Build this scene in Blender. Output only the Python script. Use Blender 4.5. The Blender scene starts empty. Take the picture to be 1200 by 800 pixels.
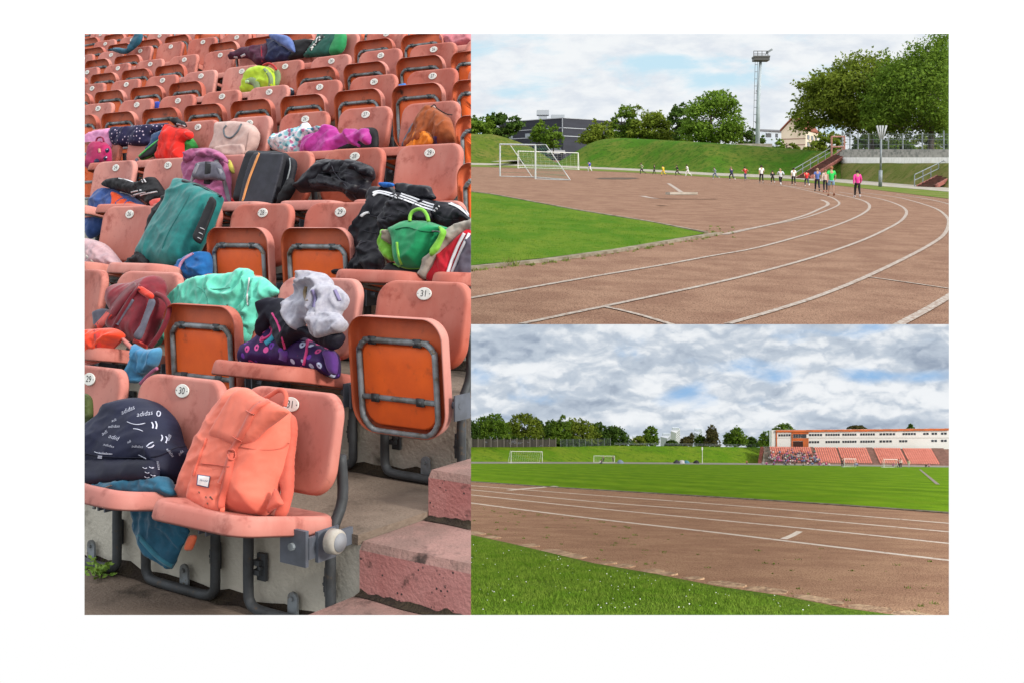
import bpy, bmesh, math, random
import numpy as np
from mathutils import Vector, Matrix, noise
from mathutils.geometry import delaunay_2d_cdt, tessellate_polygon
from mathutils.bvhtree import BVHTree

random.seed(7)
rng = np.random.default_rng(7)
scn = bpy.context.scene
COL = scn.collection
R = math.radians

# ------------------------------------------------------------------ camera, sky light, sun, exposure
F = 1300.0            # focal length in photo pixels (photo 1200 wide)
VH = 266.0            # photo row of the level horizon
cam_d = bpy.data.cameras.new('camera')
cam_d.sensor_width = 36.0
cam_d.lens = 36.0 * F / 1200.0
cam_d.shift_y = -(400.0 - VH) / 1200.0
cam_d.clip_start = 0.05
cam_d.clip_end = 3000
cam = bpy.data.objects.new('camera', cam_d)
COL.objects.link(cam)
cam.location = (0, 0, 0)
cam.rotation_euler = (R(90), 0, 0)
scn.camera = cam

SUN_EL, SUN_AZ = R(26), R(38)     # low bright patch of cloud to the right, behind the camera
sdir = Vector((math.cos(SUN_EL) * math.cos(SUN_AZ), -math.cos(SUN_EL) * math.sin(SUN_AZ), math.sin(SUN_EL)))
sun_d = bpy.data.lights.new('sun', 'SUN')
sun_d.energy = 3.4
sun_d.angle = R(10)
sun_d.color = (1.0, 0.95, 0.87)
sun = bpy.data.objects.new('sun', sun_d)
COL.objects.link(sun)
sun.location = (20, -20, 20)
sun.rotation_euler = (-sdir).to_track_quat('-Z', 'Y').to_euler()

scn.view_settings.view_transform = 'Standard'
scn.view_settings.look = 'None'
scn.view_settings.exposure = 0.0
scn.view_settings.gamma = 1.0
scn.view_settings.use_curve_mapping = False


def node(nt, typ, ins=None, **props):
    n = nt.nodes.new(typ)
    for k, v in props.items():
        setattr(n, k, v)
    if ins:
        for k, v in ins.items():
            s = n.inputs[k]
            if hasattr(v, 'is_output') or isinstance(v, bpy.types.NodeSocket):
                nt.links.new(v, s)
            else:
                s.default_value = v
    return n


def mth(nt, op, a, b=0.0, c=None, clamp=False):
    ins = {0: a, 1: b}
    if c is not None:
        ins[2] = c
    return node(nt, 'ShaderNodeMath', ins, operation=op, use_clamp=clamp).outputs[0]


def sstep(nt, x, lo, hi, a=0.0, b=1.0):
    n = node(nt, 'ShaderNodeMapRange', {0: x, 1: lo, 2: hi, 3: a, 4: b}, interpolation_type='SMOOTHSTEP')
    return n.outputs[0]


world = bpy.data.worlds.new('World')
scn.world = world
world.use_nodes = True
wt = world.node_tree
wt.nodes.clear()
wo = wt.nodes.new('ShaderNodeOutputWorld')
sky = node(wt, 'ShaderNodeTexSky', sky_type='NISHITA', sun_disc=False, sun_elevation=SUN_EL,
           sun_rotation=R(90) + SUN_AZ)
bg1 = node(wt, 'ShaderNodeBackground', {'Color': sky.outputs[0], 'Strength': 0.05})
tc = wt.nodes.new('ShaderNodeTexCoord')
sp = node(wt, 'ShaderNodeSeparateXYZ', {0: tc.outputs['Generated']})
up = sstep(wt, sp.outputs[2], -0.12, 0.05)
fr = mth(wt, 'MULTIPLY', sstep(wt, sp.outputs[1], 0.1, 0.5), sstep(wt, sp.outputs[2], -0.75, -0.5))
wfac = mth(wt, 'MAXIMUM', up, fr)
lev = mth(wt, 'MULTIPLY_ADD', wfac, 0.66, 0.34)
zen = mth(wt, 'MULTIPLY_ADD', mth(wt, 'MAXIMUM', sp.outputs[2], 0.0), 1.15, sstep(wt, sp.outputs[1], -0.35, 0.25, 0.70, 1.0))
bg2 = node(wt, 'ShaderNodeBackground', {'Color': (1, 1, 1, 1), 'Strength': mth(wt, 'MULTIPLY', lev, zen)})
wadd = node(wt, 'ShaderNodeAddShader', {0: bg1.outputs[0], 1: bg2.outputs[0]})
wt.links.new(wadd.outputs[0], wo.inputs[0])

# ------------------------------------------------------------------ helpers
PAN = {}              # object name -> which of the three places it belongs to
CUR = 'A'


def lin(c):
    c = c / 255.0
    return c / 12.92 if c <= 0.04045 else ((c + 0.055) / 1.055) ** 2.4


def S(r, g, b, k=1.0):
    return tuple(min(0.95, lin(x) * k) for x in (r, g, b))


MATS = {}


def M(name, c1, c2=None, scale=8.0, rough=0.75, bump=0.0, bscale=60.0, lo=0.35, hi=0.65, spec=0.3,
      stretch=(1, 1, 1), c3=None, s3=40.0, lo3=0.6, hi3=0.7, metal=0.0, detail=6.0, sheen=0.0, coords='P'):
    if name in MATS:
        return MATS[name]
    m = bpy.data.materials.new(name)
    m.use_nodes = True
    nt = m.node_tree
    b = nt.nodes['Principled BSDF']
    b.inputs['Roughness'].default_value = rough
    b.inputs['Metallic'].default_value = metal
    b.inputs['Specular IOR Level'].default_value = spec
    if sheen:
        b.inputs['Sheen Weight'].default_value = sheen
    b.inputs['Base Color'].default_value = (*c1, 1)
    if coords == 'P':
        pos = node(nt, 'ShaderNodeNewGeometry').outputs['Position']
    else:
        pos = node(nt, 'ShaderNodeTexCoord').outputs['Object']
    mp = node(nt, 'ShaderNodeMapping', {'Vector': pos, 'Scale': stretch})
    if c2:
        nz = node(nt, 'ShaderNodeTexNoise', {'Vector': mp.outputs[0], 'Scale': scale, 'Detail': detail, 'Roughness': 0.6})
        fac = sstep(nt, nz.outputs[0], lo, hi)
        mix = node(nt, 'ShaderNodeMix', {0: fac, 6: (*c1, 1), 7: (*c2, 1)}, data_type='RGBA')
        out = mix.outputs[2]
        if c3:
            n3 = node(nt, 'ShaderNodeTexNoise', {'Vector': pos, 'Scale': s3, 'Detail': 4.0, 'Roughness': 0.65})
            f3 = sstep(nt, n3.outputs[0], lo3, hi3)
            mix = node(nt, 'ShaderNodeMix', {0: f3, 6: out, 7: (*c3, 1)}, data_type='RGBA')
            out = mix.outputs[2]
        nt.links.new(out, b.inputs['Base Color'])
    if bump:
        nb = node(nt, 'ShaderNodeTexNoise', {'Vector': pos, 'Scale': bscale, 'Detail': 5.0})
        bp = node(nt, 'ShaderNodeBump', {'Height': nb.outputs[0], 'Strength': bump, 'Distance': 1.0 / bscale})
        nt.links.new(bp.outputs[0], b.inputs['Normal'])
    MATS[name] = m
    return m


def reg(o, parent=None):
    COL.objects.link(o)
    PAN[o.name] = CUR
    if parent is not None:
        o.parent = parent
    return o


def tag(o, label=None, cat=None, group=None, kind=None):
    if label:
        o['label'] = label
    if cat:
        o['category'] = cat
    if group:
        o['group'] = group
    if kind:
        o['kind'] = kind
    return o


def thing(name, label, cat, loc=(0, 0, 0), rotz=0.0, group=None):
    o = bpy.data.objects.new(name, None)
    o.empty_display_size = 0.1
    reg(o)
    o.location = loc
    o.rotation_euler = (0, 0, rotz)
    return tag(o, label, cat, group)


def mesh_data(name, verts, faces, mats, smooth=False, mi=None):
    me = bpy.data.meshes.new(name)
    me.from_pydata([tuple(v) for v in verts], [], [tuple(f) for f in faces])
    for m in (mats if isinstance(mats, (list, tuple)) else [mats]):
        me.materials.append(m)
    if mi is not None:
        me.polygons.foreach_set('material_index', list(mi))
    if smooth:
        me.polygons.foreach_set('use_smooth', [True] * len(me.polygons))
    me.update()
    return me


def put(name, verts, faces, mats, parent=None, smooth=False, mi=None, origin=None):
    """verts in world space; a part is stored relative to its (unrotated) parents, a thing relative to its own base"""
    v = np.asarray(verts, float).reshape(-1, 3)
    if parent is not None:
        o0 = np.zeros(3)
        p = parent
        while p is not None:
            o0 += np.array(p.location)
            p = p.parent
    elif origin is not None:
        o0 = np.array(origin, float)
    else:
        o0 = np.array([v[:, 0].mean(), v[:, 1].mean(), v[:, 2].min()])
    me = mesh_data(name, v - o0, faces, mats, smooth, mi)
    o = bpy.data.objects.new(name, me)
    reg(o, parent)
    if parent is None:
        o.location = o0
    return o


def copy_tree(o, parent=None):
    c = o.copy()
    reg(c, parent)
    for ch in list(o.children):
        copy_tree(ch, c)
    return c


class MB:
    def __init__(self):
        self.v, self.f, self.mi, self.m = [], [], [], 0

    def add(self, vs, fs):
        b = len(self.v)
        self.v += [tuple(p) for p in vs]
        self.f += [tuple(i + b for i in f) for f in fs]
        self.mi += [self.m] * len(fs)

    def box(self, c, sx, sy, sz, ax=None):
        """box centred at c with half axes from ax (3 unit vectors) or world axes"""
        ax = ax or (Vector((1, 0, 0)), Vector((0, 1, 0)), Vector((0, 0, 1)))
        c = Vector(c)
        vs = []
        for k in (-1, 1):
            for j in (-1, 1):
                for i in (-1, 1):
                    vs.append(c + ax[0] * (i * sx / 2) + ax[1] * (j * sy / 2) + ax[2] * (k * sz / 2))
        self.add(vs, [(0, 2, 3, 1), (4, 5, 7, 6), (0, 1, 5, 4), (2, 6, 7, 3), (0, 4, 6, 2), (1, 3, 7, 5)])

    def hexa(self, bot, top):
        """prism between two quads"""
        n = len(bot)
        fs = [tuple(range(n))[::-1], tuple(range(n, 2 * n))]
        for i in range(n):
            j = (i + 1) % n
            fs.append((i, j, n + j, n + i))
        self.add(list(bot) + list(top), fs)

    def tube(self, path, r, seg=8, closed=False, caps=True):
        P = [Vector(p) for p in path]
        n = len(P)
        rs = r if isinstance(r, (list, tuple)) else [r] * n
        vs, fs = [], []
        ref = None
        for i in range(n):
            if closed:
                t = P[(i + 1) % n] - P[i - 1]
            else:
                t = P[min(i + 1, n - 1)] - P[max(i - 1, 0)]
            t.normalize()
            if ref is None:
                ref = t.orthogonal().normalized()
            else:
                ref = (ref - t * ref.dot(t))
                ref = ref.normalized() if ref.length > 1e-6 else t.orthogonal().normalized()
            bi = t.cross(ref)
            for k in range(seg):
                a = 2 * math.pi * k / seg
                vs.append(P[i] + (ref * math.cos(a) + bi * math.sin(a)) * rs[i])
        m = n if closed else n - 1
        for i in range(m):
            for k in range(seg):
                a, b = i * seg + k, i * seg + (k + 1) % seg
                c, d = ((i + 1) % n) * seg + (k + 1) % seg, ((i + 1) % n) * seg + k
                fs.append((a, b, c, d))
        if caps and not closed:
            fs.append(tuple(range(seg))[::-1])
            fs.append(tuple((n - 1) * seg + k for k in range(seg)))
        self.add(vs, fs)

    def out(self, name, mats, parent=None, smooth=False, origin=None):
        return put(name, self.v, self.f, mats, parent, smooth, self.mi, origin)


def catmull(pts, n=6, closed=False):
    P = [np.asarray(p, float) for p in pts]
    L = len(P)
    out = []
    rngi = range(L) if closed else range(L - 1)
    for i in rngi:
        if closed:
            p0, p1, p2, p3 = P[i - 1], P[i], P[(i + 1) % L], P[(i + 2) % L]
        else:
            p0, p1, p2, p3 = P[max(i - 1, 0)], P[i], P[i + 1], P[min(i + 2, L - 1)]
        for k in range(n):
            t = k / n
            out.append(0.5 * (2 * p1 + (p2 - p0) * t + (2 * p0 - 5 * p1 + 4 * p2 - p3) * t * t
                              + (3 * p1 - p0 - 3 * p2 + p3) * t ** 3))
    if not closed:
        out.append(P[-1])
    return out


def unp(u, v, Y):
    return Vector(((u - 600.0) / F * Y, Y, (VH - v) / F * Y))


def zc(x0, y0, s, pts):
    return [(x0 + x / s, y0 + y / s) for x, y in pts]


# sloping fields seen beyond: heights of the two running tracks
class Ground:
    def __init__(self, h, sx, sy):
        self.h, self.sx, self.sy = h, sx, sy

    def z(self, X, Y):
        return -self.h + self.sx * X + self.sy * Y

    def vh(self, u):
        return VH - self.sx * (u - 600.0) - F * self.sy

    def at(self, u, v, dz=0.0, ymax=900.0):
        dv = max(v - self.vh(u), F * self.h / ymax)
        Y = F * self.h / dv
        X = (u - 600.0) / F * Y
        return Vector((X, Y, self.z(X, Y) + dz))


GB = Ground(2.1, -0.03, 0.0682)
GC = Ground(2.0, -0.012, -0.2029)


def sheet(name, G, px, dz, mat, kind='structure', n=1, label=None, cat=None):
    pts = [G.at(u, v, dz) for u, v in px]
    tris = tessellate_polygon([[Vector((p.x, p.y, 0)) for p in pts]])
    fs = []
    for t in tris:
        a, b, c = (pts[i] for i in t)
        fs.append(t if (b - a).cross(c - a).z > 0 else t[::-1])
    o = put(name, pts, fs, mat)
    return tag(o, label, cat, None, kind)


def strip(mb, pts, w, h=0.0):
    """ribbon of width w along ground points; with h it is a raised kerb"""
    P = [Vector(p) for p in pts]
    L, Rr = [], []
    for i in range(len(P)):
        t = P[min(i + 1, len(P) - 1)] - P[max(i - 1, 0)]
        t.z = 0
        t.normalize()
        s = Vector((-t.y, t.x, 0)) * (w / 2)
        L.append(P[i] + s)
        Rr.append(P[i] - s)
    n = len(P)
    if h == 0.0:
        mb.add(L + Rr, [(n + i, n + i + 1, i + 1, i) for i in range(n - 1)])
    else:
        up = Vector((0, 0, h))
        dn = Vector((0, 0, -0.08))
        vs = [p + up for p in L] + [p + up for p in Rr] + [p + dn for p in L] + [p + dn for p in Rr]
        fs = []
        for i in range(n - 1):
            fs += [(n + i, n + i + 1, i + 1, i), (i, i + 1, 2 * n + i + 1, 2 * n + i),
                   (3 * n + i, 3 * n + i + 1, n + i + 1, n + i)]
        fs += [(0, 2 * n, 3 * n, n), (n - 1, 2 * n - 1, 4 * n - 1, 3 * n - 1)]
        mb.add(vs, fs)


def text_mesh(s, size, extrude=0.0, offset=0.0):
    cu = bpy.data.curves.new('txt', 'FONT')
    cu.body = s
    cu.size = size
    cu.align_x = 'CENTER'
    cu.align_y = 'CENTER'
    cu.extrude = extrude
    cu.offset = offset
    cu.resolution_u = 3
    o = bpy.data.objects.new('txt', cu)
    COL.objects.link(o)
    dg = bpy.context.evaluated_depsgraph_get()
    me = bpy.data.meshes.new_from_object(o.evaluated_get(dg))
    V = [tuple(v.co) for v in me.vertices]
    Fc = [tuple(p.vertices) for p in me.polygons]
    bpy.data.objects.remove(o)
    bpy.data.curves.remove(cu)
    bpy.data.meshes.remove(me)
    return V, Fc


# ------------------------------------------------------------------ trees
def in_poly(pts, poly):
    x, y = pts[:, 0], pts[:, 1]
    inside = np.zeros(len(pts), bool)
    n = len(poly)
    for i in range(n):
        x1, y1 = poly[i]
        x2, y2 = poly[(i + 1) % n]
        c = ((y1 > y) != (y2 > y)) & (x < (x2 - x1) * (y - y1) / (y2 - y1 + 1e-12) + x1)
        inside ^= c
    return inside


def poly_dist(pts, poly):
    d = np.full(len(pts), 1e9)
    n = len(poly)
    for i in range(n):
        a = np.asarray(poly[i])
        b = np.asarray(poly[(i + 1) % n])
        ab = b - a
        t = np.clip(((pts - a) @ ab) / (ab @ ab + 1e-12), 0, 1)
        d = np.minimum(d, np.linalg.norm(pts - (a + t[:, None] * ab), axis=1))
    return d


def leaf_mat(name, c1, c2, c3):
    if name in MATS:
        return MATS[name]
    m = M(name, c1, c2, scale=0.55, rough=0.7, spec=0.08, lo=0.4, hi=0.6, c3=c3, s3=1.7, lo3=0.5, hi3=0.62)
    b = m.node_tree.nodes['Principled BSDF']
    nt = m.node_tree
    tr = nt.nodes.new('ShaderNodeBsdfTranslucent')
    src = b.inputs['Base Color'].links[0].from_socket
    nt.links.new(src, tr.inputs[0])
    mx = node(nt, 'ShaderNodeMixShader', {0: 0.35, 1: b.outputs[0], 2: tr.outputs[0]})
    nt.links.new(mx.outputs[0], nt.nodes['Material Output'].inputs[0])
    return m


def tree(px, Y, vb, label, mat, bark, nclump=60, nleaf=90, leaf=0.3, name='tree', trunk_u=None, group='trees',
         cat='tree', depth=0.8, spray=1.0):
    """crown fills the outline px (photo pixels at distance Y) with depth; trunk stands at photo row vb"""
    P = np.array(catmull(px, 4, True))
    X = (P[:, 0] - 600) / F * Y
    Z = (VH - P[:, 1]) / F * Y
    poly = [(a, b) for a, b in zip(X, Z)]
    lo = np.array([X.min(), Z.min()])
    hi = np.array([X.max(), Z.max()])
    cx, cz = (lo + hi) / 2
    W = hi[0] - lo[0]
    H = hi[1] - lo[1]
    cand = rng.uniform(lo, hi, (nclump * 14, 2))
    cand = cand[in_poly(cand, poly)]
    d = poly_dist(cand, poly)
    r0 = 0.13 * min(W, H) + 0.1
    keep = d > r0 * 0.45
    cand, d = cand[keep], d[keep]
    pr = np.where(d < 2.2 * r0, 1.0, 0.45)
    idx = rng.choice(len(cand), min(nclump, len(cand)), replace=False, p=pr / pr.sum())
    cc, dd = cand[idx], d[idx]
    dmax = max(d.max(), 1e-6)
    ybase = np.sqrt(np.clip(1 - (1 - dd / dmax) ** 2, 0, 1)) * min(W, H) * 0.5 * depth
    sy = rng.choice([-1, 1], len(cc)) * rng.uniform(0.25, 1.0, len(cc)) * ybase
    C3 = np.stack([cc[:, 0], Y + sy, cc[:, 1]], 1)
    if trunk_u is None:
        trunk_u = 600 + cx / Y * F
    foot = unp(trunk_u, vb, Y)
    root = thing(name, label, cat, foot, 0, group)
    # leaves
    vs, fs = [], []
    rad = np.minimum(np.maximum(dd * 1.05, r0 * 0.5), r0 * 1.35) * rng.uniform(.7, 1.1, len(dd))

    def leaves(p, nm, sc=1.0):
        n = len(p)
        nm = nm / (np.linalg.norm(nm, axis=1)[:, None] + 1e-9)
        t = np.cross(nm, rng.normal(size=(n, 3)))
        t /= np.linalg.norm(t, axis=1)[:, None] + 1e-9
        b = np.cross(nm, t)
        s = leaf * sc * rng.uniform(0.5, 1.25, n)[:, None]
        q = np.stack([p - t * s, p - b * s * 0.5 + t * s * 0.1, p + t * s, p + b * s * 0.5 + t * s * 0.1], 1)
        base = len(vs)
        vs.extend(map(tuple, q.reshape(-1, 3)))
        fs.extend((base + 4 * i, base + 4 * i + 1, base + 4 * i + 2, base + 4 * i + 3) for i in range(n))

    for c, r in zip(C3, rad):
        n = int(nleaf * (r / r0) ** 1.6) + 6
        v = rng.normal(size=(n, 3))
        v /= np.linalg.norm(v, axis=1)[:, None]
        rr = r * rng.uniform(0.25, 1.0, n) ** 0.6 * np.where(rng.random(n) < .12, 1.3, 1.0)
        a_ = rng.uniform(0, 2 * math.pi)
        el = np.array([1.0 + .35 * abs(math.cos(a_)), 1.0 + .35 * abs(math.sin(a_)), 0.55])
        p = c + v * rr[:, None] * el
        p[:, 2] += .12 * r * np.sin(p[:, 0] * 3.1 / r + a_)
        leaves(p, v * 0.6 + rng.normal(size=(n, 3)) * 0.55 + np.array([0, 0, 0.55]))
    # sprays of twigs sticking out of the outline
    ns = int(nclump * 1.1 * spray)
    ii = rng.integers(0, len(P), ns)
    cen_ = np.array([cx, cz])
    for i in ii:
        e = np.array(poly[i])
        out = (e - cen_) / (np.linalg.norm(e - cen_) + 1e-9)
        tg = np.array([out[0] + rng.normal() * .5, out[1] * .7 + .25 + rng.normal() * .4])
        tg /= np.linalg.norm(tg) + 1e-9
        L_ = r0 * rng.uniform(.3, 1.05) * (.55 + .45 * spray)
        st_ = e - out * r0 * rng.uniform(.3, .9)
        n = int(nleaf * .14 * rng.uniform(.6, 1.4)) + 4
        tt = rng.uniform(0, 1, n)
        w = (1.1 - tt) * r0 * .22
        p = np.stack([st_[0] + tg[0] * L_ * tt + rng.normal(size=n) * w, Y + rng.normal() * .25 * min(W, H) * depth * .5 + rng.normal(size=n) * w,
                      st_[1] + tg[1] * L_ * tt + rng.normal(size=n) * w * .7], 1)
        leaves(p, rng.normal(size=(n, 3)) * .6 + np.array([0, 0, .6]), .9)
    put('crown', vs, fs, mat, root)
    # trunk and limbs
    mb = MB()
    top = Vector((cx + 0.1 * (foot.x - cx), Y, cz + 0.25 * H))
    tr = max(0.03 * H, 0.06)
    path = catmull([foot - Vector((0, 0, 0.3)), foot + (top - foot) * 0.35 + Vector((0.02 * W, 0, 0)),
                    foot + (top - foot) * 0.7, top], 5)
    mb.tube(path, [tr * (1 - 0.8 * i / (len(path) - 1)) * (1.25 if i == 0 else 1) for i in range(len(path))], 8)
    for k in rng.choice(len(C3), min(12, len(C3)), replace=False):
        e = Vector(C3[k])
        t = rng.uniform(0.35, 0.8)
        a = Vector(path[int(t * (len(path) - 1))])
        mid = a.lerp(e, 0.5) + Vector((0, 0, -0.06 * H))
        pp = catmull([a, mid, e], 4)
        mb.tube(pp, [tr * 0.4 * (1 - 0.8 * i / (len(pp) - 1)) for i in range(len(pp))], 5)
    mb.out('trunk', bark, root, True)
    return root


# ------------------------------------------------------------------ people
def skin_mesh(joints, edges, radii, sub=1):
    me = bpy.data.meshes.new('sk')
    keys = list(joints)
    ix = {k: i for i, k in enumerate(keys)}
    me.from_pydata([joints[k] for k in keys], [(ix[a], ix[b]) for a, b in edges], [])
    o = bpy.data.objects.new('sk', me)
    COL.objects.link(o)
    o.modifiers.new('skin', 'SKIN')
    sv = me.skin_vertices[0].data
    for i, k in enumerate(keys):
        r = radii[k]
        sv[i].radius = r if isinstance(r, tuple) else (r, r)
        sv[i].use_root = (i == 0)
    if sub:
        s = o.modifiers.new('sub', 'SUBSURF')
        s.levels = sub
        s.render_levels = sub
    dg = bpy.context.evaluated_depsgraph_get()
    dg.update()
    e = o.evaluated_get(dg)
    m2 = bpy.data.meshes.new_from_object(e)
    V = np.array([v.co[:] for v in m2.vertices])
    Fc = [tuple(p.vertices) for p in m2.polygons]
    bpy.data.objects.remove(o)
    bpy.data.meshes.remove(me)
    bpy.data.meshes.remove(m2)
    return V, Fc


def pose(kind):
    J = dict(pel=(0, 0, .52), bel=(0, 0.005, .62), che=(0, .005, .74), nec=(0, .0, .835), hea=(0, .012, .89), top=(0, .008, .965))
    for s, q in ((-1, 'L'), (1, 'R')):
        J['hip' + q] = (s * .058, 0, .485)
        J['kne' + q] = (s * .062, .015, .275)
        J['ank' + q] = (s * .06, -.005, .05)
        J['toe' + q] = (s * .066, .085, .018)
        J['sho' + q] = (s * .105, 0, .795)
        J['elb' + q] = (s * .145, -.02, .63)
        J['wri' + q] = (s * .145, .03, .485)
        J['han' + q] = (s * .14, .05, .425)
    if kind == 'walk':
        J.update(kneL=(-.06, .075, .28), ankL=(-.055, .11, .055), toeL=(-.06, .2, .03), kneR=(.06, -.02, .28),
                 ankR=(.055, -.13, .085), toeR=(.06, -.07, .02), elbL=(-.15, -.08, .64), wriL=(-.15, -.07, .49), hanL=(-.145, -.06, .43),
                 elbR=(.15, .03, .63), wriR=(.14, .12, .52), hanR=(.135, .16, .47))
    if kind in ('run', 'runb'):
        f = 1 if kind == 'run' else -1
        J.update(pel=(0, 0, .54), bel=(0, .02, .64), che=(0, .05, .755), nec=(0, .075, .845), hea=(0, .1, .9), top=(0, .1, .97))
        a, b = ('L', 'R') if f == 1 else ('R', 'L')
        sa, sb = (-1, 1) if f == 1 else (1, -1)
        J['hip' + a] = (sa * .055, .01, .505)
        J['hip' + b] = (sb * .055, -.01, .505)
        J['kne' + a] = (sa * .06, .17, .36)
        J['ank' + a] = (sa * .06, .11, .13)
        J['toe' + a] = (sa * .06, .2, .10)
        J['kne' + b] = (sb * .06, -.06, .3)
        J['ank' + b] = (sb * .06, -.27, .2)
        J['toe' + b] = (sb * .06, -.29, .11)
        for q, s in (('L', -1), ('R', 1)):
            J['sho' + q] = (s * .105, .05, .8)
        J['elb' + a] = (sa * .16, -.1, .68)
        J['wri' + a] = (sa * .14, .0, .6)
        J['han' + a] = (sa * .13, .05, .59)
        J['elb' + b] = (sb * .16, .1, .66)
        J['wri' + b] = (sb * .12, .21, .73)
        J['han' + b] = (sb * .11, .25, .77)
    if kind == 'sit':
        for k in ('pel', 'bel', 'che', 'nec', 'hea', 'top'):
            x, y, z = J[k]
            J[k] = (x, y + (.62 - z) * -.12, z - .25)
        for s, q in ((-1, 'L'), (1, 'R')):
            J['hip' + q] = (s * .06, .03, .26)
            J['kne' + q] = (s * .075, .25, .29)
            J['ank' + q] = (s * .07, .25, .06)
            J['toe' + q] = (s * .075, .33, .02)
            J['sho' + q] = (s * .105, 0.02, .545)
            J['elb' + q] = (s * .15, .05, .38)
            J['wri' + q] = (s * .09, .18, .33)
            J['han' + q] = (s * .06, .22, .34)
    return J


RAD = dict(pel=(.075, .055), bel=(.07, .05), che=(.085, .055), nec=.028, hea=(.05, .058), top=(.038, .045))
for q in 'LR':
    RAD.update({'hip' + q: .052, 'kne' + q: .034, 'ank' + q: .02, 'toe' + q: .018, 'sho' + q: .034, 'elb' + q: .024,
                'wri' + q: .017, 'han' + q: .02})
EDG = [('pel', 'bel'), ('bel', 'che'), ('che', 'nec'), ('nec', 'hea'), ('hea', 'top')]
for q in 'LR':
    EDG += [('pel', 'hip' + q), ('hip' + q, 'kne' + q), ('kne' + q, 'ank' + q), ('ank' + q, 'toe' + q), ('che', 'sho' + q),
            ('sho' + q, 'elb' + q), ('elb' + q, 'wri' + q), ('wri' + q, 'han' + q)]


def lerp3(a, b, t):
    return tuple(a[i] + (b[i] - a[i]) * t for i in range(3))


PERSON = {}


def person_meshes(kind, sleeve='long', leg='long'):
    key = (kind, sleeve, leg)
    if key in PERSON:
        return PERSON[key]
    J = pose(kind)
    body = skin_mesh(J, EDG, RAD)
    # shirt: torso and sleeves, a little larger
    Js = {k: J[k] for k in ('che', 'bel', 'pel')}
    Js['nek'] = lerp3(J['che'], J['nec'], .8)
    Js['hem'] = lerp3(J['bel'], J['pel'], 1.75)
    Rs = dict(che=(.094, .064), bel=(.085, .062), pel=(.09, .072), nek=.038, hem=(.09, .07))
    Es = [('che', 'bel'), ('bel', 'pel'), ('pel', 'hem'), ('che', 'nek')]
    for q in 'LR':
        Js['sho' + q] = J['sho' + q]
        Rs['sho' + q] = .043
        if sleeve == 'long':
            Js['elb' + q], Js['wri' + q] = J['elb' + q], J['wri' + q]
            Rs['elb' + q], Rs['wri' + q] = .034, .026
            Es += [('che', 'sho' + q), ('sho' + q, 'elb' + q), ('elb' + q, 'wri' + q)]
        else:
            Js['elb' + q] = lerp3(J['sho' + q], J['elb' + q], .7)
            Rs['elb' + q] = .038
            Es += [('che', 'sho' + q), ('sho' + q, 'elb' + q)]
    shirt = skin_mesh(Js, Es, Rs)
    Jt = {'pel': lerp3(J['pel'], J['bel'], .15)}
    Rt = {'pel': (.082, .062)}
    Et = []
    for q in 'LR':
        Jt['hip' + q] = J['hip' + q]
        Rt['hip' + q] = .06
        Et.append(('pel', 'hip' + q))
        if leg == 'long':
            Jt['kne' + q] = J['kne' + q]
            Jt['ank' + q] = lerp3(J['kne' + q], J['ank' + q], .93)
            Rt['kne' + q], Rt['ank' + q] = .043, .031
            Et += [('hip' + q, 'kne' + q), ('kne' + q, 'ank' + q)]
        else:
            Jt['kne' + q] = lerp3(J['hip' + q], J['kne' + q], .75)
            Rt['kne' + q] = .052
            Et += [('hip' + q, 'kne' + q)]
    trou = skin_mesh(Jt, Et, Rt)
    # hair: cap over back and top of the head
    h = np.array(lerp3(J['hea'], J['top'], .35))
    vs, fs = [], []
    n, m = 12, 7
    for i in range(m + 1):
        th = math.pi * .66 * i / m
        for j in range(n):
            ph = 2 * math.pi * j / n
            fr_ = max(0.0, math.sin(ph))
            t2 = th * (1 - .42 * fr_)
            vs.append(h + np.array([.064 * math.sin(t2) * math.cos(ph), .07 * math.sin(t2) * math.sin(ph) - .006, .066 * math.cos(t2)]))
    for i in range(m):
        for j in range(n):
            fs.append((i * n + j, (i + 1) * n + j, (i + 1) * n + (j + 1) % n, i * n + (j + 1) % n))
    hair = (np.array(vs), fs)
    shoes = []
    for q in 'LR':
        a, t = np.array(J['ank' + q]), np.array(J['toe' + q])
        mb = MB()
        dn = Vector((0, 0, -.012))
        mb.tube(catmull([Vector(a) + Vector((0, 0, .005)), Vector(a) + (Vector(t) - Vector(a)) * .4, Vector(t)], 4),
                [.03, .031, .032, .032, .031, .031, .03, .029, .022], 8)
        shoes.append((np.array(mb.v), mb.f))
    PERSON[key] = dict(body=body, shirt=shirt, trousers=trou, hair=hair, shoe0=shoes[0], shoe1=shoes[1])
    PERSON[key]['me'] = {}
    return PERSON[key]


def flat_mat(name, c, rough=0.85):
    return M(name, c, tuple(x * .8 for x in c), scale=9, rough=rough, coords='O')


def person(loc, h, rotz, kind, shirt, trousers, hair, label, shoes=(.3, .3, .3), sleeve='long', leg='long', skin=(.5, .3, .21), group=None):
    P = person_meshes(kind, sleeve, leg)
    minz = min(P[k_][0][:, 2].min() for k_ in ('shoe0', 'shoe1', 'body'))
    root = thing('person', label, 'person', Vector(loc) - Vector((0, 0, minz * h * (1 if kind != 'sit' else 1))), rotz, group)
    root.scale = (h, h, h)
    for part, col in (('body', skin), ('shirt', shirt), ('trousers', trousers), ('hair', hair), ('shoe0', shoes), ('shoe1', shoes)):
        part_ = part
        if part not in P['me']:
            V, Fc = P[part]
            P['me'][part] = mesh_data(part.rstrip('01'), V, Fc, flat_mat('cloth_base', (.5, .5, .5)), True)
        part = part.rstrip('01')
        o = bpy.data.objects.new(part, P['me'][part_])
        reg(o, root)
        o.material_slots[0].link = 'OBJECT'
        o.material_slots[0].material = flat_mat('%s_%02x%02x%02x' % (part, *[int(255 * c) for c in col]), col)
    return root
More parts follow.
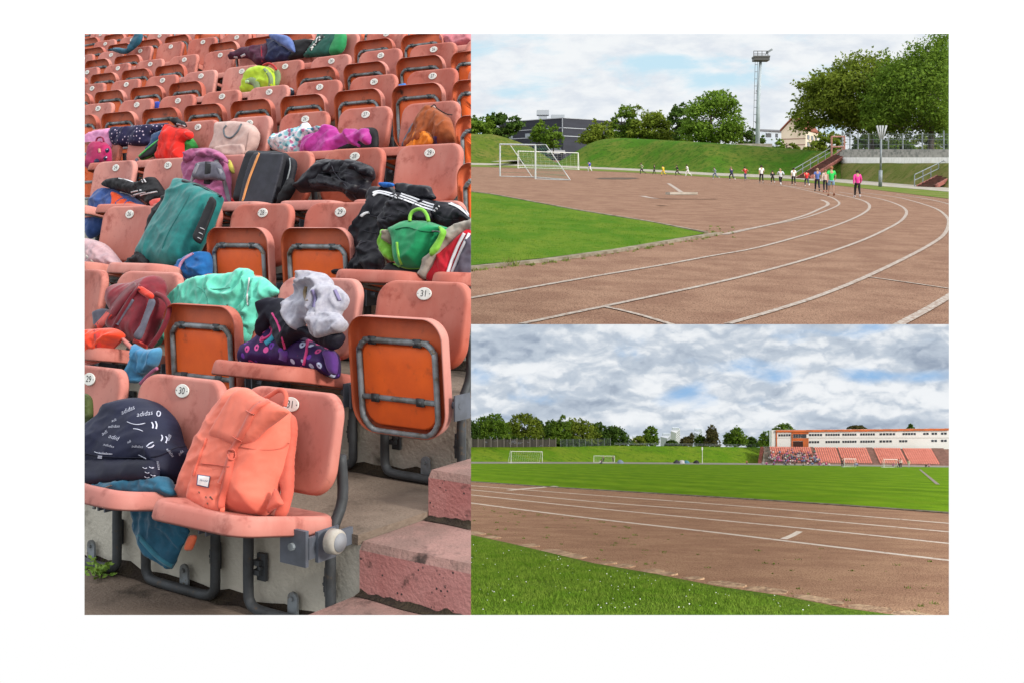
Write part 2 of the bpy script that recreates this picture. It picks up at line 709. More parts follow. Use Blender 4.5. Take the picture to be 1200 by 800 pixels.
# =========================================================================================
# PLACE A: the grandstand seats with the children's bags (left)
# =========================================================================================
CUR = 'A'
YAW = 0.597
cs, sn = math.cos(YAW), math.sin(YAW)
E_N = Vector((cs, -sn, 0))       # along a row, towards higher seat numbers
E_D = Vector((sn, cs, 0))        # back into the stand
E_Z = Vector((0, 0, 1))
O_L = Vector((-0.671, 3.371, -0.539))   # number plate of seat 31 in the first row
DROW, HROW, PITCH = 0.645, 0.302, 0.5


def ST(r, n, d=0.0, z=0.0):
    """row r (1 = front), seat coordinate n in metres from seat 31, depth d, height above the number plate"""
    return O_L + E_N * n + E_D * ((r - 1) * DROW + d) + E_Z * ((r - 1) * HROW + z)


def px_of(p):
    return 600 + F * p.x / p.y, VH - F * p.z / p.y


# ---- materials
SEAT = S(204, 118, 104, .69)
m_seat = M('seat_plastic', SEAT, S(212, 137, 123, .72), scale=5, rough=.62, bump=.05, bscale=300, spec=.2, c3=S(184, 99, 86, .6), s3=11, lo3=.52, hi3=.72, stretch=(1, 1, .5))
nt = m_seat.node_tree
b = nt.nodes['Principled BSDF']
src = b.inputs['Base Color'].links[0].from_socket
oz = node(nt, 'ShaderNodeSeparateXYZ', {0: node(nt, 'ShaderNodeTexCoord').outputs['Object']})
# the upper part of each backrest is bleached by years of sun, the lower part has kept more of its orange
fz2 = sstep(nt, oz.outputs[2], -.27, -.06, .55, 0.0)
fad = node(nt, 'ShaderNodeMix', {0: fz2, 6: src, 7: (*S(212, 100, 66, .66), 1)}, data_type='RGBA').outputs[2]
oi = node(nt, 'ShaderNodeObjectInfo')
wn = node(nt, 'ShaderNodeTexNoise', {'Vector': node(nt, 'ShaderNodeNewGeometry').outputs['Position'], 'Scale': 55.0, 'Detail': 3.0})
gr_ = sstep(nt, wn.outputs[0], .62, .72, 1.0, .86)
hs = node(nt, 'ShaderNodeHueSaturation', {'Value': mth(nt, 'MULTIPLY', mth(nt, 'MULTIPLY_ADD', oi.outputs['Random'], .2, .9), gr_),
                                          'Saturation': mth(nt, 'MULTIPLY_ADD', oi.outputs['Random'], -.22, 1.08), 'Color': fad})
nt.links.new(hs.outputs[0], b.inputs['Base Color'])
m_panel = M('seat_underside_panel', S(230, 100, 36, 1.05), S(218, 92, 38, 1.0), scale=6, rough=.5, spec=.35, c3=S(184, 82, 44, .85), s3=9, lo3=.58, hi3=.76)
m_under = M('seat_underside', S(212, 102, 62, .92), S(192, 94, 62, .86), scale=6, rough=.5, spec=.35, c3=S(112, 66, 52, .55), s3=9, lo3=.58, hi3=.76)  # browner than the panel: recess shade and fading put into the colour
m_tube = M('steel_tube', S(140, 148, 154, .9), S(100, 102, 100, .85), scale=14, rough=.5, metal=.25, c3=S(128, 112, 90, .6), s3=30, lo3=.6, hi3=.7)
m_tubedk = M('dark_tube', S(78, 82, 86, .75), S(60, 62, 64, .75), scale=10, rough=.6, metal=.2, c3=S(96, 84, 72, .7), s3=30, lo3=.58, hi3=.7)
m_bracket = M('bracket_steel', S(104, 110, 122, .8), S(86, 90, 98, .8), scale=10, rough=.5, metal=.2)
m_plate = M('plate_white', (.72, .72, .68), (.6, .6, .56), scale=30, rough=.5)
m_digit = M('digit_black', (.03, .03, .035), None, rough=.7)
m_concA = M('terrace_concrete', S(184, 180, 168, 1.05), S(158, 154, 142, 1.0), scale=2.2, rough=.92, bump=.4, bscale=70, lo=.4, hi=.7, c3=S(84, 78, 68, .7), s3=3.2, lo3=.58, hi3=.72)
m_concT = M('tread_concrete', S(138, 122, 108, .8), S(112, 98, 86, .8), scale=3, rough=.95, bump=.5, bscale=80, c3=S(66, 56, 46, .7), s3=4.2, lo3=.5, hi3=.7)
m_moss = M('dirt_moss', S(54, 44, 38, .6), S(70, 60, 46, .6), scale=12, rough=1, bump=1, bscale=60)
m_stair = M('pink_paint', S(202, 142, 136, .78), S(186, 122, 117, .78), scale=5, rough=.9, bump=.5, bscale=90, c3=S(84, 66, 62, .7), s3=11, lo3=.6, hi3=.74)
m_stairT = M('pink_tread', S(168, 130, 122, .74), S(140, 112, 104, .74), scale=6, rough=.95, bump=.5, bscale=90, c3=S(70, 56, 52, .7), s3=7, lo3=.54, hi3=.7)
# pitted speckle on the painted risers, a dark worn edge and scuffs low down
nt = m_stair.node_tree
b = nt.nodes['Principled BSDF']
src = b.inputs['Base Color'].links[0].from_socket
pos = node(nt, 'ShaderNodeNewGeometry').outputs['Position']
vo = node(nt, 'ShaderNodeTexVoronoi', {'Vector': pos, 'Scale': 60.0})
sz_ = node(nt, 'ShaderNodeTexNoise', {'Vector': pos, 'Scale': 20.0})
fz_ = mth(nt, 'MULTIPLY', sstep(nt, vo.outputs['Distance'], .16, .26, 1, 0), sstep(nt, sz_.outputs[0], .5, .56))
mx = node(nt, 'ShaderNodeMix', {0: fz_, 6: src, 7: (.04, .03, .03, 1)}, data_type='RGBA')
nt.links.new(mx.outputs[2], b.inputs['Base Color'])

# ---- terrace and stairs
NROWS = 15
DEP = .03           # riser front relative to the number plates
n0, n1 = -16.0, 3.0
NEND = .255         # the stairs start here
root = thing('terrace', 'grey concrete terrace stepping up under the rows of salmon seats', 'terrace', ST(1, 0, DEP, -.67))
for r in range(0, NROWS + 1):
    end = NEND if r <= 3 else n1
    z1 = -.36
    a, b_ = ST(r, n0, DEP, z1), ST(r, end, DEP, z1)
    bk_ = DROW + .0
    c, d = ST(r, end, DEP + bk_, z1), ST(r, n0, DEP + bk_, z1)
    lo = Vector((0, 0, -.62))
    mb = MB()
    t_ = Vector((0, 0, -.03))
    mb.hexa([p + lo for p in (a, b_, c, d)], [p + t_ for p in (a, b_, c, d)])
    if r:
        mb.out('riser', m_concA, root)
    mb = MB()
    f_ = -E_D * .0
    nose = E_D * -.012
    mb.hexa([a + t_ + nose, b_ + t_ + nose, c + t_, d + t_], [a + nose, b_ + nose, c, d])
    if r:
        mb.out('tread', m_concT, root)
    # dirt gathered along the foot of the next riser
    vs, fs = [], []
    nn = 260
    for i in range(nn + 1):
        n_ = n0 + (end - .0 - n0) * i / nn
        w = .045 + .035 * noise.noise(Vector((n_ * 3, r * 7, 0))) + .03 * noise.noise(Vector((n_ * 14, r * 3, 2)))
        h = .02 + .016 * noise.noise(Vector((n_ * 9, r * 5, 5)))
        vs += [ST(r, n_, DEP + DROW - max(w, .012), z1 + .003), ST(r, n_, DEP + DROW - .012, z1 + .006 + max(h, .003) * .5), ST(r, n_, DEP + DROW - .001, z1 + max(h, .004) * 1.6)]
        if i:
            k = 3 * i
            fs += [(k - 3, k, k + 1, k - 2), (k - 2, k + 1, k + 2, k - 1)]
    put('dirt_line', vs, fs, m_moss, root, True)
root = thing('concrete_stairs', 'worn pink painted concrete stairs with pitted faces at the lower right', 'stairs', ST(1, .8, 0, -1.05))
for k in range(-2, 5):
    dF = .02 + .3225 * k
    zt_ = -.92 + .151 * k
    n_l = NEND + .004
    dB = dF + .3225
    if k == -2:
        n_l = -11
        dB = .028
        zt_ = -.539 * 0 - 1.20
    a, b_, c, d = (ST(1, n_l, dF, zt_), ST(1, 1.5, dF, zt_), ST(1, 1.5, dB + .0, zt_), ST(1, n_l, dB + .0, zt_))
    # heights above are absolute below the camera, ST adds the plate height
    sh = -O_L.z
    P4 = [p + Vector((0, 0, sh)) for p in (a, b_, c, d)]
    if k == -2:
        P4 = [ST(1, n_l, -1.2, -.662), ST(1, 1.5, -1.2, -.662), ST(1, 1.5, .028, -.662), ST(1, n_l, .028, -.662)]
    lo = Vector((0, 0, -.152))
    tl = Vector((0, 0, -.022))
    bev = E_D * .016
    mb = MB()
    mb.hexa([p + lo for p in P4], [p + tl for p in P4])
    mat_r = m_stair if k > -2 else m_concT
    mb.out('step', mat_r, root)
    mb = MB()
    mb.hexa([P4[0] + tl, P4[1] + tl, P4[2] + tl, P4[3] + tl], [P4[0] + bev, P4[1] + bev, P4[2], P4[3]])
    mb.out('step_tread', m_stairT if k > -2 else m_concT, root)
    # dirty uneven line at the foot of the riser
    if k >= 0:
        vs, fs = [], []
        for i in range(121):
            n_ = n_l + .004 + (1.5 - n_l) * i / 120
            h = .012 + .014 * noise.noise(Vector((n_ * 7, k * 3, 1))) + .016 * noise.noise(Vector((n_ * 25, k, 4)))
            w = .032 + .03 * noise.noise(Vector((n_ * 5, k * 2, 8)))
            z0 = zt_ - .151 + sh
            vs += [ST(1, n_, dF - max(w, .01), z0 + .003), ST(1, n_, dF - .006, z0 + .008), ST(1, n_, dF - .002, z0 + max(h, .004))]
            if i:
                q = 3 * i
                fs += [(q - 3, q, q + 1, q - 2), (q - 2, q + 1, q + 2, q - 1)]
        put('dirt_line', vs, fs, m_moss, root, True)
# small plants growing in the joint at the lower left
root = thing('weed', 'small bright green weed growing from the joint at the lower left corner', 'plant', ST(1, -.83, -.02, -.66))
vs, fs = [], []
for i in range(70):
    q = ST(1, -.87 + random.gauss(0, .03), -.03 - abs(random.gauss(0, .03)), -.66 + abs(random.gauss(0, .02)))
    a = Vector((random.gauss(0, 1), random.gauss(0, 1), .5)).normalized()
    s = a.orthogonal().normalized() * .006
    k = len(vs)
    vs += [q, q + a * .012 + s, q + a * .026, q + a * .012 - s]
    fs.append((k, k + 1, k + 2, k + 3))
put('leaves', vs, fs, M('weed_leaf', (.16, .26, .03), (.1, .2, .02), scale=30), root)


# ---- the seat
def rrect(hx, y0, y1, r0, r1, n=10):
    """rounded rectangle outline: x in +-hx, y0..y1, corner radii r0 at y0 and r1 at y1 (counter-clockwise)"""
    pts = []
    for cx, cy, r, a0 in ((hx - r0, y0 + r0, r0, -90), (hx - r1, y1 - r1, r1, 0), (-hx + r1, y1 - r1, r1, 90), (-hx + r0, y0 + r0, r0, 180)):
        for i in range(n + 1):
            a = R(a0 + 90 * i / n)
            pts.append((cx + r * math.cos(a), cy + r * math.sin(a)))
    return pts


def shell(outl, prof, surf, thick, cen):
    """dish-like moulded shell: rings scaled towards cen; prof = [(scale, height)], outer rim first. Returns verts, faces, mat ids"""
    n = len(outl)
    vs, fs, mi = [], [], []
    o = np.array(outl)
    c = np.array(cen)
    rings = []
    for side in (0, 1):
        for s, h in prof:
            ring = []
            for p in o:
                q = c + (p - c) * (s if side == 0 else s - .012 * (s > .9))
                z = h - (thick if side else 0) + surf(q[0], q[1])
                ring.append(len(vs))
                vs.append((q[0], q[1], z))
            rings.append(ring)
        ring = len(vs)
        vs.append((c[0], c[1], prof[-1][1] - (thick if side else 0) + surf(c[0], c[1])))
        rings.append([ring])
    m = len(prof)
    for side in (0, 1):
        rr = rings[side * (m + 1):(side + 1) * (m + 1)]
        for k in range(m - 1):
            for i in range(n):
                j = (i + 1) % n
                f = (rr[k][i], rr[k][j], rr[k + 1][j], rr[k + 1][i])
                fs.append(f if side == 0 else f[::-1])
                mi.append(side)
        for i in range(n):
            f = (rr[m - 1][i], rr[m - 1][(i + 1) % n], rr[m][0])
            fs.append(f if side == 0 else f[::-1])
            mi.append(side)
    a, b2 = rings[0], rings[m + 1]
    for i in range(n):
        j = (i + 1) % n
        fs.append((a[j], a[i], b2[i], b2[j]))
        mi.append(0)
    return vs, fs, mi


# pan: x across, y from pivot (front negative), z up
PAN_F, PAN_B = -.285, .125
po = rrect(.208, PAN_F, PAN_B, .075, .10)
pv, pf, pm = shell(po, [(1.0, -.046), (.995, -.03), (.985, -.012), (.965, -.002), (.93, .002), (.85, .0), (.7, -.007), (.45, -.014), (.2, -.017)],
                   lambda x, y: -.10 * max(0, (-y - .18)) ** 1.5 + .05 * x * x, .007, (0, -.08))
pan_me = mesh_data('seat', pv, pf, [m_seat, m_under], True, pm)
# raised panel pressed into the underside
iv, if_, im = shell(rrect(.163, -.185, .10, .035, .07), [(1.0, .012), (.985, .002), (.95, 0), (.5, 0)], lambda x, y: -.031, .004, (0, -.05))
# backrest: local x across, y = height, z = towards the sitter
bo = rrect(.208, -.255, .047, .085, .075)
bv, bf, bmi = shell(bo, [(1.0, -.028), (.995, -.014), (.98, -.004), (.955, .001), (.9, .002), (.7, 0), (.45, 0), (.2, 0)],
                    lambda x, y: .55 * x * x + .9 * max(0, -y - .17) ** 2, .006, (0, -.10))


def B2W(p):     # backrest local to seat local (x, depth, z) with a lean
    x, y, z = p
    le = R(11)
    return (x, .006 - z * math.cos(le) + y * math.sin(le), y * math.cos(le) + z * math.sin(le))


m_bback = M('seat_back_rear', S(196, 84, 50, .9), S(176, 74, 46, .85), scale=6, rough=.6)  # orange plastic on the rear faces of the backrest shell
back_me = mesh_data('backrest', [B2W(p) for p in bv], bf, [m_seat, m_bback], True, bmi)
# tube loop under the pan
mb = MB()
lo_ = catmull([(q[0], q[1], -.040) for q in rrect(.168, -.20, .118, .05, .07, 4)], 2, True)
mb.tube(lo_, .0108, 8, True)
loop_me = mesh_data('tube_loop', mb.v, mb.f, m_tube, True)
mb = MB()
mb.tube([(-.166, .0, -.038), (.166, .0, -.038)], .010, 8)
bar_me = mesh_data('cross_bar', mb.v, mb.f, m_tube, True)
rv_m = []
mb = MB()
for x, y in ((-.1, -.2), (.1, -.2), (-.1, 0), (.1, 0)):
    mb2 = MB()
    mb2.tube([(x, y, -.03), (x, y, -.053)], .007, 6)
    mb2.box((x, y, -.046), .034, .028, .006)
    rv_m.append(mesh_data('clip', mb2.v, mb2.f, m_tubedk, True))
panel_me = mesh_data('inner_panel', iv, if_, [m_panel], True)
# hanging frame bolted to the riser
mb = MB()
zf = -.66
fp = [(-.17, .035, -.14), (-.172, .04, -.27), (-.172, -.005, -.36), (-.172, -.012, -.45), (-.172, -.012, zf + .07), (-.165, -.012, zf + .035), (-.13, -.014, zf + .018),
      (0, -.014, zf + .016), (.13, -.014, zf + .018), (.165, -.012, zf + .035), (.172, -.012, zf + .07), (.172, -.012, -.45), (.172, -.005, -.36), (.172, .04, -.27), (.17, .035, -.14)]
mb.tube(catmull(fp, 4), .0165, 8)
frame_me = mesh_data('support_frame', mb.v, mb.f, m_tubedk, True)
clampm = []
for s in (-1, 1):
    mb = MB()
    mb.box((s * .142, .018, -.52), .036, .012, .085)
    mb.box((s * .150, .006, -.505), .03, .02, .016)
    mb.box((s * .150, .006, -.535), .03, .02, .016)
    mb.tube([(s * .136, .012, -.52), (s * .136, -.002, -.52)], .007, 6)
    clampm.append(mesh_data('clamp', mb.v, mb.f, m_tubedk, False))
mb = MB()
tabo = [(-.02, -.0), (.02, .0), (.02, .05)] + [(.02 * math.cos(a), .05 + .02 * math.sin(a)) for a in np.linspace(0, math.pi, 8)] + [(-.02, .05)]
mb.hexa([(x, .012, zf + .02 + z) for x, z in tabo], [(x, .004, zf + .02 + z) for x, z in tabo])
mb.tube([(0, .006, zf + .07), (0, -.004, zf + .07)], .007, 6)
tab_me = mesh_data('fixing_tab', mb.v, mb.f, m_tube, False)
hingem = []
for s in (-1, 1):
    mb = MB()
    mb.box((s * .232, -.088, -.362), .006, .085, .085)
    mb.tube([(s * .2, -.10, -.357), (s * .236, -.10, -.357)], .012, 8)
    mb.box((s * .225, -.03, -.365), .012, .10, .05)
    hingem.append(mesh_data('hinge_bracket', mb.v, mb.f, m_bracket, False))

PLATE = {}


def plate(num):
    if num in PLATE:
        return PLATE[num]
    vs, fs, mi = [], [], []
    n = 24
    for k, (rr, z) in enumerate(((1.0, 0.001), (1.0, .0035), (.93, .0045))):
        for i in range(n):
            a = 2 * math.pi * i / n
            vs.append((.033 * rr * math.cos(a), .0225 * rr * math.sin(a), z))
    for k in range(2):
        for i in range(n):
            j = (i + 1) % n
            fs.append((k * n + i, k * n + j, (k + 1) * n + j, (k + 1) * n + i))
            mi.append(0)
    fs.append(tuple(2 * n + i for i in range(n)))
    mi.append(0)
    V, Fc = text_mesh(str(num), .032)
    b = len(vs)
    vs += [(x * .95, y * 1.0 - .0005, .0055) for x, y, z in V]
    fs += [tuple(i + b for i in f) for f in Fc]
    mi += [1] * len(Fc)
    for x in (-.026, .026):
        b = len(vs)
        vs += [(x + .0022 * math.cos(a), .0022 * math.sin(a), .0055) for a in np.linspace(0, 2 * math.pi, 7)[:-1]]
        fs.append(tuple(range(b, b + 6)))
        mi.append(1)
    PLATE[num] = mesh_data('number_plate', [B2W((x, y, z + .55 * x * x + .0045)) for x, y, z in vs], fs, [m_plate, m_digit], False, mi)
    return PLATE[num]


ORD = ['', 'first', 'second', 'third', 'fourth', 'fifth', 'sixth', 'seventh', 'eighth', 'ninth', 'tenth', 'eleventh', 'twelfth', 'thirteenth', 'fourteenth']
OPEN = {1: {28, 29, 30, 31}, 2: {27, 28, 30}, 3: {25, 26, 27, 30, 31}, 4: {22, 23, 24, 25, 26, 27, 28, 29}, 5: {20, 21, 23, 24, 25, 26, 27, 28},
        6: set(), 7: {22, 23}, 8: {20, 21, 22, 23, 26}, 9: {17, 18}, 10: set(), 11: set(), 12: set(), 13: set(), 14: set()}


def add(name, me, parent, loc=(0, 0, 0), rx=0.0):
    o = bpy.data.objects.new(name, me)
    reg(o, parent)
    o.location = loc
    o.rotation_euler = (rx, 0, 0)
    return o


def visible(r, n):
    us, vs_ = [], []
    for dn in (-.21, .21):
        for z in (.05, -.40):
            u, v = px_of(ST(r, (n - 31) * PITCH + dn, -.1, z))
            us.append(u)
            vs_.append(v)
    return max(us) > 98 and min(us) < 552 and max(vs_) > 39 and min(vs_) < 720


TYPES = {}
FLOOR = -.66
nseat = 0
for r in range(1, 15):
    for num in range(2, 32):
        if not visible(r, num):
            continue
        op = num in OPEN[r]
        state = 'tipped down flat' if op else 'folded up, orange underside showing'
        label = 'salmon seat numbered %d, %s row from the front, %s' % (num, ORD[r], state)
        loc = ST(r, (num - 31) * PITCH, 0, FLOOR)
        if op not in TYPES:
            t = thing('stadium_seat', label, 'seat', loc, -YAW, 'salmon stadium seats in rows')
            up = (0, 0, -FLOOR)
            br = add('backrest', back_me, t, up)
            pn = add('seat', pan_me, t, (0, -.10, -FLOOR - (.292 if op else .348)), R(-12 if op else -84))
            add('inner_panel', panel_me, pn)
            add('tube_loop', loop_me, pn)
            add('cross_bar', bar_me, pn)
            for m_ in rv_m:
                add('clip', m_, pn)
            add('support_frame', frame_me, t, up)
            for m_ in clampm:
                add('clamp', m_, t, up)
            add('fixing_tab', tab_me, t, up)
            for m_ in hingem:
                add('hinge_bracket', m_, t, up)
            add('number_plate', plate(num), br)
            TYPES[op] = t
        else:
            t = copy_tree(TYPES[op])
            t.location = loc
            t.rotation_euler[2] = -YAW + R(random.uniform(-1.2, 1.2))
            t['label'] = label
            for c in t.children:
                for g in c.children:
                    if g.name.startswith('number_plate'):
                        g.data = plate(num)
        if not op:
            for c in t.children:
                if c.name.split('.')[0] == 'seat':
                    c.rotation_euler[0] = R(-84 + random.uniform(-3, 3))
        nseat += 1
# end fitting of the first row: steel plate and round white cap by the stairs
root = thing('end_fitting', 'grey steel plate with round white cap ending the first row by the pink stairs', 'fitting', ST(1, .25, -.1, -.4))
mb = MB()
a_ = (E_N, E_D, E_Z)
mb.box(ST(1, .205, -.19, -.352), .10, .012, .10, (E_N, E_D, E_Z))
mb.out('plate', m_bracket, root)
mb = MB()
mb.box(ST(1, .252, -.135, -.352), .012, .10, .06, a_)
mb.box(ST(1, .262, -.125, -.352), .012, .07, .085, a_)
mb.out('hinge_arm', m_bracket, root)
mb = MB()
cdir = (E_N * 1.0 + E_D * .06).normalized()
c0_ = ST(1, .292, -.135, -.335)
mb.tube([c0_, c0_ + cdir * .022, c0_ + cdir * .03, c0_ + cdir * .033], [.035, .035, .032, .026], 28)
mb.out('cap_rim', M('cap_rim', S(200, 194, 184, .62), S(180, 172, 160, .62), scale=30, rough=.6), root, True)
mb = MB()
mb.tube([c0_ + cdir * .031, c0_ + cdir * .036], .026, 24)
mb.out('cap_face', M('cap_grey', S(150, 152, 158, .7), S(134, 136, 142, .7), scale=20, rough=.6), root, True)
mb = MB()
mb.tube([ST(1, .205, -.195, -.35), ST(1, .205, -.205, -.35)], .011, 8)
mb.out('bolt', m_tube, root)

# ------------------------------------------------------------------ bags and clothes
CAMO = Vector((0, 0, 0))


def plane(r, d, lean=12, n=0.0):
    """surface leaning back like a seat back at depth d of row r: (point, normal to the camera side)"""
    le = R(lean)
    return ST(r, n, d, -.33), (-E_D * math.cos(le) + E_Z * math.sin(le))


def hit(u, v, pl, off=0.0):
    P0, N = pl
    ray = Vector(((u - 600) / F, 1, (VH - v) / F))
    t = (P0 + N * off).dot(N) / ray.dot(N)
    return ray * t


class Item:
    def __init__(self, name, label, cat, pl, u, v, group='bags and clothes left on the seats'):
        self.pl = pl
        self.root = thing(name, label, cat, hit(u, v, pl), 0, group)
        self.trees = []

    def cast(self, u, v, lift=.002, dflt=True):
        ray = Vector(((u - 600) / F, 1, (VH - v) / F)).normalized()
        best = None
        for t in self.trees:
            loc, nrm, i, dist = t.ray_cast(CAMO, ray, 30)
            if loc is not None and (best is None or dist < best[1]):
                best = (loc, dist)
        if best is None:
            return hit(u, v, self.pl, .01) if dflt else None
        return best[0] - ray * lift

    def blob(self, name, px, T, mat, off=0.0, back=.5, wr=.004, wf=14.0, wang=0.0, wstr=2.2, Rr=None, h=None, tight=True, lump=.0, seed=None, parent=None, folds=()):
        pl = self.pl
        P0, N = pl
        P0 = P0 + N * off
        ax = E_N - N * E_N.dot(N)
        ax.normalize()
        ay = N.cross(ax)
        if ay.z < 0:
            ay = -ay
        Q = catmull(px, 6, True) if tight else px
        W3 = [hit(u, v, (P0, N)) for u, v in Q]
        Y = sum(p.y for p in W3) / len(W3)
        hh = h or max(.0042, 2.1 * Y / F)
        b2 = np.array([((p - P0).dot(ax), (p - P0).dot(ay)) for p in W3])
        # resample the outline
        seg = np.linalg.norm(np.roll(b2, -1, 0) - b2, axis=1)
        cum = np.concatenate([[0], np.cumsum(seg)])
        nb = max(16, int(cum[-1] / hh))
        tt = np.linspace(0, cum[-1], nb, endpoint=False)
        cl = np.vstack([b2, b2[:1]])
        B = np.stack([np.interp(tt, cum, cl[:, 0]), np.interp(tt, cum, cl[:, 1])], 1)
        lo, hi = B.min(0), B.max(0)
        gx = np.arange(lo[0], hi[0], hh)
        gy = np.arange(lo[1], hi[1], hh * .87)
        G = np.array([(x + (hh / 2 if j % 2 else 0), y) for j, y in enumerate(gy) for x in gx])
        poly = [tuple(p) for p in B]
        G = G[in_poly(G, poly)]
        dg = poly_dist(G, poly)
        G = G[dg > hh * .55]
        dg = dg[dg > hh * .55]
        allp = [Vector(p) for p in B] + [Vector(p) for p in G]
        r_ = delaunay_2d_cdt(allp, [(i, (i + 1) % nb) for i in range(nb)], [], 1, 1e-7)
        V2 = np.array([tuple(v) for v in r_[0]])
        tri = [tuple(f) for f in r_[2]]
        d = poly_dist(V2, poly)
        cen = np.array([V2[list(f)].mean(0) for f in tri])
        ok = in_poly(cen, poly)
        tri = [f for f, k in zip(tri, ok) if k]
        dm = max(d.max(), 1e-5)
        R_ = min(Rr or 9, .6 * dm, max(T * 1.1, .018))
        prof = np.sqrt(np.clip(1 - (1 - np.minimum(d / R_, 1)) ** 2, 0, 1))
        cent = .88 + .12 * np.minimum(d / dm, 1)
        if wr >= .008:
            wf = wf * 1.4
        ca, sa = math.cos(R(wang)), math.sin(R(wang))
        sd = (seed if seed is not None else (len(self.trees) * 3.7 + abs(P0.x) * 11 + P0.z * 5))
        fr_, bk_ = [], []
        for (x, y), p, c, di in zip(V2, prof, cent, d):
            xr, yr = (x * ca + y * sa), (-x * sa + y * ca)
            w = noise.noise(Vector((xr * wf / wstr + sd, yr * wf, sd)))
            wob = noise.noise(Vector((x * wf * .35, y * wf * .35, sd + 9)))
            n2 = noise.noise(Vector((xr * wf * .55 / wstr - sd + wob * .8, yr * wf * .55 + wob, sd + 4)))
            n3 = noise.noise(Vector((xr * wf * 1.9 / (wstr * .8) + wob * 1.5, yr * wf * 1.9 + sd, sd + 2)))
            n4 = noise.noise(Vector((x * wf * 3.3 + w, y * wf * 3.3, sd + 7)))
            dv_ = noise.voronoi(Vector((xr * wf * .8 / wstr + wob * .5, yr * wf * .8 + n2 * .4, sd)))[0]
            cre = min(dv_[1] - dv_[0], .7) - .25
            ridge = (1 - abs(w)) ** 2 - .6
            ridge2 = (1 - abs(n2)) ** 4 - .35
            ridge3 = (1 - abs(n3)) ** 3 - .4
            f = T * p * c + (wr * ridge * 1.0 + wr * 2.4 * ridge2 + wr * .8 * ridge3 + wr * .3 * n4 + wr * 1.5 * cre + (lump + wr * .8) * wob) * min(1.0, .25 + di / (.35 * R_ + 1e-6))
            if di < 1e-6:
                f = 0.0
            fr_.append(P0 + ax * x + ay * y + N * f)
            bk_.append(P0 + ax * x + ay * y - N * (T * back * p))
        nv = len(V2)
        vs = fr_ + bk_
        isb = d < 1e-6
        fs = []
        bm_ = {}
        for i in range(nv):
            if i < nb:
                bm_[i] = i
        for a, b, c in tri:
            n_ = (fr_[b] - fr_[a]).cross(fr_[c] - fr_[a])
            f = (a, b, c) if n_.dot(N) > 0 else (a, c, b)
            fs.append(f)
            fs.append(tuple((i if i < nb else i + nv) for i in f[::-1]))
        o = put(name, vs, fs, mat, parent or self.root, True)
        self.trees.append(BVHTree.FromPolygons([tuple(v) for v in vs[:nv]], [f for f in fs[0::2]]))
        return o

    def ribbon(self, name, px, w, mat, lift=.003, thick=.0025, n=6, sub=True, parent=None, bvh=True, w2=None):
        """band of width w pixels laid over the surface below it"""
        P = np.array(catmull(px, n)) if len(px) > 2 else np.array([np.array(px[0]) + (np.array(px[1]) - np.array(px[0])) * t for t in np.linspace(0, 1, 10)])
        L, C_, Rg = [], [], []
        for i in range(len(P)):
            t = P[min(i + 1, len(P) - 1)] - P[max(i - 1, 0)]
            t = t / (np.linalg.norm(t) + 1e-9)
            s = np.array([-t[1], t[0]]) * (w if w2 is None else w + (w2 - w) * i / (len(P) - 1)) / 2
            L.append(self.cast(*(P[i] + s), lift))
            C_.append(self.cast(*P[i], lift))
            Rg.append(self.cast(*(P[i] - s), lift))
        # smooth along the band so that it bridges small wrinkles
        def sm(A):
            A = [Vector(a) for a in A]
            for _ in range(5):
                A = [A[i] if i in (0, len(A) - 1) else (A[i - 1] + A[i] * 2 + A[i + 1]) / 4 for i in range(len(A))]
            return A
        L, C_, Rg = sm(L), sm(C_), sm(Rg)
        N = self.pl[1]
        n_ = len(L)
        vs, fs = [], []
        for A, k in ((L, 0), (C_, 1), (Rg, 2)):
            vs += [a + N * (thick if k == 1 else thick * .8) for a in A]
        for A in (L, C_, Rg):
            vs += [a - N * .004 for a in A]
        for i in range(n_ - 1):
            for k in range(2):
                fs.append((k * n_ + i, k * n_ + i + 1, (k + 1) * n_ + i + 1, (k + 1) * n_ + i))
            fs.append((3 * n_ + i, 3 * n_ + i + 1, i + 1, i))
            fs.append((2 * n_ + i, 2 * n_ + i + 1, 5 * n_ + i + 1, 5 * n_ + i))
        for e in (0, n_ - 1):
            fs.append((e, n_ + e, 4 * n_ + e, 3 * n_ + e))
            fs.append((n_ + e, 2 * n_ + e, 5 * n_ + e, 4 * n_ + e))
        o = put(name, vs, fs, mat, parent or self.root, False)
        o.data.polygons.foreach_set('use_smooth', [True] * len(o.data.polygons))
        if bvh:
            self.trees.append(BVHTree.FromPolygons([tuple(v) for v in vs], fs))
        return o

    def decal(self, name, px, mat, lift=.0025, parent=None, bvh=False):
        """thin flat patch following the surface"""
        n = 6
        a, b, c, d = [np.array(p, float) for p in px]
        vs, fs = [], []
        for j in range(n + 1):
            for i in range(n + 1):
                s, t = i / n, j / n
                p = (a * (1 - s) + b * s) * (1 - t) + (d * (1 - s) + c * s) * t
                vs.append(self.cast(p[0], p[1], lift))
        for j in range(n):
            for i in range(n):
                k = j * (n + 1) + i
                fs.append((k, k + 1, k + n + 2, k + n + 1))
        o = put(name, vs, fs, mat, parent or self.root, True)
        if bvh:
            self.trees.append(BVHTree.FromPolygons([tuple(v) for v in vs], fs))
        return o

    def text(self, name, s, u, v, size, ang, mat, lift=.002, sx=1.0, parent=None, shear=0.0, thin=0.0):
        V, Fc = text_mesh(s, size, 0.0, -thin * size)
        ca, sa = math.cos(R(ang)), math.sin(R(ang))
        vs = []
        for x, y, z in V:
            x = x * sx + y * shear
            vs.append(self.cast(u + x * ca - y * -sa * -1, v - (x * sa + y * ca), lift))
        return put(name, vs, [f[::-1] for f in Fc], mat, parent or self.root)

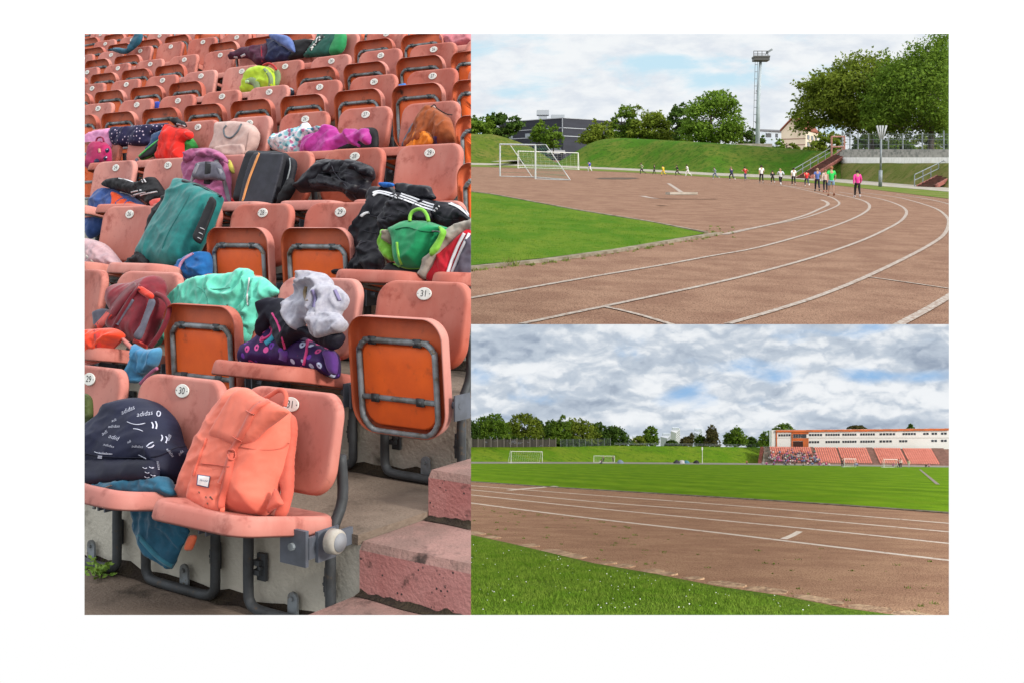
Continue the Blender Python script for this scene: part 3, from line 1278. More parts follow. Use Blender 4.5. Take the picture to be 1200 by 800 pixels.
    def tube(self, name, px, rad, mat, lift=.006, n=6, onsurf=True, off=0.0, closed=False, parent=None):
        P = catmull(px, n, closed)
        pts = [self.cast(p[0], p[1], lift) if onsurf else hit(p[0], p[1], self.pl, off) for p in P]
        mb = MB()
        mb.tube(pts, rad, 7, closed)
        return mb.out(name, mat, parent or self.root, True)


def cloth(name, c, c2=None, rough=.85, sheen=.15, bs=420, bump=.12, scale=18):
    c2 = c2 or tuple(x * .82 for x in c)
    if max(c) < .12:
        sheen = 0.0
        rough = min(rough, .6)
    return M(name, c, c2, scale=scale, rough=rough, bump=bump, bscale=bs, sheen=sheen, spec=.2)


K = .88
z_cor = lambda p: zc(210, 440, 4.2125, p)
z_nav = lambda p: zc(95, 450, 3.636, p)
z_red = lambda p: zc(95, 300, 5.333, p)
z_mint = lambda p: zc(180, 300, 5.0, p)
z_pol = lambda p: zc(95, 130, 5.714, p)
z_mag = lambda p: zc(240, 130, 5.714, p)
z_adi = lambda p: zc(390, 200, 5.715, p)
z_top = lambda p: zc(255, 36, 7.273, p)
z_r3 = lambda p: zc(95, 190, 4.2086, p)
z_r2 = lambda p: zc(320, 36, 4.596, p)
z_r1 = lambda p: zc(95, 36, 4.596, p)

# 1 coral backpack -------------------------------------------------------------------------
m_coral = cloth('coral_canvas', S(242, 130, 108, .74), S(232, 120, 98, .72), rough=.8, scale=9)
m_coral2 = cloth('coral_strap', S(228, 112, 92, .7), S(216, 102, 84, .68), rough=.7)
it = Item('backpack', 'coral canvas backpack with a buckled flap standing on front seat 31', 'backpack', plane(1, -.17, 20), 285, 600)
it.blob('shoulder_strap', z_cor([(525, 182), (556, 188), (578, 212), (584, 270), (577, 340), (568, 420), (568, 500), (560, 590), (528, 690), (480, 702), (500, 640), (514, 560), (492, 520), (500, 420), (530, 330), (548, 250)]), .022, m_coral2, off=-.02, wr=.003, wang=80)
it.blob('body', z_cor([(300, 64), (345, 62), (400, 98), (470, 130), (520, 158), (545, 185), (548, 300), (530, 390), (508, 480), (482, 560), (474, 620), (446, 668), (420, 692), (350, 694), (270, 690), (200, 680), (130, 662), (60, 632), (20, 597), (45, 545), (68, 460), (95, 400), (125, 330), (160, 270), (200, 200), (250, 120)]),
        
        .105, m_coral, back=.5, wr=.004, wf=15, wang=20, wstr=2.6, Rr=.085)
it.blob('side_tab', z_cor([(478, 556), (500, 596), (517, 634), (480, 652), (436, 676), (450, 630)]), .014, m_coral2, off=.03, wr=.002)
it.blob('pocket', z_cor([(108, 430), (200, 440), (248, 446), (240, 520), (225, 600), (218, 678), (130, 660), (62, 630), (40, 598), (62, 520), (80, 460)]), .022, m_coral, off=.083, back=.3, wr=.0035, wf=18, wang=30)
it.blob('flap', z_cor([(158, 296), (225, 325), (290, 348), (330, 344), (380, 316), (430, 268), (480, 232), (522, 200), (543, 172), (470, 132), (400, 98), (345, 62), (300, 64), (252, 118), (205, 200)]), .03, m_coral, off=.088, back=.3, wr=.003, wf=14, wang=55, Rr=.03)
it.ribbon('strap', z_cor([(440, 118), (395, 145), (362, 180), (325, 255), (290, 325), (262, 370)]), 6.2, m_coral2, .005, thick=.006)
it.ribbon('strap', z_cor([(252, 400), (240, 445), (222, 490), (204, 532)]), 6.0, m_coral2, .008, thick=.006, w2=5.4)
it.ribbon('strap', z_cor([(262, 375), (246, 460), (224, 560), (208, 620), (206, 680)]), 6.6, m_coral2, .005, thick=.006)
it.tube('buckle', z_cor([(240, 368), (272, 366), (278, 400), (262, 412), (244, 404)]), .0026, m_coral2, .008, closed=True)
it.ribbon('stitch_band', z_cor([(262, 298), (285, 312), (308, 322)]), 1.0, m_coral2, .006)
it.ribbon('stitch_band', z_cor([(330, 170), (350, 182), (372, 190)]), 1.0, m_coral2, .006)
it.ribbon('seam', z_cor([(108, 432), (160, 436), (205, 442), (246, 447)]), .9, m_coral2, .003)
it.ribbon('seam', z_cor([(300, 350), (400, 365), (500, 360), (540, 330)]), .8, m_coral2, .002)
it.tube('grab_handle', z_cor([(425, 112), (455, 92), (482, 74), (505, 70), (522, 84), (528, 110), (520, 150)]), .0075, m_coral2, onsurf=False, off=.045)
it.tube('side_cord', z_cor([(132, 310), (120, 345), (98, 400), (80, 455), (70, 490)]), .0045, m_coral2, .004)
m_lab = M('label_white', (.75, .76, .76), (.68, .69, .7), scale=60)
m_labb = M('label_blue', S(60, 84, 128, .8), None)
it.decal('label_border', z_cor([(90, 485), (154, 494), (144, 552), (85, 539)]), m_labb, .004, bvh=True)
it.decal('label_patch', z_cor([(94, 489), (150, 497), (141, 547), (89, 535)]), m_lab, .003, bvh=True)
it.text('label_text', 'Herschel', 210 + 121 / 4.2125, 440 + 516 / 4.2125, 3.3, -8, m_labb, .002, .8, shear=.25)
m_spot = M('grime', (.08, .05, .04), None)
for x, y, w in ((152, 594, 1.6), (130, 594, .9), (137, 625, .9), (96, 570, .8), (160, 602, .8)):
    p = z_cor([(x, y), (x + 4, y + 8)])
    it.ribbon('scuff_mark', p, w, m_spot, .002, .0006, bvh=False)

# 2 navy backpack with white writing ---------------------------------------------------------
m_navy = cloth('navy_print', S(34, 38, 62, .8), S(28, 31, 52, .8), rough=.65, scale=8)
m_navy2 = cloth('navy_plain', S(32, 34, 54, .75), S(26, 28, 44, .75), rough=.6, scale=8)
m_print = M('white_print', (.46, .48, .58), None, rough=.8)
it = Item('backpack', 'navy backpack covered with white handwriting-like print lying on front seat 30', 'backpack', plane(1, -.2, 28, -.5), 150, 590)
it.blob('body', z_nav([(-40, 260), (15, 230), (60, 195), (130, 140), (185, 95), (240, 72), (290, 68), (340, 85), (385, 125), (410, 170), (425, 230), (445, 268), (458, 300), (440, 340), (415, 400), (380, 425), (330, 405), (150, 425), (60, 435), (-40, 440)]), .12, m_navy, wr=.006, wf=11, wang=25, wstr=2.5, Rr=.11)
it.blob('front_pocket', z_nav([(-40, 296), (15, 300), (80, 314), (200, 320), (290, 322), (330, 334), (322, 404), (200, 424), (80, 436), (15, 440), (-40, 440)]), .03, m_navy2, off=.085, wr=.006, wf=10, wang=5, Rr=.03, back=.3)
it.ribbon('piping', z_nav([(15, 292), (80, 306), (180, 312), (280, 312), (340, 300), (400, 270), (440, 262)]), 1.2, m_navy2, .004)
for s, x, y, sz, an, sx_ in (('adidas', 200, 108, 8.0, 24, .95), ('adidas', 272, 124, 8.6, 8, 1.0), ('adi', 100, 205, 6.5, 30, 1.1), ('adidas', 118, 216, 0, 0, 1), ('adidas', 140, 178, 5.2, 3, 1.2), ('adidas', 118, 260, 4.6, -14, 1.3), ('adidas', 240, 264, 5, -4, 1.2),
                             ('adidas', 380, 290, 5.5, -52, 1.0), ('adidas', 330, 345, 4.8, -80, 1.0), ('adi', 140, 152, 5, 20, 1.2), ('adi', 375, 225, 7, 60, 1.0), ('ada', 425, 290, 6, 45, 1.0), ('adid', 140, 225, 8.2, -18, 1.0), ('adi', 205, 243, 4.6, 25, 1.0), ('adidas', 100, 292, 4, -6, 1.6)):
    if sz:
        it.text('print_text', s, 95 + x / 3.636, 450 + y / 3.636, sz * .9, an, m_print, .003, sx_, shear=.25, thin=.012)


def scr(pts, w=.9):
    it.ribbon('print_mark', z_nav(pts), w * .7, m_print, .002, .0005, bvh=False)


scr([(195, 158), (220, 168), (245, 170), (272, 164)], 1.1)
scr([(222, 188), (242, 190), (262, 198)], 1.2)
scr([(56, 286), (80, 294), (110, 296), (132, 296)], 1.1)
scr([(245, 300), (262, 308), (276, 316)], 1.2)
scr([(278, 264), (292, 250), (308, 244)], 1.3)
scr([(284, 268), (300, 266), (310, 256)], 1.2)
scr([(300, 160), (306, 172), (304, 186)], 1.7)
scr([(316, 156), (322, 172), (318, 188)], 1.5)
scr([(322, 118), (330, 112), (338, 120), (334, 132), (324, 134), (322, 120)], .9)
scr([(342, 214), (346, 226), (340, 240)], 1.2)
scr([(360, 220), (366, 232), (360, 248)], 1.4)
for dx, dy in ((262, 352), (272, 372), (290, 350), (296, 384), (270, 392), (304, 396)):
    scr([(dx, dy), (dx + 10, dy + 6), (dx + 18, dy + 2)], .9)
it.decal('print_mark', z_nav([(72, 302), (90, 304), (88, 316), (70, 314)]), m_print, .004)

# 3 teal jacket under it
m_teal = cloth('teal_nylon', S(34, 96, 124, .85), S(26, 78, 104, .85), rough=.6)
it = Item('jacket', 'dark teal jacket squashed under the navy backpack, one corner hanging below seat 30', 'jacket', plane(1, -.26, 25, -.5), 150, 585)
it.blob('body', z_nav([(-40, 446), (15, 438), (80, 428), (150, 418), (250, 410), (330, 400), (372, 394), (390, 430), (392, 470), (330, 478), (150, 482), (60, 474), (-40, 478)]), .05, m_teal, wr=.008, wf=16, wang=8, wstr=3)
it.ribbon('zip', z_nav([(60, 462), (90, 444), (130, 428)]), .8, m_tube, .003)
it.tube('zip_pull', z_nav([(66, 478), (62, 500), (54, 530)]), .006, m_tube, onsurf=False, off=.07)
it2 = it
it = Item('scarf', 'dark teal cloth corner hanging down in front of the concrete below seats 30 and 31', 'cloth', plane(1, -.11, 0, -.3), 200, 640)
it.blob('cloth', z_nav([(212, 520), (300, 520), (390, 560), (458, 618), (452, 650), (425, 705), (392, 782), (370, 772), (330, 738), (280, 690), (240, 628), (222, 580)]), .03, m_teal, wr=.012, wf=12, wang=-55, wstr=3)
it.ribbon('hem', z_nav([(240, 640), (290, 700), (340, 748), (388, 776)]), 4.5, cloth('teal_hem', S(62, 128, 150, .85)), .004)
it = Item('label_tag', 'small orange fabric tag hanging under the front edge of seat 31', 'tag', plane(1, -.16, 0, -.2), 225, 634)
it.blob('tag', z_nav([(455, 650), (476, 640), (494, 648), (482, 688), (470, 706), (440, 702)]), .006, cloth('orange_tag', S(226, 110, 74, K)), wr=.001)

# 4 olive bag at the left edge
it = Item('bag', 'dark olive green bag cut by the left edge beside front seat 29', 'bag', plane(1, -.2, 15, -1.2), 100, 510)
it.blob('body', z_nav([(-60, 40), (15, 38), (38, 52), (44, 100), (42, 180), (30, 225), (-60, 240)]), .05, cloth('olive', S(72, 82, 40, .8), S(52, 60, 30, .8)), wr=.008)

# 5 dark red backpack, orange bag, blue cloth
m_dred = cloth('dark_red', S(132, 34, 48, .85), S(108, 26, 40, .85), rough=.6)
m_dred2 = cloth('wine_red', S(118, 32, 46, .8), S(98, 26, 38, .8))
m_redor = cloth('red_orange', S(216, 60, 42, .85))
m_greyf = cloth('grey_fabric', S(104, 104, 118, .8), S(86, 86, 100, .8))
it = Item('backpack', 'dark red backpack with grey side stripes leaning on a second-row seat at the left', 'backpack', plane(2, -.2, 22, -1.5), 170, 400)
it.blob('back_panel', z_red([(90, 372), (140, 332), (185, 345), (230, 400), (200, 450), (100, 452)]), .03, m_greyf, off=-.02, wr=.005)
it.blob('body', z_red([(208, 250), (230, 205), (262, 182), (310, 178), (360, 172), (440, 142), (490, 130), (514, 150), (525, 190), (520, 225), (530, 290), (515, 350), (470, 440), (425, 572), (330, 535), (262, 512), (200, 462), (230, 400), (200, 330)]), .09, m_dred, wr=.005, wf=12, wang=60, Rr=.07)
it.blob('side_stripe', z_red([(432, 268), (466, 290), (430, 380), (378, 515), (334, 508), (370, 440), (400, 350)]), .012, m_greyf, off=.082, back=.5, wr=.002)
it.blob('top_band', z_red([(372, 190), (415, 212), (456, 245), (442, 275), (402, 258), (362, 228)]), .012, m_redor, off=.085, back=.5, wr=.003)
it.ribbon('mesh_patch', z_red([(318, 268), (262, 350), (218, 425)]), 6, m_greyf, .004)
it.ribbon('strap', z_red([(352, 188), (300, 225), (240, 290), (180, 370), (120, 440)]), 10, m_dred2, .008)
it.ribbon('strap_patch', z_red([(176, 358), (140, 402), (98, 446)]), 7.5, m_redor, .003)
it.ribbon('strap', z_red([(370, 180), (310, 260), (240, 370), (200, 448)]), 3.5, m_dred2, .006)
it.tube('side_strap', z_red([(470, 240), (512, 258), (542, 295), (550, 345), (530, 410), (490, 490), (432, 568)]), .011, m_dred2, onsurf=False, off=.05)
it.ribbon('hem_band', z_red([(328, 528), (368, 545), (412, 570)]), 4.5, cloth('coral_band', S(226, 84, 82, .85)), .005)
it = Item('bag', 'bright orange-red bag with a red strap at the left edge below the dark red backpack', 'bag', plane(2, -.32, 10, -1.8), 120, 420)
m_brightor = cloth('bright_orange', S(230, 70, 34, .9), S(206, 58, 30, .88), rough=.6)
it.blob('body', z_red([(-60, 465), (22, 460), (100, 455), (190, 450), (248, 468), (264, 495), (250, 528), (190, 588), (150, 640), (90, 672), (22, 678), (-60, 680)]), .06, m_brightor, wr=.012, wf=13, wang=15, wstr=3)
it.ribbon('strap', z_red([(95, 460), (102, 530), (112, 612)]), 5.5, cloth('red_strap', S(200, 44, 36, .85)), .004)
it = Item('cloth', 'light blue cloth hanging beside the folded orange seat at the left', 'cloth', plane(2, -.38, 0, -1.2), 165, 440)
it.blob('cloth', z_red([(328, 552), (370, 566), (412, 582), (500, 572), (497, 650), (470, 695), (400, 742), (362, 790), (300, 782), (310, 720), (322, 650)]), .02, cloth('sky_blue', S(78, 140, 178, .85), S(60, 118, 160, .85)), wr=.014, wf=13, wang=75, wstr=3.2)
it.tube('cord', z_red([(475, 700), (440, 725), (400, 765), (372, 795)]), .007, cloth('mauve', S(172, 92, 128, .85)), onsurf=False, off=.03)
it = Item('strap', 'pinkish webbing strap lying across the seat edge under the dark red backpack', 'strap', plane(2, -.34, 20, -1.4), 150, 410)
it.blob('webbing', z_red([(258, 512), (275, 515), (330, 570), (328, 600), (300, 580), (262, 540)]), .01, cloth('dusty_pink', S(196, 120, 112, .85)), wr=.001)

# 6 mint hoodie
m_mint = cloth('mint_fleece', S(112, 222, 194, .8), S(98, 206, 180, .78), sheen=.3)
it = Item('hoodie', 'mint green hoodie draped over a folded second-row seat', 'hoodie', plane(2, -.03, 12, -1.0), 250, 370)
it.blob('cloth', z_mint([(75, 262), (100, 225), (130, 195), (220, 140), (290, 120), (350, 110), (430, 104), (500, 90), (545, 73), (580, 90), (592, 112), (650, 128), (698, 168), (742, 214), (690, 248), (645, 275), (618, 330), (612, 440), (592, 505), (535, 545), (520, 640), (300, 640), (120, 520), (90, 320)]), .05, m_mint, off=.028, back=.2, wr=.014, wf=9, wang=70, wstr=3.0, lump=.006, Rr=.025)
it.blob('fold', z_mint([(545, 78), (585, 92), (592, 118), (650, 130), (696, 170), (738, 213), (690, 246), (642, 278), (615, 332), (606, 400), (560, 470), (538, 420), (545, 300), (552, 200), (540, 120)]), .028, m_mint, off=.06, back=.3, wr=.010, wf=12, wang=75)
it.blob('sleeve', z_mint([(90, 300), (98, 330), (70, 400), (52, 500), (12, 535), (-6, 522), (20, 440), (58, 340)]), .025, m_mint, off=.05, wr=.006, wang=70)
it.ribbon('seam', z_mint([(255, 180), (292, 205), (312, 250), (320, 298)]), .8, cloth('mint_seam', S(92, 190, 168, .8)), .002)
it.ribbon('seam', z_mint([(290, 188), (360, 195), (450, 186)]), .8, cloth('mint_seam', S(92, 190, 168, .8)), .002)
it.ribbon('eyelet', z_mint([(176, 276), (176, 300)]), 1.2, m_spot, .002)
it.ribbon('eyelet', z_mint([(432, 286), (430, 300)]), 1.2, m_spot, .002)

it.tube('draw_cord', z_mint([(560, 130), (556, 180), (548, 240), (552, 290)]), .0035, cloth('cord_white', S(210, 214, 212, .8)), .006)
it.ribbon('hem', z_mint([(640, 278), (616, 332), (610, 420), (592, 500)]), 2.6, cloth('mint_seam', S(92, 190, 168, .8)), .003)
# 7 purple patterned bag with navy jacket, grey t-shirt on top
m_purp = cloth('purple_print', S(56, 30, 88, .85), S(46, 24, 74, .85))
nt = m_purp.node_tree
b = nt.nodes['Principled BSDF']
src = b.inputs['Base Color'].links[0].from_socket
pos = node(nt, 'ShaderNodeNewGeometry').outputs['Position']
vo = node(nt, 'ShaderNodeTexVoronoi', {'Vector': pos, 'Scale': 26.0, 'Randomness': .9})
ring = mth(nt, 'MULTIPLY', sstep(nt, vo.outputs['Distance'], .30, .36, 1, 0), sstep(nt, vo.outputs['Distance'], .10, .16))
rmp = node(nt, 'ShaderNodeValToRGB', {0: node(nt, 'ShaderNodeSeparateColor', {0: vo.outputs['Color']}).outputs[0]})
cr = rmp.color_ramp
cr.interpolation = 'CONSTANT'
cr.elements[0].color = (.55, .06, .22, 1)
cr.elements[1].position = .35
cr.elements[1].color = (.12, .03, .3, 1)
for ps, cc_ in ((.55, (.45, .5, .7, 1)), (.72, (.6, .08, .3, 1)), (.88, (.08, .4, .6, 1))):
    e_ = cr.elements.new(ps)
    e_.color = cc_
mx = node(nt, 'ShaderNodeMix', {0: ring, 6: src, 7: rmp.outputs[0]}, data_type='RGBA')
nt.links.new(mx.outputs[2], b.inputs['Base Color'])
m_blackn = cloth('blue_black', S(38, 38, 52, .75), S(30, 30, 42, .75))
m_pinkp = cloth('pink_piping', S(222, 70, 138, .85))
it = Item('backpack', 'purple school bag with pink flowers and pink piping on the open second-row seat', 'backpack', plane(2, -.2, 18, -.5), 340, 430)
it.blob('body', z_mint([(522, 605), (530, 560), (568, 512), (640, 480), (665, 430), (690, 380), (740, 420), (800, 470), (900, 470), (970, 505), (1055, 548), (1082, 600), (1074, 712), (1000, 700), (880, 672), (780, 655), (650, 650), (530, 640)]), .075, m_purp, wr=.007, wf=12, Rr=.06)
it.ribbon('strap', z_mint([(705, 460), (690, 485), (655, 512)]), 5, cloth('cyan_strap', S(60, 160, 190, .85)), .003)
it.ribbon('strap', z_mint([(760, 555), (762, 590), (755, 612)]), 9, cloth('violet', S(92, 52, 130, .85)), .003)
it.ribbon('piping', z_mint([(682, 385), (694, 430), (680, 465), (628, 492)]), 1.8, m_pinkp, .004)
it.ribbon('piping', z_mint([(900, 492), (898, 545), (886, 600), (878, 638)]), 2.4, m_pinkp, .004)
it.blob('side_panel', z_mint([(1000, 560), (1050, 545), (1082, 600), (1074, 690), (1030, 682), (1010, 620)]), .02, cloth('violet', S(92, 52, 130, .85)), off=.055, back=.3, wr=.003)
it = Item('jacket', 'blue-black jacket with pink piping lying on top of the purple school bag', 'jacket', plane(2, -.2, 18, -.5), 340, 400)
it.blob('cloth', z_mint([(640, 352), (648, 268), (720, 246), (790, 262), (830, 330), (870, 390), (930, 420), (1100, 445), (1108, 500), (1055, 550), (960, 515), (885, 478), (810, 512), (768, 548), (738, 520), (708, 440), (690, 392), (650, 440), (615, 472), (622, 400)]), .05, m_blackn, off=.07, back=.5, wr=.011, wf=11, wang=50, wstr=2.5)
it.ribbon('piping', z_mint([(693, 335), (722, 385), (745, 450), (768, 545)]), 1.8, m_pinkp, .003)
m_grey = cloth('heather_grey', S(190, 190, 202, .70), S(172, 172, 188, .68), sheen=.3, scale=60)
it = Item('shirt', 'crumpled light grey t-shirt with a purple print lying on top of the purple bag', 'shirt', plane(2, -.2, 18, -.5), 375, 380)
it.blob('cloth', z_mint([(920, 95), (1000, 103), (1035, 132), (1046, 165), (1090, 185), (1132, 238), (1112, 300), (1086, 335), (1125, 385), (1097, 440), (1042, 460), (950, 482), (925, 430), (905, 388), (880, 380), (848, 442), (800, 400), (775, 340), (773, 280), (840, 220), (860, 170), (888, 118)]), .06, m_grey, off=.105, back=.8, wr=.018, wf=11, wang=75, wstr=2.6, lump=.02)
it.blob('fold', z_mint([(915, 350), (960, 330), (1080, 335), (1122, 385), (1095, 440), (1042, 458), (952, 480), (928, 430), (905, 385)]), .035, m_grey, off=.15, back=.5, wr=.010, wf=14, wang=20)
it.ribbon('print_patch', z_mint([(930, 200), (945, 250), (935, 300)]), 3, cloth('lilac', S(150, 142, 186, .7)), .003)
it.ribbon('print_patch', z_mint([(895, 180), (882, 220), (895, 262)]), 3, cloth('print_brown', S(140, 120, 90, .7)), .003)
it.ribbon('print_patch', z_mint([(1062, 200), (1078, 235), (1090, 262)]), 3, cloth('lilac', S(150, 142, 186, .7)), .003)

# 8 teal roll-top bag
m_tealb = cloth('teal_tarp', S(28, 124, 122, .78), S(22, 106, 106, .74), rough=.55)
m_blk = cloth('black_web', S(34, 34, 38, .75), S(26, 26, 30, .75))
it = Item('backpack', 'big teal roll-top bag with a black side panel leaning in the third row', 'backpack', plane(3, -.17, 22, -2.0), 200, 315)
it.blob('harness', z_r3([(480, 110), (500, 85), (520, 140), (450, 240), (400, 330), (370, 480), (350, 530), (260, 525), (262, 480), (300, 440), (322, 350), (345, 270), (400, 195)]), .04, m_blk, off=-.01, wr=.006)
it.blob('body', z_r3([(500, 88), (560, 102), (630, 132), (692, 166), (690, 195), (660, 280), (640, 335), (600, 400), (575, 445), (540, 500), (472, 537), (420, 530), (350, 526), (318, 500), (300, 470), (318, 420), (350, 350), (390, 285), (440, 200), (475, 130)]), .095, m_tealb, wr=.006, wf=11, wang=65, wstr=2.5, lump=.008, Rr=.075)
it.blob('side_panel', z_r3([(636, 178), (656, 180), (667, 196), (664, 222), (630, 310), (597, 396), (580, 402), (556, 384), (553, 362), (590, 280)]), .012, m_blk, off=.088, back=.5, wr=.001)
it.ribbon('roll_edge', z_r3([(498, 92), (560, 106), (630, 136), (690, 170)]), 2.6, m_blk, .004)
for k in range(3):
    p = z_r3([(588 + 2 * k - k * 8, 325 + 24 * k), (606 - k * 8, 332 + 24 * k)])
    it.ribbon('reflector', p, 1.0, M('reflect', (.4, .4, .42), None), .003)
it.ribbon('seam', z_r3([(560, 108), (520, 200), (440, 330), (400, 430), (390, 525)]), .7, cloth('teal_seam', S(22, 96, 96, .8)), .002)
it.blob('strap_bundle', z_r3([(262, 470), (300, 440), (330, 470), (335, 515), (300, 528), (240, 540), (215, 570), (212, 545), (225, 515)]), .03, m_blk, off=.06, wr=.012, wf=25)

# 9 lilac plastic bag at the left, 10 blue cap
m_lil = cloth('pale_lilac', S(192, 158, 162, .85), S(170, 138, 146, .85), rough=.5)
it = Item('bag', 'crumpled pale lilac bag at the left edge in the third row', 'bag', plane(3, -.2, 20, -2.7), 120, 315)
it.blob('body', z_r3([(-60, 380), (18, 376), (70, 386), (115, 402), (145, 425), (172, 455), (195, 485), (222, 525), (150, 530), (100, 540), (18, 525), (-60, 525)]), .06, m_lil, wr=.014, wf=13, wang=-30)
it.ribbon('strap', z_r3([(10, 450), (50, 490), (105, 545)]), 2.8, cloth('whitish', S(196, 186, 180, .85)), .005)
it.tube('strap', z_r3([(105, 545), (125, 570), (145, 610)]), .006, cloth('whitish', S(196, 186, 180, .85)), onsurf=False, off=.03)
it = Item('cap', 'bright blue bag with a pink edge beside the folded orange seat in the third row', 'bag', plane(3, -.2, 15, -1.6), 222, 325)
it.blob('body', z_r3([(482, 540), (492, 505), (515, 475), (550, 455), (580, 448), (640, 455), (640, 580), (600, 590), (560, 585), (520, 588)]), .05, cloth('royal_blue', S(30, 104, 170, .85), S(24, 84, 146, .85)), wr=.010, wf=14)
it.ribbon('pink_edge', z_r3([(520, 588), (490, 560), (480, 538), (492, 500), (518, 470), (552, 450)]), 2.4, cloth('pink_edge', S(206, 150, 186, .85)), .004)

# 11 blue and orange jacket with black top
it = Item('jacket', 'blue and orange jacket with a black striped hood in the fourth row at the left', 'jacket', plane(4, -.14, 18, -3.5), 140, 260)
m_jb = cloth('jacket_blue', S(58, 88, 150, .85), S(48, 74, 130, .85))
it.blob('blue_part', z_pol([(50, 700), (70, 635), (100, 560), (150, 520), (250, 530), (320, 562), (450, 650), (380, 700), (220, 720), (150, 800), (60, 860), (40, 800)]), .06, m_jb, wr=.009, wf=11, wang=60)
it.blob('orange_part', z_pol([(212, 548), (240, 552), (300, 590), (370, 622), (440, 652), (400, 690), (205, 690), (208, 620)]), .02, cloth('jacket_orange', S(236, 84, 36, .9)), off=.045, back=.5, wr=.006)
it.blob('hood', z_pol([(135, 495), (160, 475), (190, 455), (260, 450), (350, 478), (430, 470), (490, 445), (540, 500), (578, 575), (530, 602), (470, 642), (400, 592), (300, 552), (180, 516)]), .04, m_blk, off=.05, wr=.010, wf=14, wang=-10)
m_wst = cloth('white_stripe', S(214, 216, 222, .88))
for a, b_ in (((335, 548), (405, 532)), ((350, 566), (430, 548)), ((395, 568), (508, 542))):
    it.ribbon('stripe', z_pol([a, ((a[0] + b_[0]) / 2, (a[1] + b_[1]) / 2 - 2), b_]), 1.4, m_wst, .003)
it.ribbon('stripe', z_pol([(250, 452), (300, 462), (350, 478)]), 1.3, m_wst, .003)
it.ribbon('stripe', z_pol([(260, 545), (310, 556), (360, 575)]), 1.2, m_wst, .003)
it.ribbon('stripe', z_pol([(405, 462), (414, 484)]), 1.2, m_wst, .003)
it.ribbon('stripe', z_pol([(420, 458), (432, 480)]), 1.2, m_wst, .003)
it.blob('lining', z_pol([(460, 622), (475, 600), (505, 586), (552, 590), (542, 632), (490, 660)]), .025, cloth('coral_lining', S(226, 92, 84, .85)), off=.07, wr=.003)

# 12 plum and grey child carrier backpack
it = Item('backpack', 'plum hiking backpack with a grey harness behind the teal bag', 'backpack', plane(4, -.15, 14, -3.0), 243, 240)
m_plum = cloth('plum', S(176, 100, 142, .85), S(154, 84, 124, .85))
it.blob('body', [(217, 205), (219, 190), (225, 180), (233, 175), (245, 175.5), (257, 180), (266, 188), (270, 200), (270, 225), (268, 242), (240, 246), (224, 236), (219, 220)], .07, m_plum, wr=.010, wf=16, wang=30)
it.blob('harness', [(233, 190.5), (255, 190.5), (262, 200), (264, 212), (250, 211), (232, 211), (226, 208), (229, 198)], .02, m_greyf, off=.078, back=.3, wr=.002)
it.ribbon('harness_strap', [(244, 190), (243.5, 202), (242, 216)], 6.5, m_blk, .003)
it.ribbon('harness_strap', [(253, 188), (260, 205), (265, 222), (269, 240)], 4, cloth('strap_grey', S(140, 140, 150, .85)), .004)
it.ribbon('harness_strap', [(232, 192), (227, 204), (224, 214)], 3.2, cloth('strap_grey', S(140, 140, 150, .85)), .004)
it.blob('top_lid', [(218, 192), (221, 182), (230, 175), (246, 174), (262, 181), (268, 192), (256, 187), (240, 185), (228, 188)], .035, m_plum, off=.05, wr=.010, wf=20)
it = Item('shoe', 'small flowered yellow and red shoe bag squeezed beside the plum backpack', 'bag', plane(4, -.12, 10, -2.7), 271, 205)
it.blob('body', [(266, 190), (270, 188), (274, 197), (275, 204), (270, 202)], .015, cloth('lemon', S(190, 180, 80, .85)), wr=.003)
it.blob('body', [(258, 236), (272, 232), (281, 237), (280, 243), (262, 243)], .02, cloth('shoe_red', S(206, 40, 44, .85)), wr=.003)

# 13 black case with an orange stripe
m_case = cloth('case_black', S(58, 60, 70, .75), S(50, 52, 60, .75), rough=.6, bump=.08)
m_case2 = cloth('case_side', S(36, 37, 44, .75), S(30, 31, 38, .75), rough=.6)
it = Item('instrument_case', 'tall black case with an orange stripe standing in the fourth row', 'case', plane(4, -.17, 16, -2.0), 310, 240)
it.blob('back_part', z_mag([(540, 300), (575, 310), (610, 332), (620, 372), (604, 440), (588, 500), (560, 540), (500, 560), (520, 420)]), .03, m_case2, off=-.01, wr=.002)
it.blob('body', z_mag([(325, 282), (345, 275), (440, 277), (530, 280), (556, 294), (566, 330), (548, 440), (520, 560), (505, 622), (420, 636), (300, 634), (238, 630), (224, 612), (245, 510), (268, 430), (300, 330)]), .075, m_case2, wr=.0015, Rr=.035, wf=8)
it.blob('front_panel', z_mag([(328, 284), (346, 279), (440, 281), (515, 285), (530, 296), (520, 370), (490, 480), (455, 622), (420, 632), (300, 632), (240, 628), (228, 610), (250, 510), (272, 430), (303, 332)]), .012, m_case, off=.07, back=.5, wr=.001, Rr=.012, wf=8)
it.ribbon('orange_stripe', z_mag([(364, 283), (325, 380), (285, 490), (248, 628)]), 2.2, cloth('orange_trim_cloth', S(220, 150, 90, .88)), .003)
it.ribbon('zip', z_mag([(568, 318), (572, 372), (556, 440), (540, 500)]), 1.0, m_tube, .004)
it.blob('strap_bundle', z_mag([(545, 470), (575, 450), (600, 470), (605, 530), (560, 600), (500, 640), (480, 630), (530, 540)]), .03, m_blk, off=.05, wr=.008)

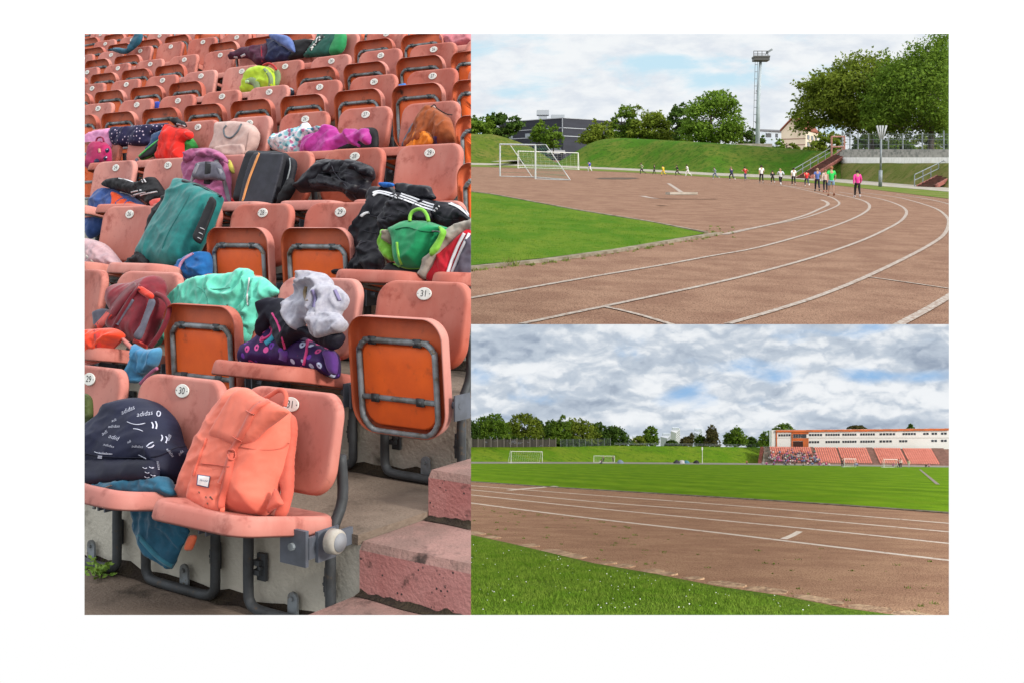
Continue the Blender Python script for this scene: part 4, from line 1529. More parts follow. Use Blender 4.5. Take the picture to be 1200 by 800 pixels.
# 14 black jacket
m_black = cloth('black_nylon', S(36, 36, 44, .75), S(30, 30, 38, .75), rough=.42)
it = Item('jacket', 'crumpled all-black jacket on the open seat right of the black case', 'jacket', plane(4, -.2, 18, -1.5), 390, 232)
it.blob('cloth', z_mag([(638, 548), (665, 490), (690, 440), (740, 395), (765, 375), (772, 345), (830, 330), (920, 336), (1000, 333), (1060, 350), (1130, 386), (1136, 450), (1110, 482), (1117, 560), (1040, 602), (980, 602), (920, 548), (850, 542), (740, 545)]), .07, m_black, wr=.016, wf=10, wang=25, wstr=2.5, lump=.02)
it.blob('fold', z_mag([(770, 350), (830, 333), (1000, 335), (1060, 352), (1128, 388), (1130, 445), (1080, 440), (980, 420), (900, 440), (800, 420)]), .035, m_black, off=.055, wr=.010, wf=14, wang=10)
it.blob('fold', z_mag([(700, 455), (790, 430), (890, 450), (970, 480), (1040, 500), (1000, 560), (920, 540), (820, 520), (720, 520)]), .03, m_black, off=.06, wr=.010, wf=14, wang=-15)

for q in ([(780, 420), (880, 405), (990, 430)], [(700, 510), (800, 500), (900, 530)], [(1000, 340), (1010, 400), (1080, 470)]):
    it.ribbon('seam', z_mag(q), .7, cloth('dark_seam', S(60, 60, 70, .75)), .002, bvh=False)
it.ribbon('zip', z_mag([(840, 340), (870, 420), (960, 520), (1010, 590)]), .8, cloth('dark_seam', S(60, 60, 70, .75)), .003, bvh=False)
# 15 black jacket with three white stripes
it = Item('jacket', 'black padded jacket with three white sleeve stripes heaped on third-row seats', 'jacket', plane(3, -.14, 16, -.5), 450, 318)
it.blob('hood', z_adi([(425, 100), (470, 85), (560, 98), (650, 106), (672, 150), (692, 192), (600, 200), (480, 175), (430, 150)]), .035, m_black, off=.0, wr=.008)
it.blob('cloth', z_adi([(262, 160), (285, 130), (320, 112), (380, 104), (440, 140), (520, 165), (620, 190), (730, 212), (770, 250), (700, 400), (520, 420), (420, 450), (345, 560), (345, 640), (310, 705), (200, 705), (100, 705), (15, 705), (28, 662), (110, 642), (160, 552), (128, 512), (145, 430), (150, 380), (178, 320), (205, 285), (250, 262), (248, 200)]), .06, m_black, wr=.014, wf=9, wang=65, wstr=2.2, lump=.025, Rr=.06)
it.blob('sleeve', z_adi([(690, 260), (720, 222), (770, 212), (840, 230), (880, 258), (910, 300), (935, 340), (905, 345), (850, 348), (795, 392), (740, 380), (690, 340), (672, 300)]), .05, m_black, off=.05, wr=.008, wf=14, wang=30, lump=.01)
it.blob('sleeve', z_adi([(330, 330), (360, 260), (420, 190), (480, 185), (560, 215), (640, 260), (690, 280), (680, 330), (620, 360), (500, 350), (430, 380), (380, 420), (330, 400)]), .04, m_black, off=.06, wr=.012, wf=13, wang=-30, lump=.01)
it.blob('sleeve', z_adi([(190, 480), (250, 470), (320, 480), (335, 540), (338, 620), (300, 690), (240, 690), (200, 640), (185, 560)]), .035, m_black, off=.06, wr=.012, wf=12, wang=5, lump=.012)
for k in range(3):
    dx, dy = 9 * k, -15 * k
    it.ribbon('stripe', z_adi([(440 + dx, 182 + dy * .9), (520 + dx, 212 + dy), (610 + dx, 248 + dy), (684 + dx * 1.6, 270 + dy)]), 1.9, m_wst, .006)
for k in range(2):
    it.ribbon('stripe', z_adi([(268, 168 - 17 * k), (300, 150 - 12 * k), (350, 158 - 14 * k), (425, 182 - 17 * k)]), 1.9, m_wst, .006)
for k in range(2):
    it.ribbon('stripe', z_adi([(775 + 14 * k, 222 - 6 * k), (830 + 8 * k, 242 - 6 * k), (880 + 8 * k, 278 - 8 * k), (908, 304 - 8 * k)]), 1.6, m_wst, .006)
it.ribbon('stripe', z_adi([(186, 308), (210, 288), (242, 282)]), 2.4, m_wst, .006)
it.blob('blue_lining', z_adi([(305, 95), (340, 80), (402, 86), (414, 105), (350, 118)]), .02, cloth('lining_blue', S(34, 104, 190, .88)), off=.03, wr=.003)

m_seamk = cloth('dark_seam', S(60, 60, 70, .75))
for q in ([(250, 300), (330, 320), (400, 300)], [(200, 400), (280, 420), (340, 400)], [(165, 520), (190, 480), (330, 470)], [(430, 260), (500, 290), (560, 340)], [(700, 300), (760, 330), (840, 330)]):
    it.ribbon('quilt_seam', z_adi(q), .7, m_seamk, .002, bvh=False)
it.ribbon('cuff', z_adi([(18, 690), (70, 680), (120, 672)]), 2.2, m_seamk, .004)
# 16 green backpack
m_green = cloth('green_nylon', S(22, 146, 92, .88), S(18, 128, 80, .86), rough=.6)
m_lime = cloth('lime', S(132, 198, 70, .88), S(112, 180, 56, .86), rough=.55)
it = Item('backpack', 'bright green child backpack with lime trim in front of the black striped jacket', 'backpack', plane(3, -.27, 14, -.4), 485, 315)
it.blob('side_pocket', z_adi([(345, 402), (370, 398), (400, 412), (420, 470), (420, 580), (400, 612), (360, 590), (335, 545), (328, 480)]), .045, m_lime, off=.02, wr=.010, wf=16, wang=60)
it.blob('crumpled_bottle', z_adi([(362, 398), (395, 410), (412, 440), (412, 492), (372, 492), (342, 462), (348, 425)]), .03, cloth('taupe', S(146, 134, 118, .85)), off=.045, wr=.008, wf=25)
it.blob('body', z_adi([(395, 402), (440, 372), (500, 345), (560, 336), (650, 345), (720, 368), (790, 392), (776, 412), (742, 432), (722, 470), (702, 530), (660, 592), (620, 640), (590, 662), (500, 664), (450, 642), (428, 560), (420, 470)]), .085, m_green, off=.02, wr=.005, wf=10, wang=40, Rr=.07)
it.blob('lime_trim', z_adi([(706, 374), (735, 382), (762, 412), (740, 470), (705, 540), (655, 578), (655, 530), (695, 470), (722, 420)]), .014, m_lime, off=.085, back=.6, wr=.003)
it.ribbon('zip', z_adi([(420, 395), (500, 378), (560, 400), (640, 412), (715, 408)]), .9, cloth('green_seam', S(14, 104, 66, .8)), .003)
it.ribbon('zip_pull', z_adi([(665, 406), (716, 411)]), 1.6, m_tube, .005)
it.ribbon('trim', z_adi([(428, 480), (436, 560), (458, 632)]), 2.2, m_lime, .005)
it.ribbon('trim', z_adi([(440, 640), (500, 662), (590, 660), (625, 640)]), 2.0, m_lime, .005)
it.tube('handle', z_adi([(515, 340), (520, 300), (540, 272), (575, 260), (608, 270), (630, 300), (642, 342)]), .0075, m_lime, onsurf=False, off=.07)
it.ribbon('strap', z_adi([(300, 704), (350, 668), (400, 632), (450, 645)]), 3.5, m_lime, .006)
it.ribbon('strap', z_adi([(350, 690), (380, 672), (400, 700), (440, 660)]), 3.2, m_lime, .009)
it.blob('base', z_adi([(345, 700), (360, 640), (400, 612), (450, 645), (600, 665), (585, 700), (480, 708)]), .02, m_blk, off=.01, wr=.004)

# 17 jackets at the right edge
it = Item('jacket', 'red, beige and grey track jackets with white stripes at the right edge, third row', 'jacket', plane(3, -.26, 16, .1), 530, 325)
it.blob('grey_part', z_adi([(1000, 420), (925, 455), (862, 530), (820, 620), (788, 735), (860, 745), (940, 760), (1000, 760)]), .05, cloth('slate', S(98, 92, 106, .8), S(82, 78, 92, .8)), wr=.008, wf=12, wang=70)
it.blob('red_part', z_adi([(930, 395), (860, 448), (740, 530), (690, 602), (628, 735), (745, 742), (800, 740), (880, 560), (950, 430)]), .045, cloth('track_red', S(206, 34, 52, .88), S(186, 28, 46, .86)), off=.015, wr=.006, wang=60)
it.blob('beige_part', z_adi([(1000, 300), (925, 332), (880, 345), (830, 362), (795, 400), (760, 450), (720, 520), (650, 590), (600, 660), (585, 705), (620, 728), (655, 690), (700, 622), (780, 520), (850, 452), (925, 402), (1000, 380)]), .04, cloth('stone_grey', S(172, 164, 154, .85), S(152, 146, 138, .85)), off=.035, wr=.010, wf=14, wang=45)
for dx, w in ((0, 2.6), (34, 2.4)):
    it.ribbon('stripe', z_adi([(880 + dx, 420), (838 + dx, 500), (800 + dx, 590), (770 + dx * .8, 680), (752 + dx * .7, 738)]), w, m_wst, .006)

# 18 flowered cloth and magenta jacket
m_flor = cloth('flower_cloth', S(206, 210, 218, .88))
nt = m_flor.node_tree
b = nt.nodes['Principled BSDF']
src = b.inputs['Base Color'].links[0].from_socket
pos = node(nt, 'ShaderNodeNewGeometry').outputs['Position']
vo = node(nt, 'ShaderNodeTexVoronoi', {'Vector': pos, 'Scale': 42.0})
rmp = node(nt, 'ShaderNodeValToRGB', {0: node(nt, 'ShaderNodeSeparateColor', {0: vo.outputs['Color']}).outputs[0]})
cr = rmp.color_ramp
cr.interpolation = 'CONSTANT'
cr.elements[0].color = (.04, .22, .3, 1)
cr.elements[1].position = .3
cr.elements[1].color = (.6, .62, .66, 1)
for ps, cc_ in ((.55, (.4, .12, .25, 1)), (.68, (.2, .45, .5, 1)), (.85, (.66, .66, .7, 1))):
    e_ = cr.elements.new(ps)
    e_.color = cc_
mx = node(nt, 'ShaderNodeMix', {0: sstep(nt, vo.outputs['Distance'], .45, .7, .95, 0), 6: src, 7: rmp.outputs[0]}, data_type='RGBA')
nt.links.new(mx.outputs[2], b.inputs['Base Color'])
it = Item('cloth', 'white cloth with a teal flower pattern left of the magenta jacket', 'cloth', plane(5, -.16, 18, -2.5), 340, 180)
it.blob('cloth', z_mag([(440, 215), (450, 190), (470, 168), (520, 140), (560, 125), (620, 122), (640, 112), (680, 78), (705, 95), (720, 112), (790, 110), (740, 150), (690, 185), (650, 230), (642, 292), (600, 300), (555, 300), (500, 272), (446, 255)]), .05, m_flor, wr=.013, wf=15, wang=30)
it = Item('jacket', 'magenta rain jacket with a black lining in the fifth row', 'jacket', plane(5, -.18, 18, -2.0), 395, 185)
m_mag = cloth('magenta', S(178, 54, 148, .88), S(160, 46, 134, .86), rough=.6)
it.blob('lining', z_mag([(1030, 130), (1110, 112), (1155, 132), (1166, 200), (1160, 252), (1125, 268), (1050, 270), (980, 265), (900, 285), (830, 335), (740, 392), (728, 365), (800, 320), (900, 250), (1000, 200)]), .03, m_blk, wr=.005)
it.blob('cloth', z_mag([(646, 285), (650, 240), (688, 172), (735, 155), (780, 138), (800, 105), (825, 93), (880, 114), (905, 152), (950, 140), (1000, 120), (1040, 130), (1108, 122), (1130, 180), (1124, 228), (1090, 240), (1040, 215), (1065, 255), (960, 236), (870, 280), (820, 322), (732, 362), (712, 300)]), .055, m_mag, off=.01, wr=.014, wf=11, wang=30, wstr=2.4, lump=.012)

# 19 orange drawstring bag
it = Item('bag', 'rust and orange drawstring bag on an open seat near the top right', 'bag', plane(5, -.14, 16, -1.4), 505, 172)
it.blob('back_part', z_r2([(800, 440), (832, 418), (800, 490), (740, 590), (690, 632), (730, 540)]), .02, m_greyf, off=-.005, wr=.002)
it.blob('body', z_r2([(830, 412), (855, 405), (880, 420), (950, 468), (975, 530), (982, 600), (920, 612), (870, 612), (800, 628), (708, 642), (738, 585), (770, 520), (800, 465)]), .06, cloth('rust', S(156, 82, 44, .85), S(136, 70, 38, .85)), wr=.014, wf=15, wang=70)
it.blob('lower_part', z_r2([(772, 520), (810, 535), (852, 562), (857, 612), (780, 630), (708, 642), (738, 585)]), .015, cloth('amber', S(224, 130, 40, .88), S(206, 116, 36, .88)), off=.045, back=.5, wr=.008, wf=18, wang=70)
it.ribbon('tag', z_r2([(872, 572), (874, 612)]), 3, cloth('tag_violet', S(84, 60, 120, .8)), .004)
it.tube('cord', z_r2([(850, 412), (870, 400), (882, 418), (930, 448), (965, 455)]), .003, m_blk, .006)

# 20 beige backpack
m_bei = cloth('beige_canvas', S(196, 168, 160, .88), S(182, 154, 148, .86))
it = Item('backpack', 'square pale beige backpack with grey handles in the fifth row', 'backpack', plane(5, -.15, 16, -3.0), 275, 182)
it.blob('body', z_mag([(92, 100), (108, 84), (130, 78), (250, 75), (300, 85), (340, 108), (364, 150), (352, 220), (322, 280), (282, 322), (140, 308), (60, 288), (55, 250), (78, 200)]), .065, m_bei, wr=.004, wf=12, wang=15, Rr=.04)
it.blob('pocket', z_mag([(72, 240), (120, 228), (200, 222), (262, 228), (256, 300), (140, 305), (62, 286)]), .012, m_bei, off=.058, back=.4, wr=.004)
it.tube('handle', z_mag([(145, 98), (126, 128), (138, 172), (178, 180), (220, 138), (244, 90)]), .006, cloth('handle_grey', S(96, 104, 112, .85)), .006)
it.ribbon('seam', z_mag([(300, 90), (292, 170), (268, 300)]), .8, cloth('beige_seam', S(168, 142, 136, .8)), .003)

# 21 red jacket and green coat
it = Item('jacket', 'bright red fleece jacket with a dark collar in the fifth row at the left', 'jacket', plane(5, -.14, 12, -4.0), 205, 186)
it.blob('cloth', z_pol([(578, 92), (610, 96), (640, 110), (700, 120), (735, 138), (752, 152), (742, 190), (700, 200), (690, 250), (694, 340), (610, 338), (518, 332), (510, 288), (525, 240), (542, 195), (556, 145)]), .055, cloth('fire_red', S(224, 44, 36, .9), S(204, 36, 30, .88)), off=.02, wr=.014, wf=12, wang=80, wstr=3)
it.blob('collar', z_pol([(608, 72), (640, 42), (662, 60), (700, 80), (706, 112), (660, 102), (625, 95)]), .03, m_blk, off=.03, wr=.004)
it.ribbon('white_trim', z_pol([(640, 92), (668, 98), (696, 108)]), 3, m_wst, .005)
it = Item('coat', 'green and blue coat hanging behind the red fleece jacket', 'coat', plane(5, -.11, 12, -4.0), 200, 190)
it.blob('green_part', z_pol([(690, 205), (720, 182), (742, 178), (785, 240), (770, 270), (740, 292), (695, 325), (670, 280)]), .035, cloth('leaf_green', S(56, 160, 72, .85)), wr=.008)
it.blob('blue_part', z_pol([(470, 215), (485, 165), (520, 140), (572, 122), (556, 180), (535, 240), (515, 310), (470, 305), (440, 260)]), .03, cloth('denim', S(48, 84, 128, .8)), wr=.007)
it.blob('black_flap', z_pol([(388, 305), (420, 275), (450, 250), (500, 210), (542, 180), (524, 245), (490, 300), (440, 320), (402, 330)]), .012, m_blk, off=.05, wr=.003)
m_gtrim = cloth('green_trim', S(70, 190, 84, .85))
it.ribbon('green_edge', z_pol([(386, 306), (448, 250), (540, 180)]), 1.6, m_gtrim, .004)
it.ribbon('green_edge', z_pol([(540, 182), (520, 245), (490, 300), (405, 330)]), 1.6, m_gtrim, .004)
it.tube('dark_strap', [(160, 187), (163, 195), (161, 205), (160, 213)], .012, m_greyf, onsurf=False, off=.06)

# 22 polka cloth, pink jacket, magenta child backpack
m_polka = cloth('polka_navy', S(40, 38, 74, .8))
nt = m_polka.node_tree
b = nt.nodes['Principled BSDF']
src = b.inputs['Base Color'].links[0].from_socket
pos = node(nt, 'ShaderNodeNewGeometry').outputs['Position']
vo = node(nt, 'ShaderNodeTexVoronoi', {'Vector': pos, 'Scale': 38.0, 'Randomness': .55})
mx = node(nt, 'ShaderNodeMix', {0: sstep(nt, vo.outputs['Distance'], .16, .26, 1, 0), 6: src, 7: (.5, .42, .55, 1)}, data_type='RGBA')
nt.links.new(mx.outputs[2], b.inputs['Base Color'])
it = Item('jacket', 'navy jacket with pale dots draped over a folded fifth-row seat', 'jacket', plane(5, -.03, 12, -4.5), 160, 165)
it.blob('cloth', z_pol([(214, 118), (260, 108), (300, 105), (380, 97), (460, 90), (540, 84), (586, 85), (572, 112), (520, 150), (480, 170), (455, 230), (330, 240), (216, 230)]), .04, m_polka, off=.035, wr=.010, wf=11, wang=40)
it = Item('jacket', 'pale pink jacket over the seat at the left edge, fifth row', 'jacket', plane(5, -.06, 12, -5.2), 118, 168)
it.blob('cloth', z_pol([(-40, 200), (22, 190), (60, 152), (110, 130), (170, 122), (216, 122), (222, 200), (200, 265), (60, 280), (-40, 280)]), .035, cloth('baby_pink', S(226, 152, 196, .88), S(212, 138, 184, .86)), wr=.008, wf=11)
it = Item('backpack', 'small magenta child backpack in front of the pale pink jacket', 'backpack', plane(5, -.2, 14, -5.2), 116, 198)
it.blob('body', z_pol([(40, 385), (52, 320), (55, 270), (75, 225), (110, 207), (160, 210), (196, 250), (198, 340), (152, 366), (90, 396)]), .05, cloth('raspberry', S(176, 30, 92, .88), S(156, 26, 80, .86)), wr=.005, Rr=.04)
it.tube('handle', z_pol([(100, 210), (108, 186), (128, 178), (146, 186), (152, 206)]), .007, cloth('raspberry2', S(140, 24, 70, .85)), onsurf=False, off=.03)
for q in ([(88, 330), (110, 318), (122, 340), (105, 356), (90, 352)], [(160, 262), (182, 250), (190, 270), (170, 285)], [(148, 318), (168, 300), (176, 318), (160, 336)]):
    it.blob('patch', z_pol(q), .008, m_polka, off=.045, wr=.001)
it.ribbon('badge', z_pol([(120, 255), (124, 280)]), 2.4, cloth('badge', S(200, 150, 130, .85)), .004)

# 23 lime backpack
it = Item('backpack', 'lime green and grey backpack with a red strap in the seventh row', 'backpack', plane(7, -.15, 14, -4.0), 305, 106)
m_lime2 = cloth('acid_lime', S(176, 206, 48, .9), S(160, 190, 42, .88))
m_gg = cloth('green_grey', S(126, 146, 104, .85))
it.blob('back_panel', z_top([(500, 330), (530, 350), (540, 400), (520, 470), (490, 480), (480, 400)]), .02, m_gg, wr=.002)
it.blob('body', z_top([(205, 540), (215, 480), (225, 440), (252, 378), (290, 330), (360, 305), (430, 310), (480, 340), (507, 400), (500, 500), (400, 530), (300, 540)]), .065, m_lime2, wr=.006, wf=14)
it.blob('front_panel', z_top([(235, 430), (262, 405), (300, 400), (345, 425), (362, 480), (355, 520), (320, 520), (300, 470), (260, 455)]), .012, m_gg, off=.06, wr=.002)
it.ribbon('side_band', z_top([(400, 320), (445, 380), (455, 440), (445, 510)]), 5, m_gg, .004)
it.ribbon('logo_patch', z_top([(236, 438), (266, 436)]), 3.2, M('lime_logo', (.5, .75, .4), None), .004)
it.tube('red_strap', z_top([(385, 300), (420, 284), (450, 285), (480, 305), (502, 335)]), .009, cloth('strap_red', S(186, 40, 40, .85)), onsurf=False, off=.03)

# 24 jackets and green bag in the eighth row
it = Item('jacket', 'dark maroon jacket on the open seat near the top of the stand', 'jacket', plane(8, -.16, 16, -5.0), 295, 72)
it.blob('cloth', z_top([(98, 245), (108, 212), (160, 170), (200, 152), (240, 140), (360, 125), (430, 110), (452, 200), (432, 272), (372, 302), (330, 292), (262, 242), (150, 246)]), .05, cloth('maroon', S(84, 36, 62, .8), S(70, 30, 52, .8)), wr=.010, wf=11)
it.ribbon('red_trim', z_top([(372, 130), (372, 200), (380, 270)]), 1.4, cloth('trim_red', S(140, 30, 50, .8)), .004)
it.ribbon('white_logo', z_top([(200, 222), (235, 205)]), 2.4, m_wst, .004)
it.ribbon('white_logo', z_top([(140, 228), (170, 232)]), 2.0, m_wst, .004)
it = Item('jacket', 'navy jacket with a light blue hood beside the maroon jacket', 'jacket', plane(8, -.16, 16, -4.4), 335, 68)
it.blob('cloth', z_top([(418, 110), (440, 70), (500, 90), (580, 140), (650, 190), (612, 250), (500, 268), (420, 272), (440, 200)]), .045, cloth('ink_navy', S(40, 48, 84, .8), S(32, 38, 70, .8)), wr=.010, wf=13)
it.blob('hood', z_top([(435, 40), (470, 28), (505, 30), (590, 45), (640, 88), (660, 150), (655, 192), (580, 150), (500, 98), (460, 75)]), .03, cloth('periwinkle', S(96, 118, 176, .85), S(80, 102, 160, .85)), off=.035, wr=.006)
it = Item('cloth', 'black cloth between the navy jacket and the green bag at the top', 'cloth', plane(8, -.15, 16, -4.0), 355, 66)
it.blob('cloth', z_top([(645, 95), (680, 80), (750, 74), (822, 86), (800, 140), (750, 225), (680, 242), (596, 256), (650, 190)]), .035, m_blk, wr=.006)
it = Item('bag', 'dark green bag with a bright green rim at the top of the stand', 'bag', plane(8, -.17, 20, -3.6), 385, 66)
m_btl = cloth('bottle_green', S(34, 92, 80, .85), S(28, 78, 68, .85))
it.blob('rim', z_top([(1000, 10), (1075, 20), (1102, 50), (1092, 130), (1050, 195), (960, 215), (980, 120)]), .05, cloth('rim_green', S(40, 140, 84, .85)), off=-.005, wr=.002)
it.blob('body', z_top([(880, 10), (1000, 10), (1050, 40), (1040, 90), (985, 170), (960, 215), (860, 226), (740, 232), (770, 180), (800, 130), (840, 80)]), .04, m_btl, off=.005, wr=.004)
m_chk = cloth('checked_strap', S(190, 196, 190, .85))
nt = m_chk.node_tree
b = nt.nodes['Principled BSDF']
ck = node(nt, 'ShaderNodeTexVoronoi', {'Vector': node(nt, 'ShaderNodeNewGeometry').outputs['Position'], 'Scale': 40.0})
mx = node(nt, 'ShaderNodeMix', {0: sstep(nt, ck.outputs['Distance'], .35, .45), 6: (.65, .67, .65, 1), 7: (.02, .03, .03, 1)}, data_type='RGBA')
nt.links.new(mx.outputs[2], b.inputs['Base Color'])
it.ribbon('checked_strap', z_top([(900, 40), (850, 85), (800, 135), (755, 215)]), 5, m_chk, .004)

# 25 small things
it = Item('cloth', 'teal blue cloth over a high seat at the top left', 'cloth', plane(9, -.15, 14, -6.6), 150, 58)
it.blob('cloth', z_r1([(140, 105), (190, 92), (250, 98), (268, 75), (290, 30), (310, 10), (332, 20), (328, 55), (298, 92), (240, 128), (170, 112)]), .03, cloth('petrol', S(34, 92, 116, .85)), wr=.008)
it = Item('bag', 'pale pink bag on a seat at the top right corner', 'bag', plane(8, -.15, 14, -2.4), 535, 56)
it.blob('body', z_r2([(905, 60), (912, 20), (960, 5), (1060, 8), (1090, 60), (1060, 75), (960, 90)]), .05, cloth('rose', S(208, 130, 138, .85), S(192, 116, 128, .85)), wr=.008)
it = Item('shoe', 'dark navy shoe with a white toe on a seat near the right edge', 'shoe', plane(7, -.14, 20, -2.0), 545, 86)
it.blob('upper', z_r2([(980, 205), (1000, 188), (1035, 176), (1090, 172), (1090, 232), (1040, 240), (1000, 236)]), .04, cloth('shoe_navy', S(28, 34, 56, .8)), wr=.004)
it.ribbon('toe', z_r2([(978, 206), (990, 200), (996, 216)]), 2.4, m_wst, .004)
it = Item('bottle', 'small blue plastic object lying behind a sixth-row seat', 'bottle', plane(6, .14, 20, -2.2), 472, 103)
it.blob('body', z_r2([(660, 318), (668, 298), (690, 290), (712, 284), (718, 305), (700, 318)]), .02, cloth('toy_blue', S(40, 110, 190, .85)), wr=.002)
it = Item('cloth', 'bright blue cloth showing between two sixth-row seats at the upper left', 'cloth', plane(6, .16, 5, -4.8), 184, 126)
it.blob('cloth', z_r1([(385, 392), (400, 384), (425, 386), (428, 425), (400, 438), (384, 434)]), .02, cloth('cobalt', S(44, 66, 170, .85)), wr=.003)
it = Item('shoe', 'grey and white shoe between seats below the green bag', 'shoe', plane(7, -.15, 15, -3.4), 340, 108)
it.blob('upper', z_top([(595, 555), (600, 500), (625, 490), (650, 510), (655, 545), (630, 560)]), .03, cloth('shoe_grey', S(60, 74, 92, .8)), wr=.003)
it.ribbon('toe', z_top([(598, 500), (622, 494), (645, 508)]), 1.8, m_wst, .004)
# =========================================================================================
# PLACE B: the bend of the running track (upper right)
# =========================================================================================
CUR = 'B'


def sky_sheet(name, Y, u0, u1, v0, v1, build):
    m = bpy.data.materials.new(name + '_clouds')
    m.use_nodes = True
    nt = m.node_tree
    nt.nodes.clear()
    out = nt.nodes.new('ShaderNodeOutputMaterial')
    pos = node(nt, 'ShaderNodeNewGeometry').outputs['Position']
    sx = node(nt, 'ShaderNodeSeparateXYZ', {0: pos})
    # cloud coordinates in hundreds of metres on the backdrop
    U = mth(nt, 'MULTIPLY', sx.outputs[0], F / Y / 100.0)
    V = mth(nt, 'MULTIPLY', sx.outputs[2], F / Y / 100.0)
    col = build(nt, U, V)
    em = node(nt, 'ShaderNodeEmission', {'Color': col, 'Strength': 1.0})
    nt.links.new(em.outputs[0], out.inputs[0])
    vs, fs = [], []
    n = 24
    for i in range(n + 1):
        u = u0 + (u1 - u0) * i / n
        vs += [unp(u, v1, Y), unp(u, v0, Y)]
        if i:
            b = 2 * i
            fs.append((b - 2, b, b + 1, b - 1))
    o = put(name, vs, fs, m)
    return tag(o, None, None, None, 'structure')


def nz(nt, U, V, sx, sy, scale, detail=8.0, rough=0.55, seed=0.0, dist=0.0):
    c = node(nt, 'ShaderNodeCombineXYZ', {0: mth(nt, 'MULTIPLY', U, sx), 1: mth(nt, 'MULTIPLY', V, sy), 2: seed})
    return node(nt, 'ShaderNodeTexNoise', {'Vector': c.outputs[0], 'Scale': scale, 'Detail': detail, 'Roughness': rough,
                                           'Distortion': dist}).outputs[0]


def gauss(nt, U, V, u, v, a, b):
    """soft blob centred on photo pixel (u, v) with radii a, b pixels"""
    du = mth(nt, 'MULTIPLY', mth(nt, 'SUBTRACT', U, (u - 600) / 100), 100.0 / a)
    dv = mth(nt, 'MULTIPLY', mth(nt, 'SUBTRACT', V, (VH - v) / 100), 100.0 / b)
    r2 = mth(nt, 'ADD', mth(nt, 'MULTIPLY', du, du), mth(nt, 'MULTIPLY', dv, dv))
    return mth(nt, 'POWER', 2.718, mth(nt, 'MULTIPLY', r2, -1.0))


def mixc(nt, f, a, b):
    n = node(nt, 'ShaderNodeMix', {0: f}, data_type='RGBA')
    for i, x in ((6, a), (7, b)):
        if isinstance(x, tuple):
            n.inputs[i].default_value = (*x, 1)
        else:
            nt.links.new(x, n.inputs[i])
    return n.outputs[2]


def summ(nt, xs):
    s = xs[0]
    for x in xs[1:]:
        s = mth(nt, 'ADD', s, x)
    return s


def sky_b(nt, U, V):
    a = nz(nt, U, V, 0.55, 1.5, 1.6, 9, .58, 3.0, .3)
    b = nz(nt, U, V, 0.6, 1.4, 3.2, 9, .6, 8.0, .2)
    bl = summ(nt, [mth(nt, 'MULTIPLY', gauss(nt, U, V, *g[:4]), g[4]) for g in
                   ((560, 60, 90, 35, .18), (800, 72, 95, 20, .22), (1060, 88, 70, 18, .14), (862, 95, 60, 14, .22), (640, 72, 50, 22, .1), (600, 105, 40, 10, .15))])
    cl = sstep(nt, mth(nt, 'SUBTRACT', a, bl), .22, .44)
    gr = sstep(nt, b, .36, .72)
    cloud = mixc(nt, gr, S(244, 247, 250), S(222, 229, 238))
    return mixc(nt, cl, S(200, 231, 246), cloud)


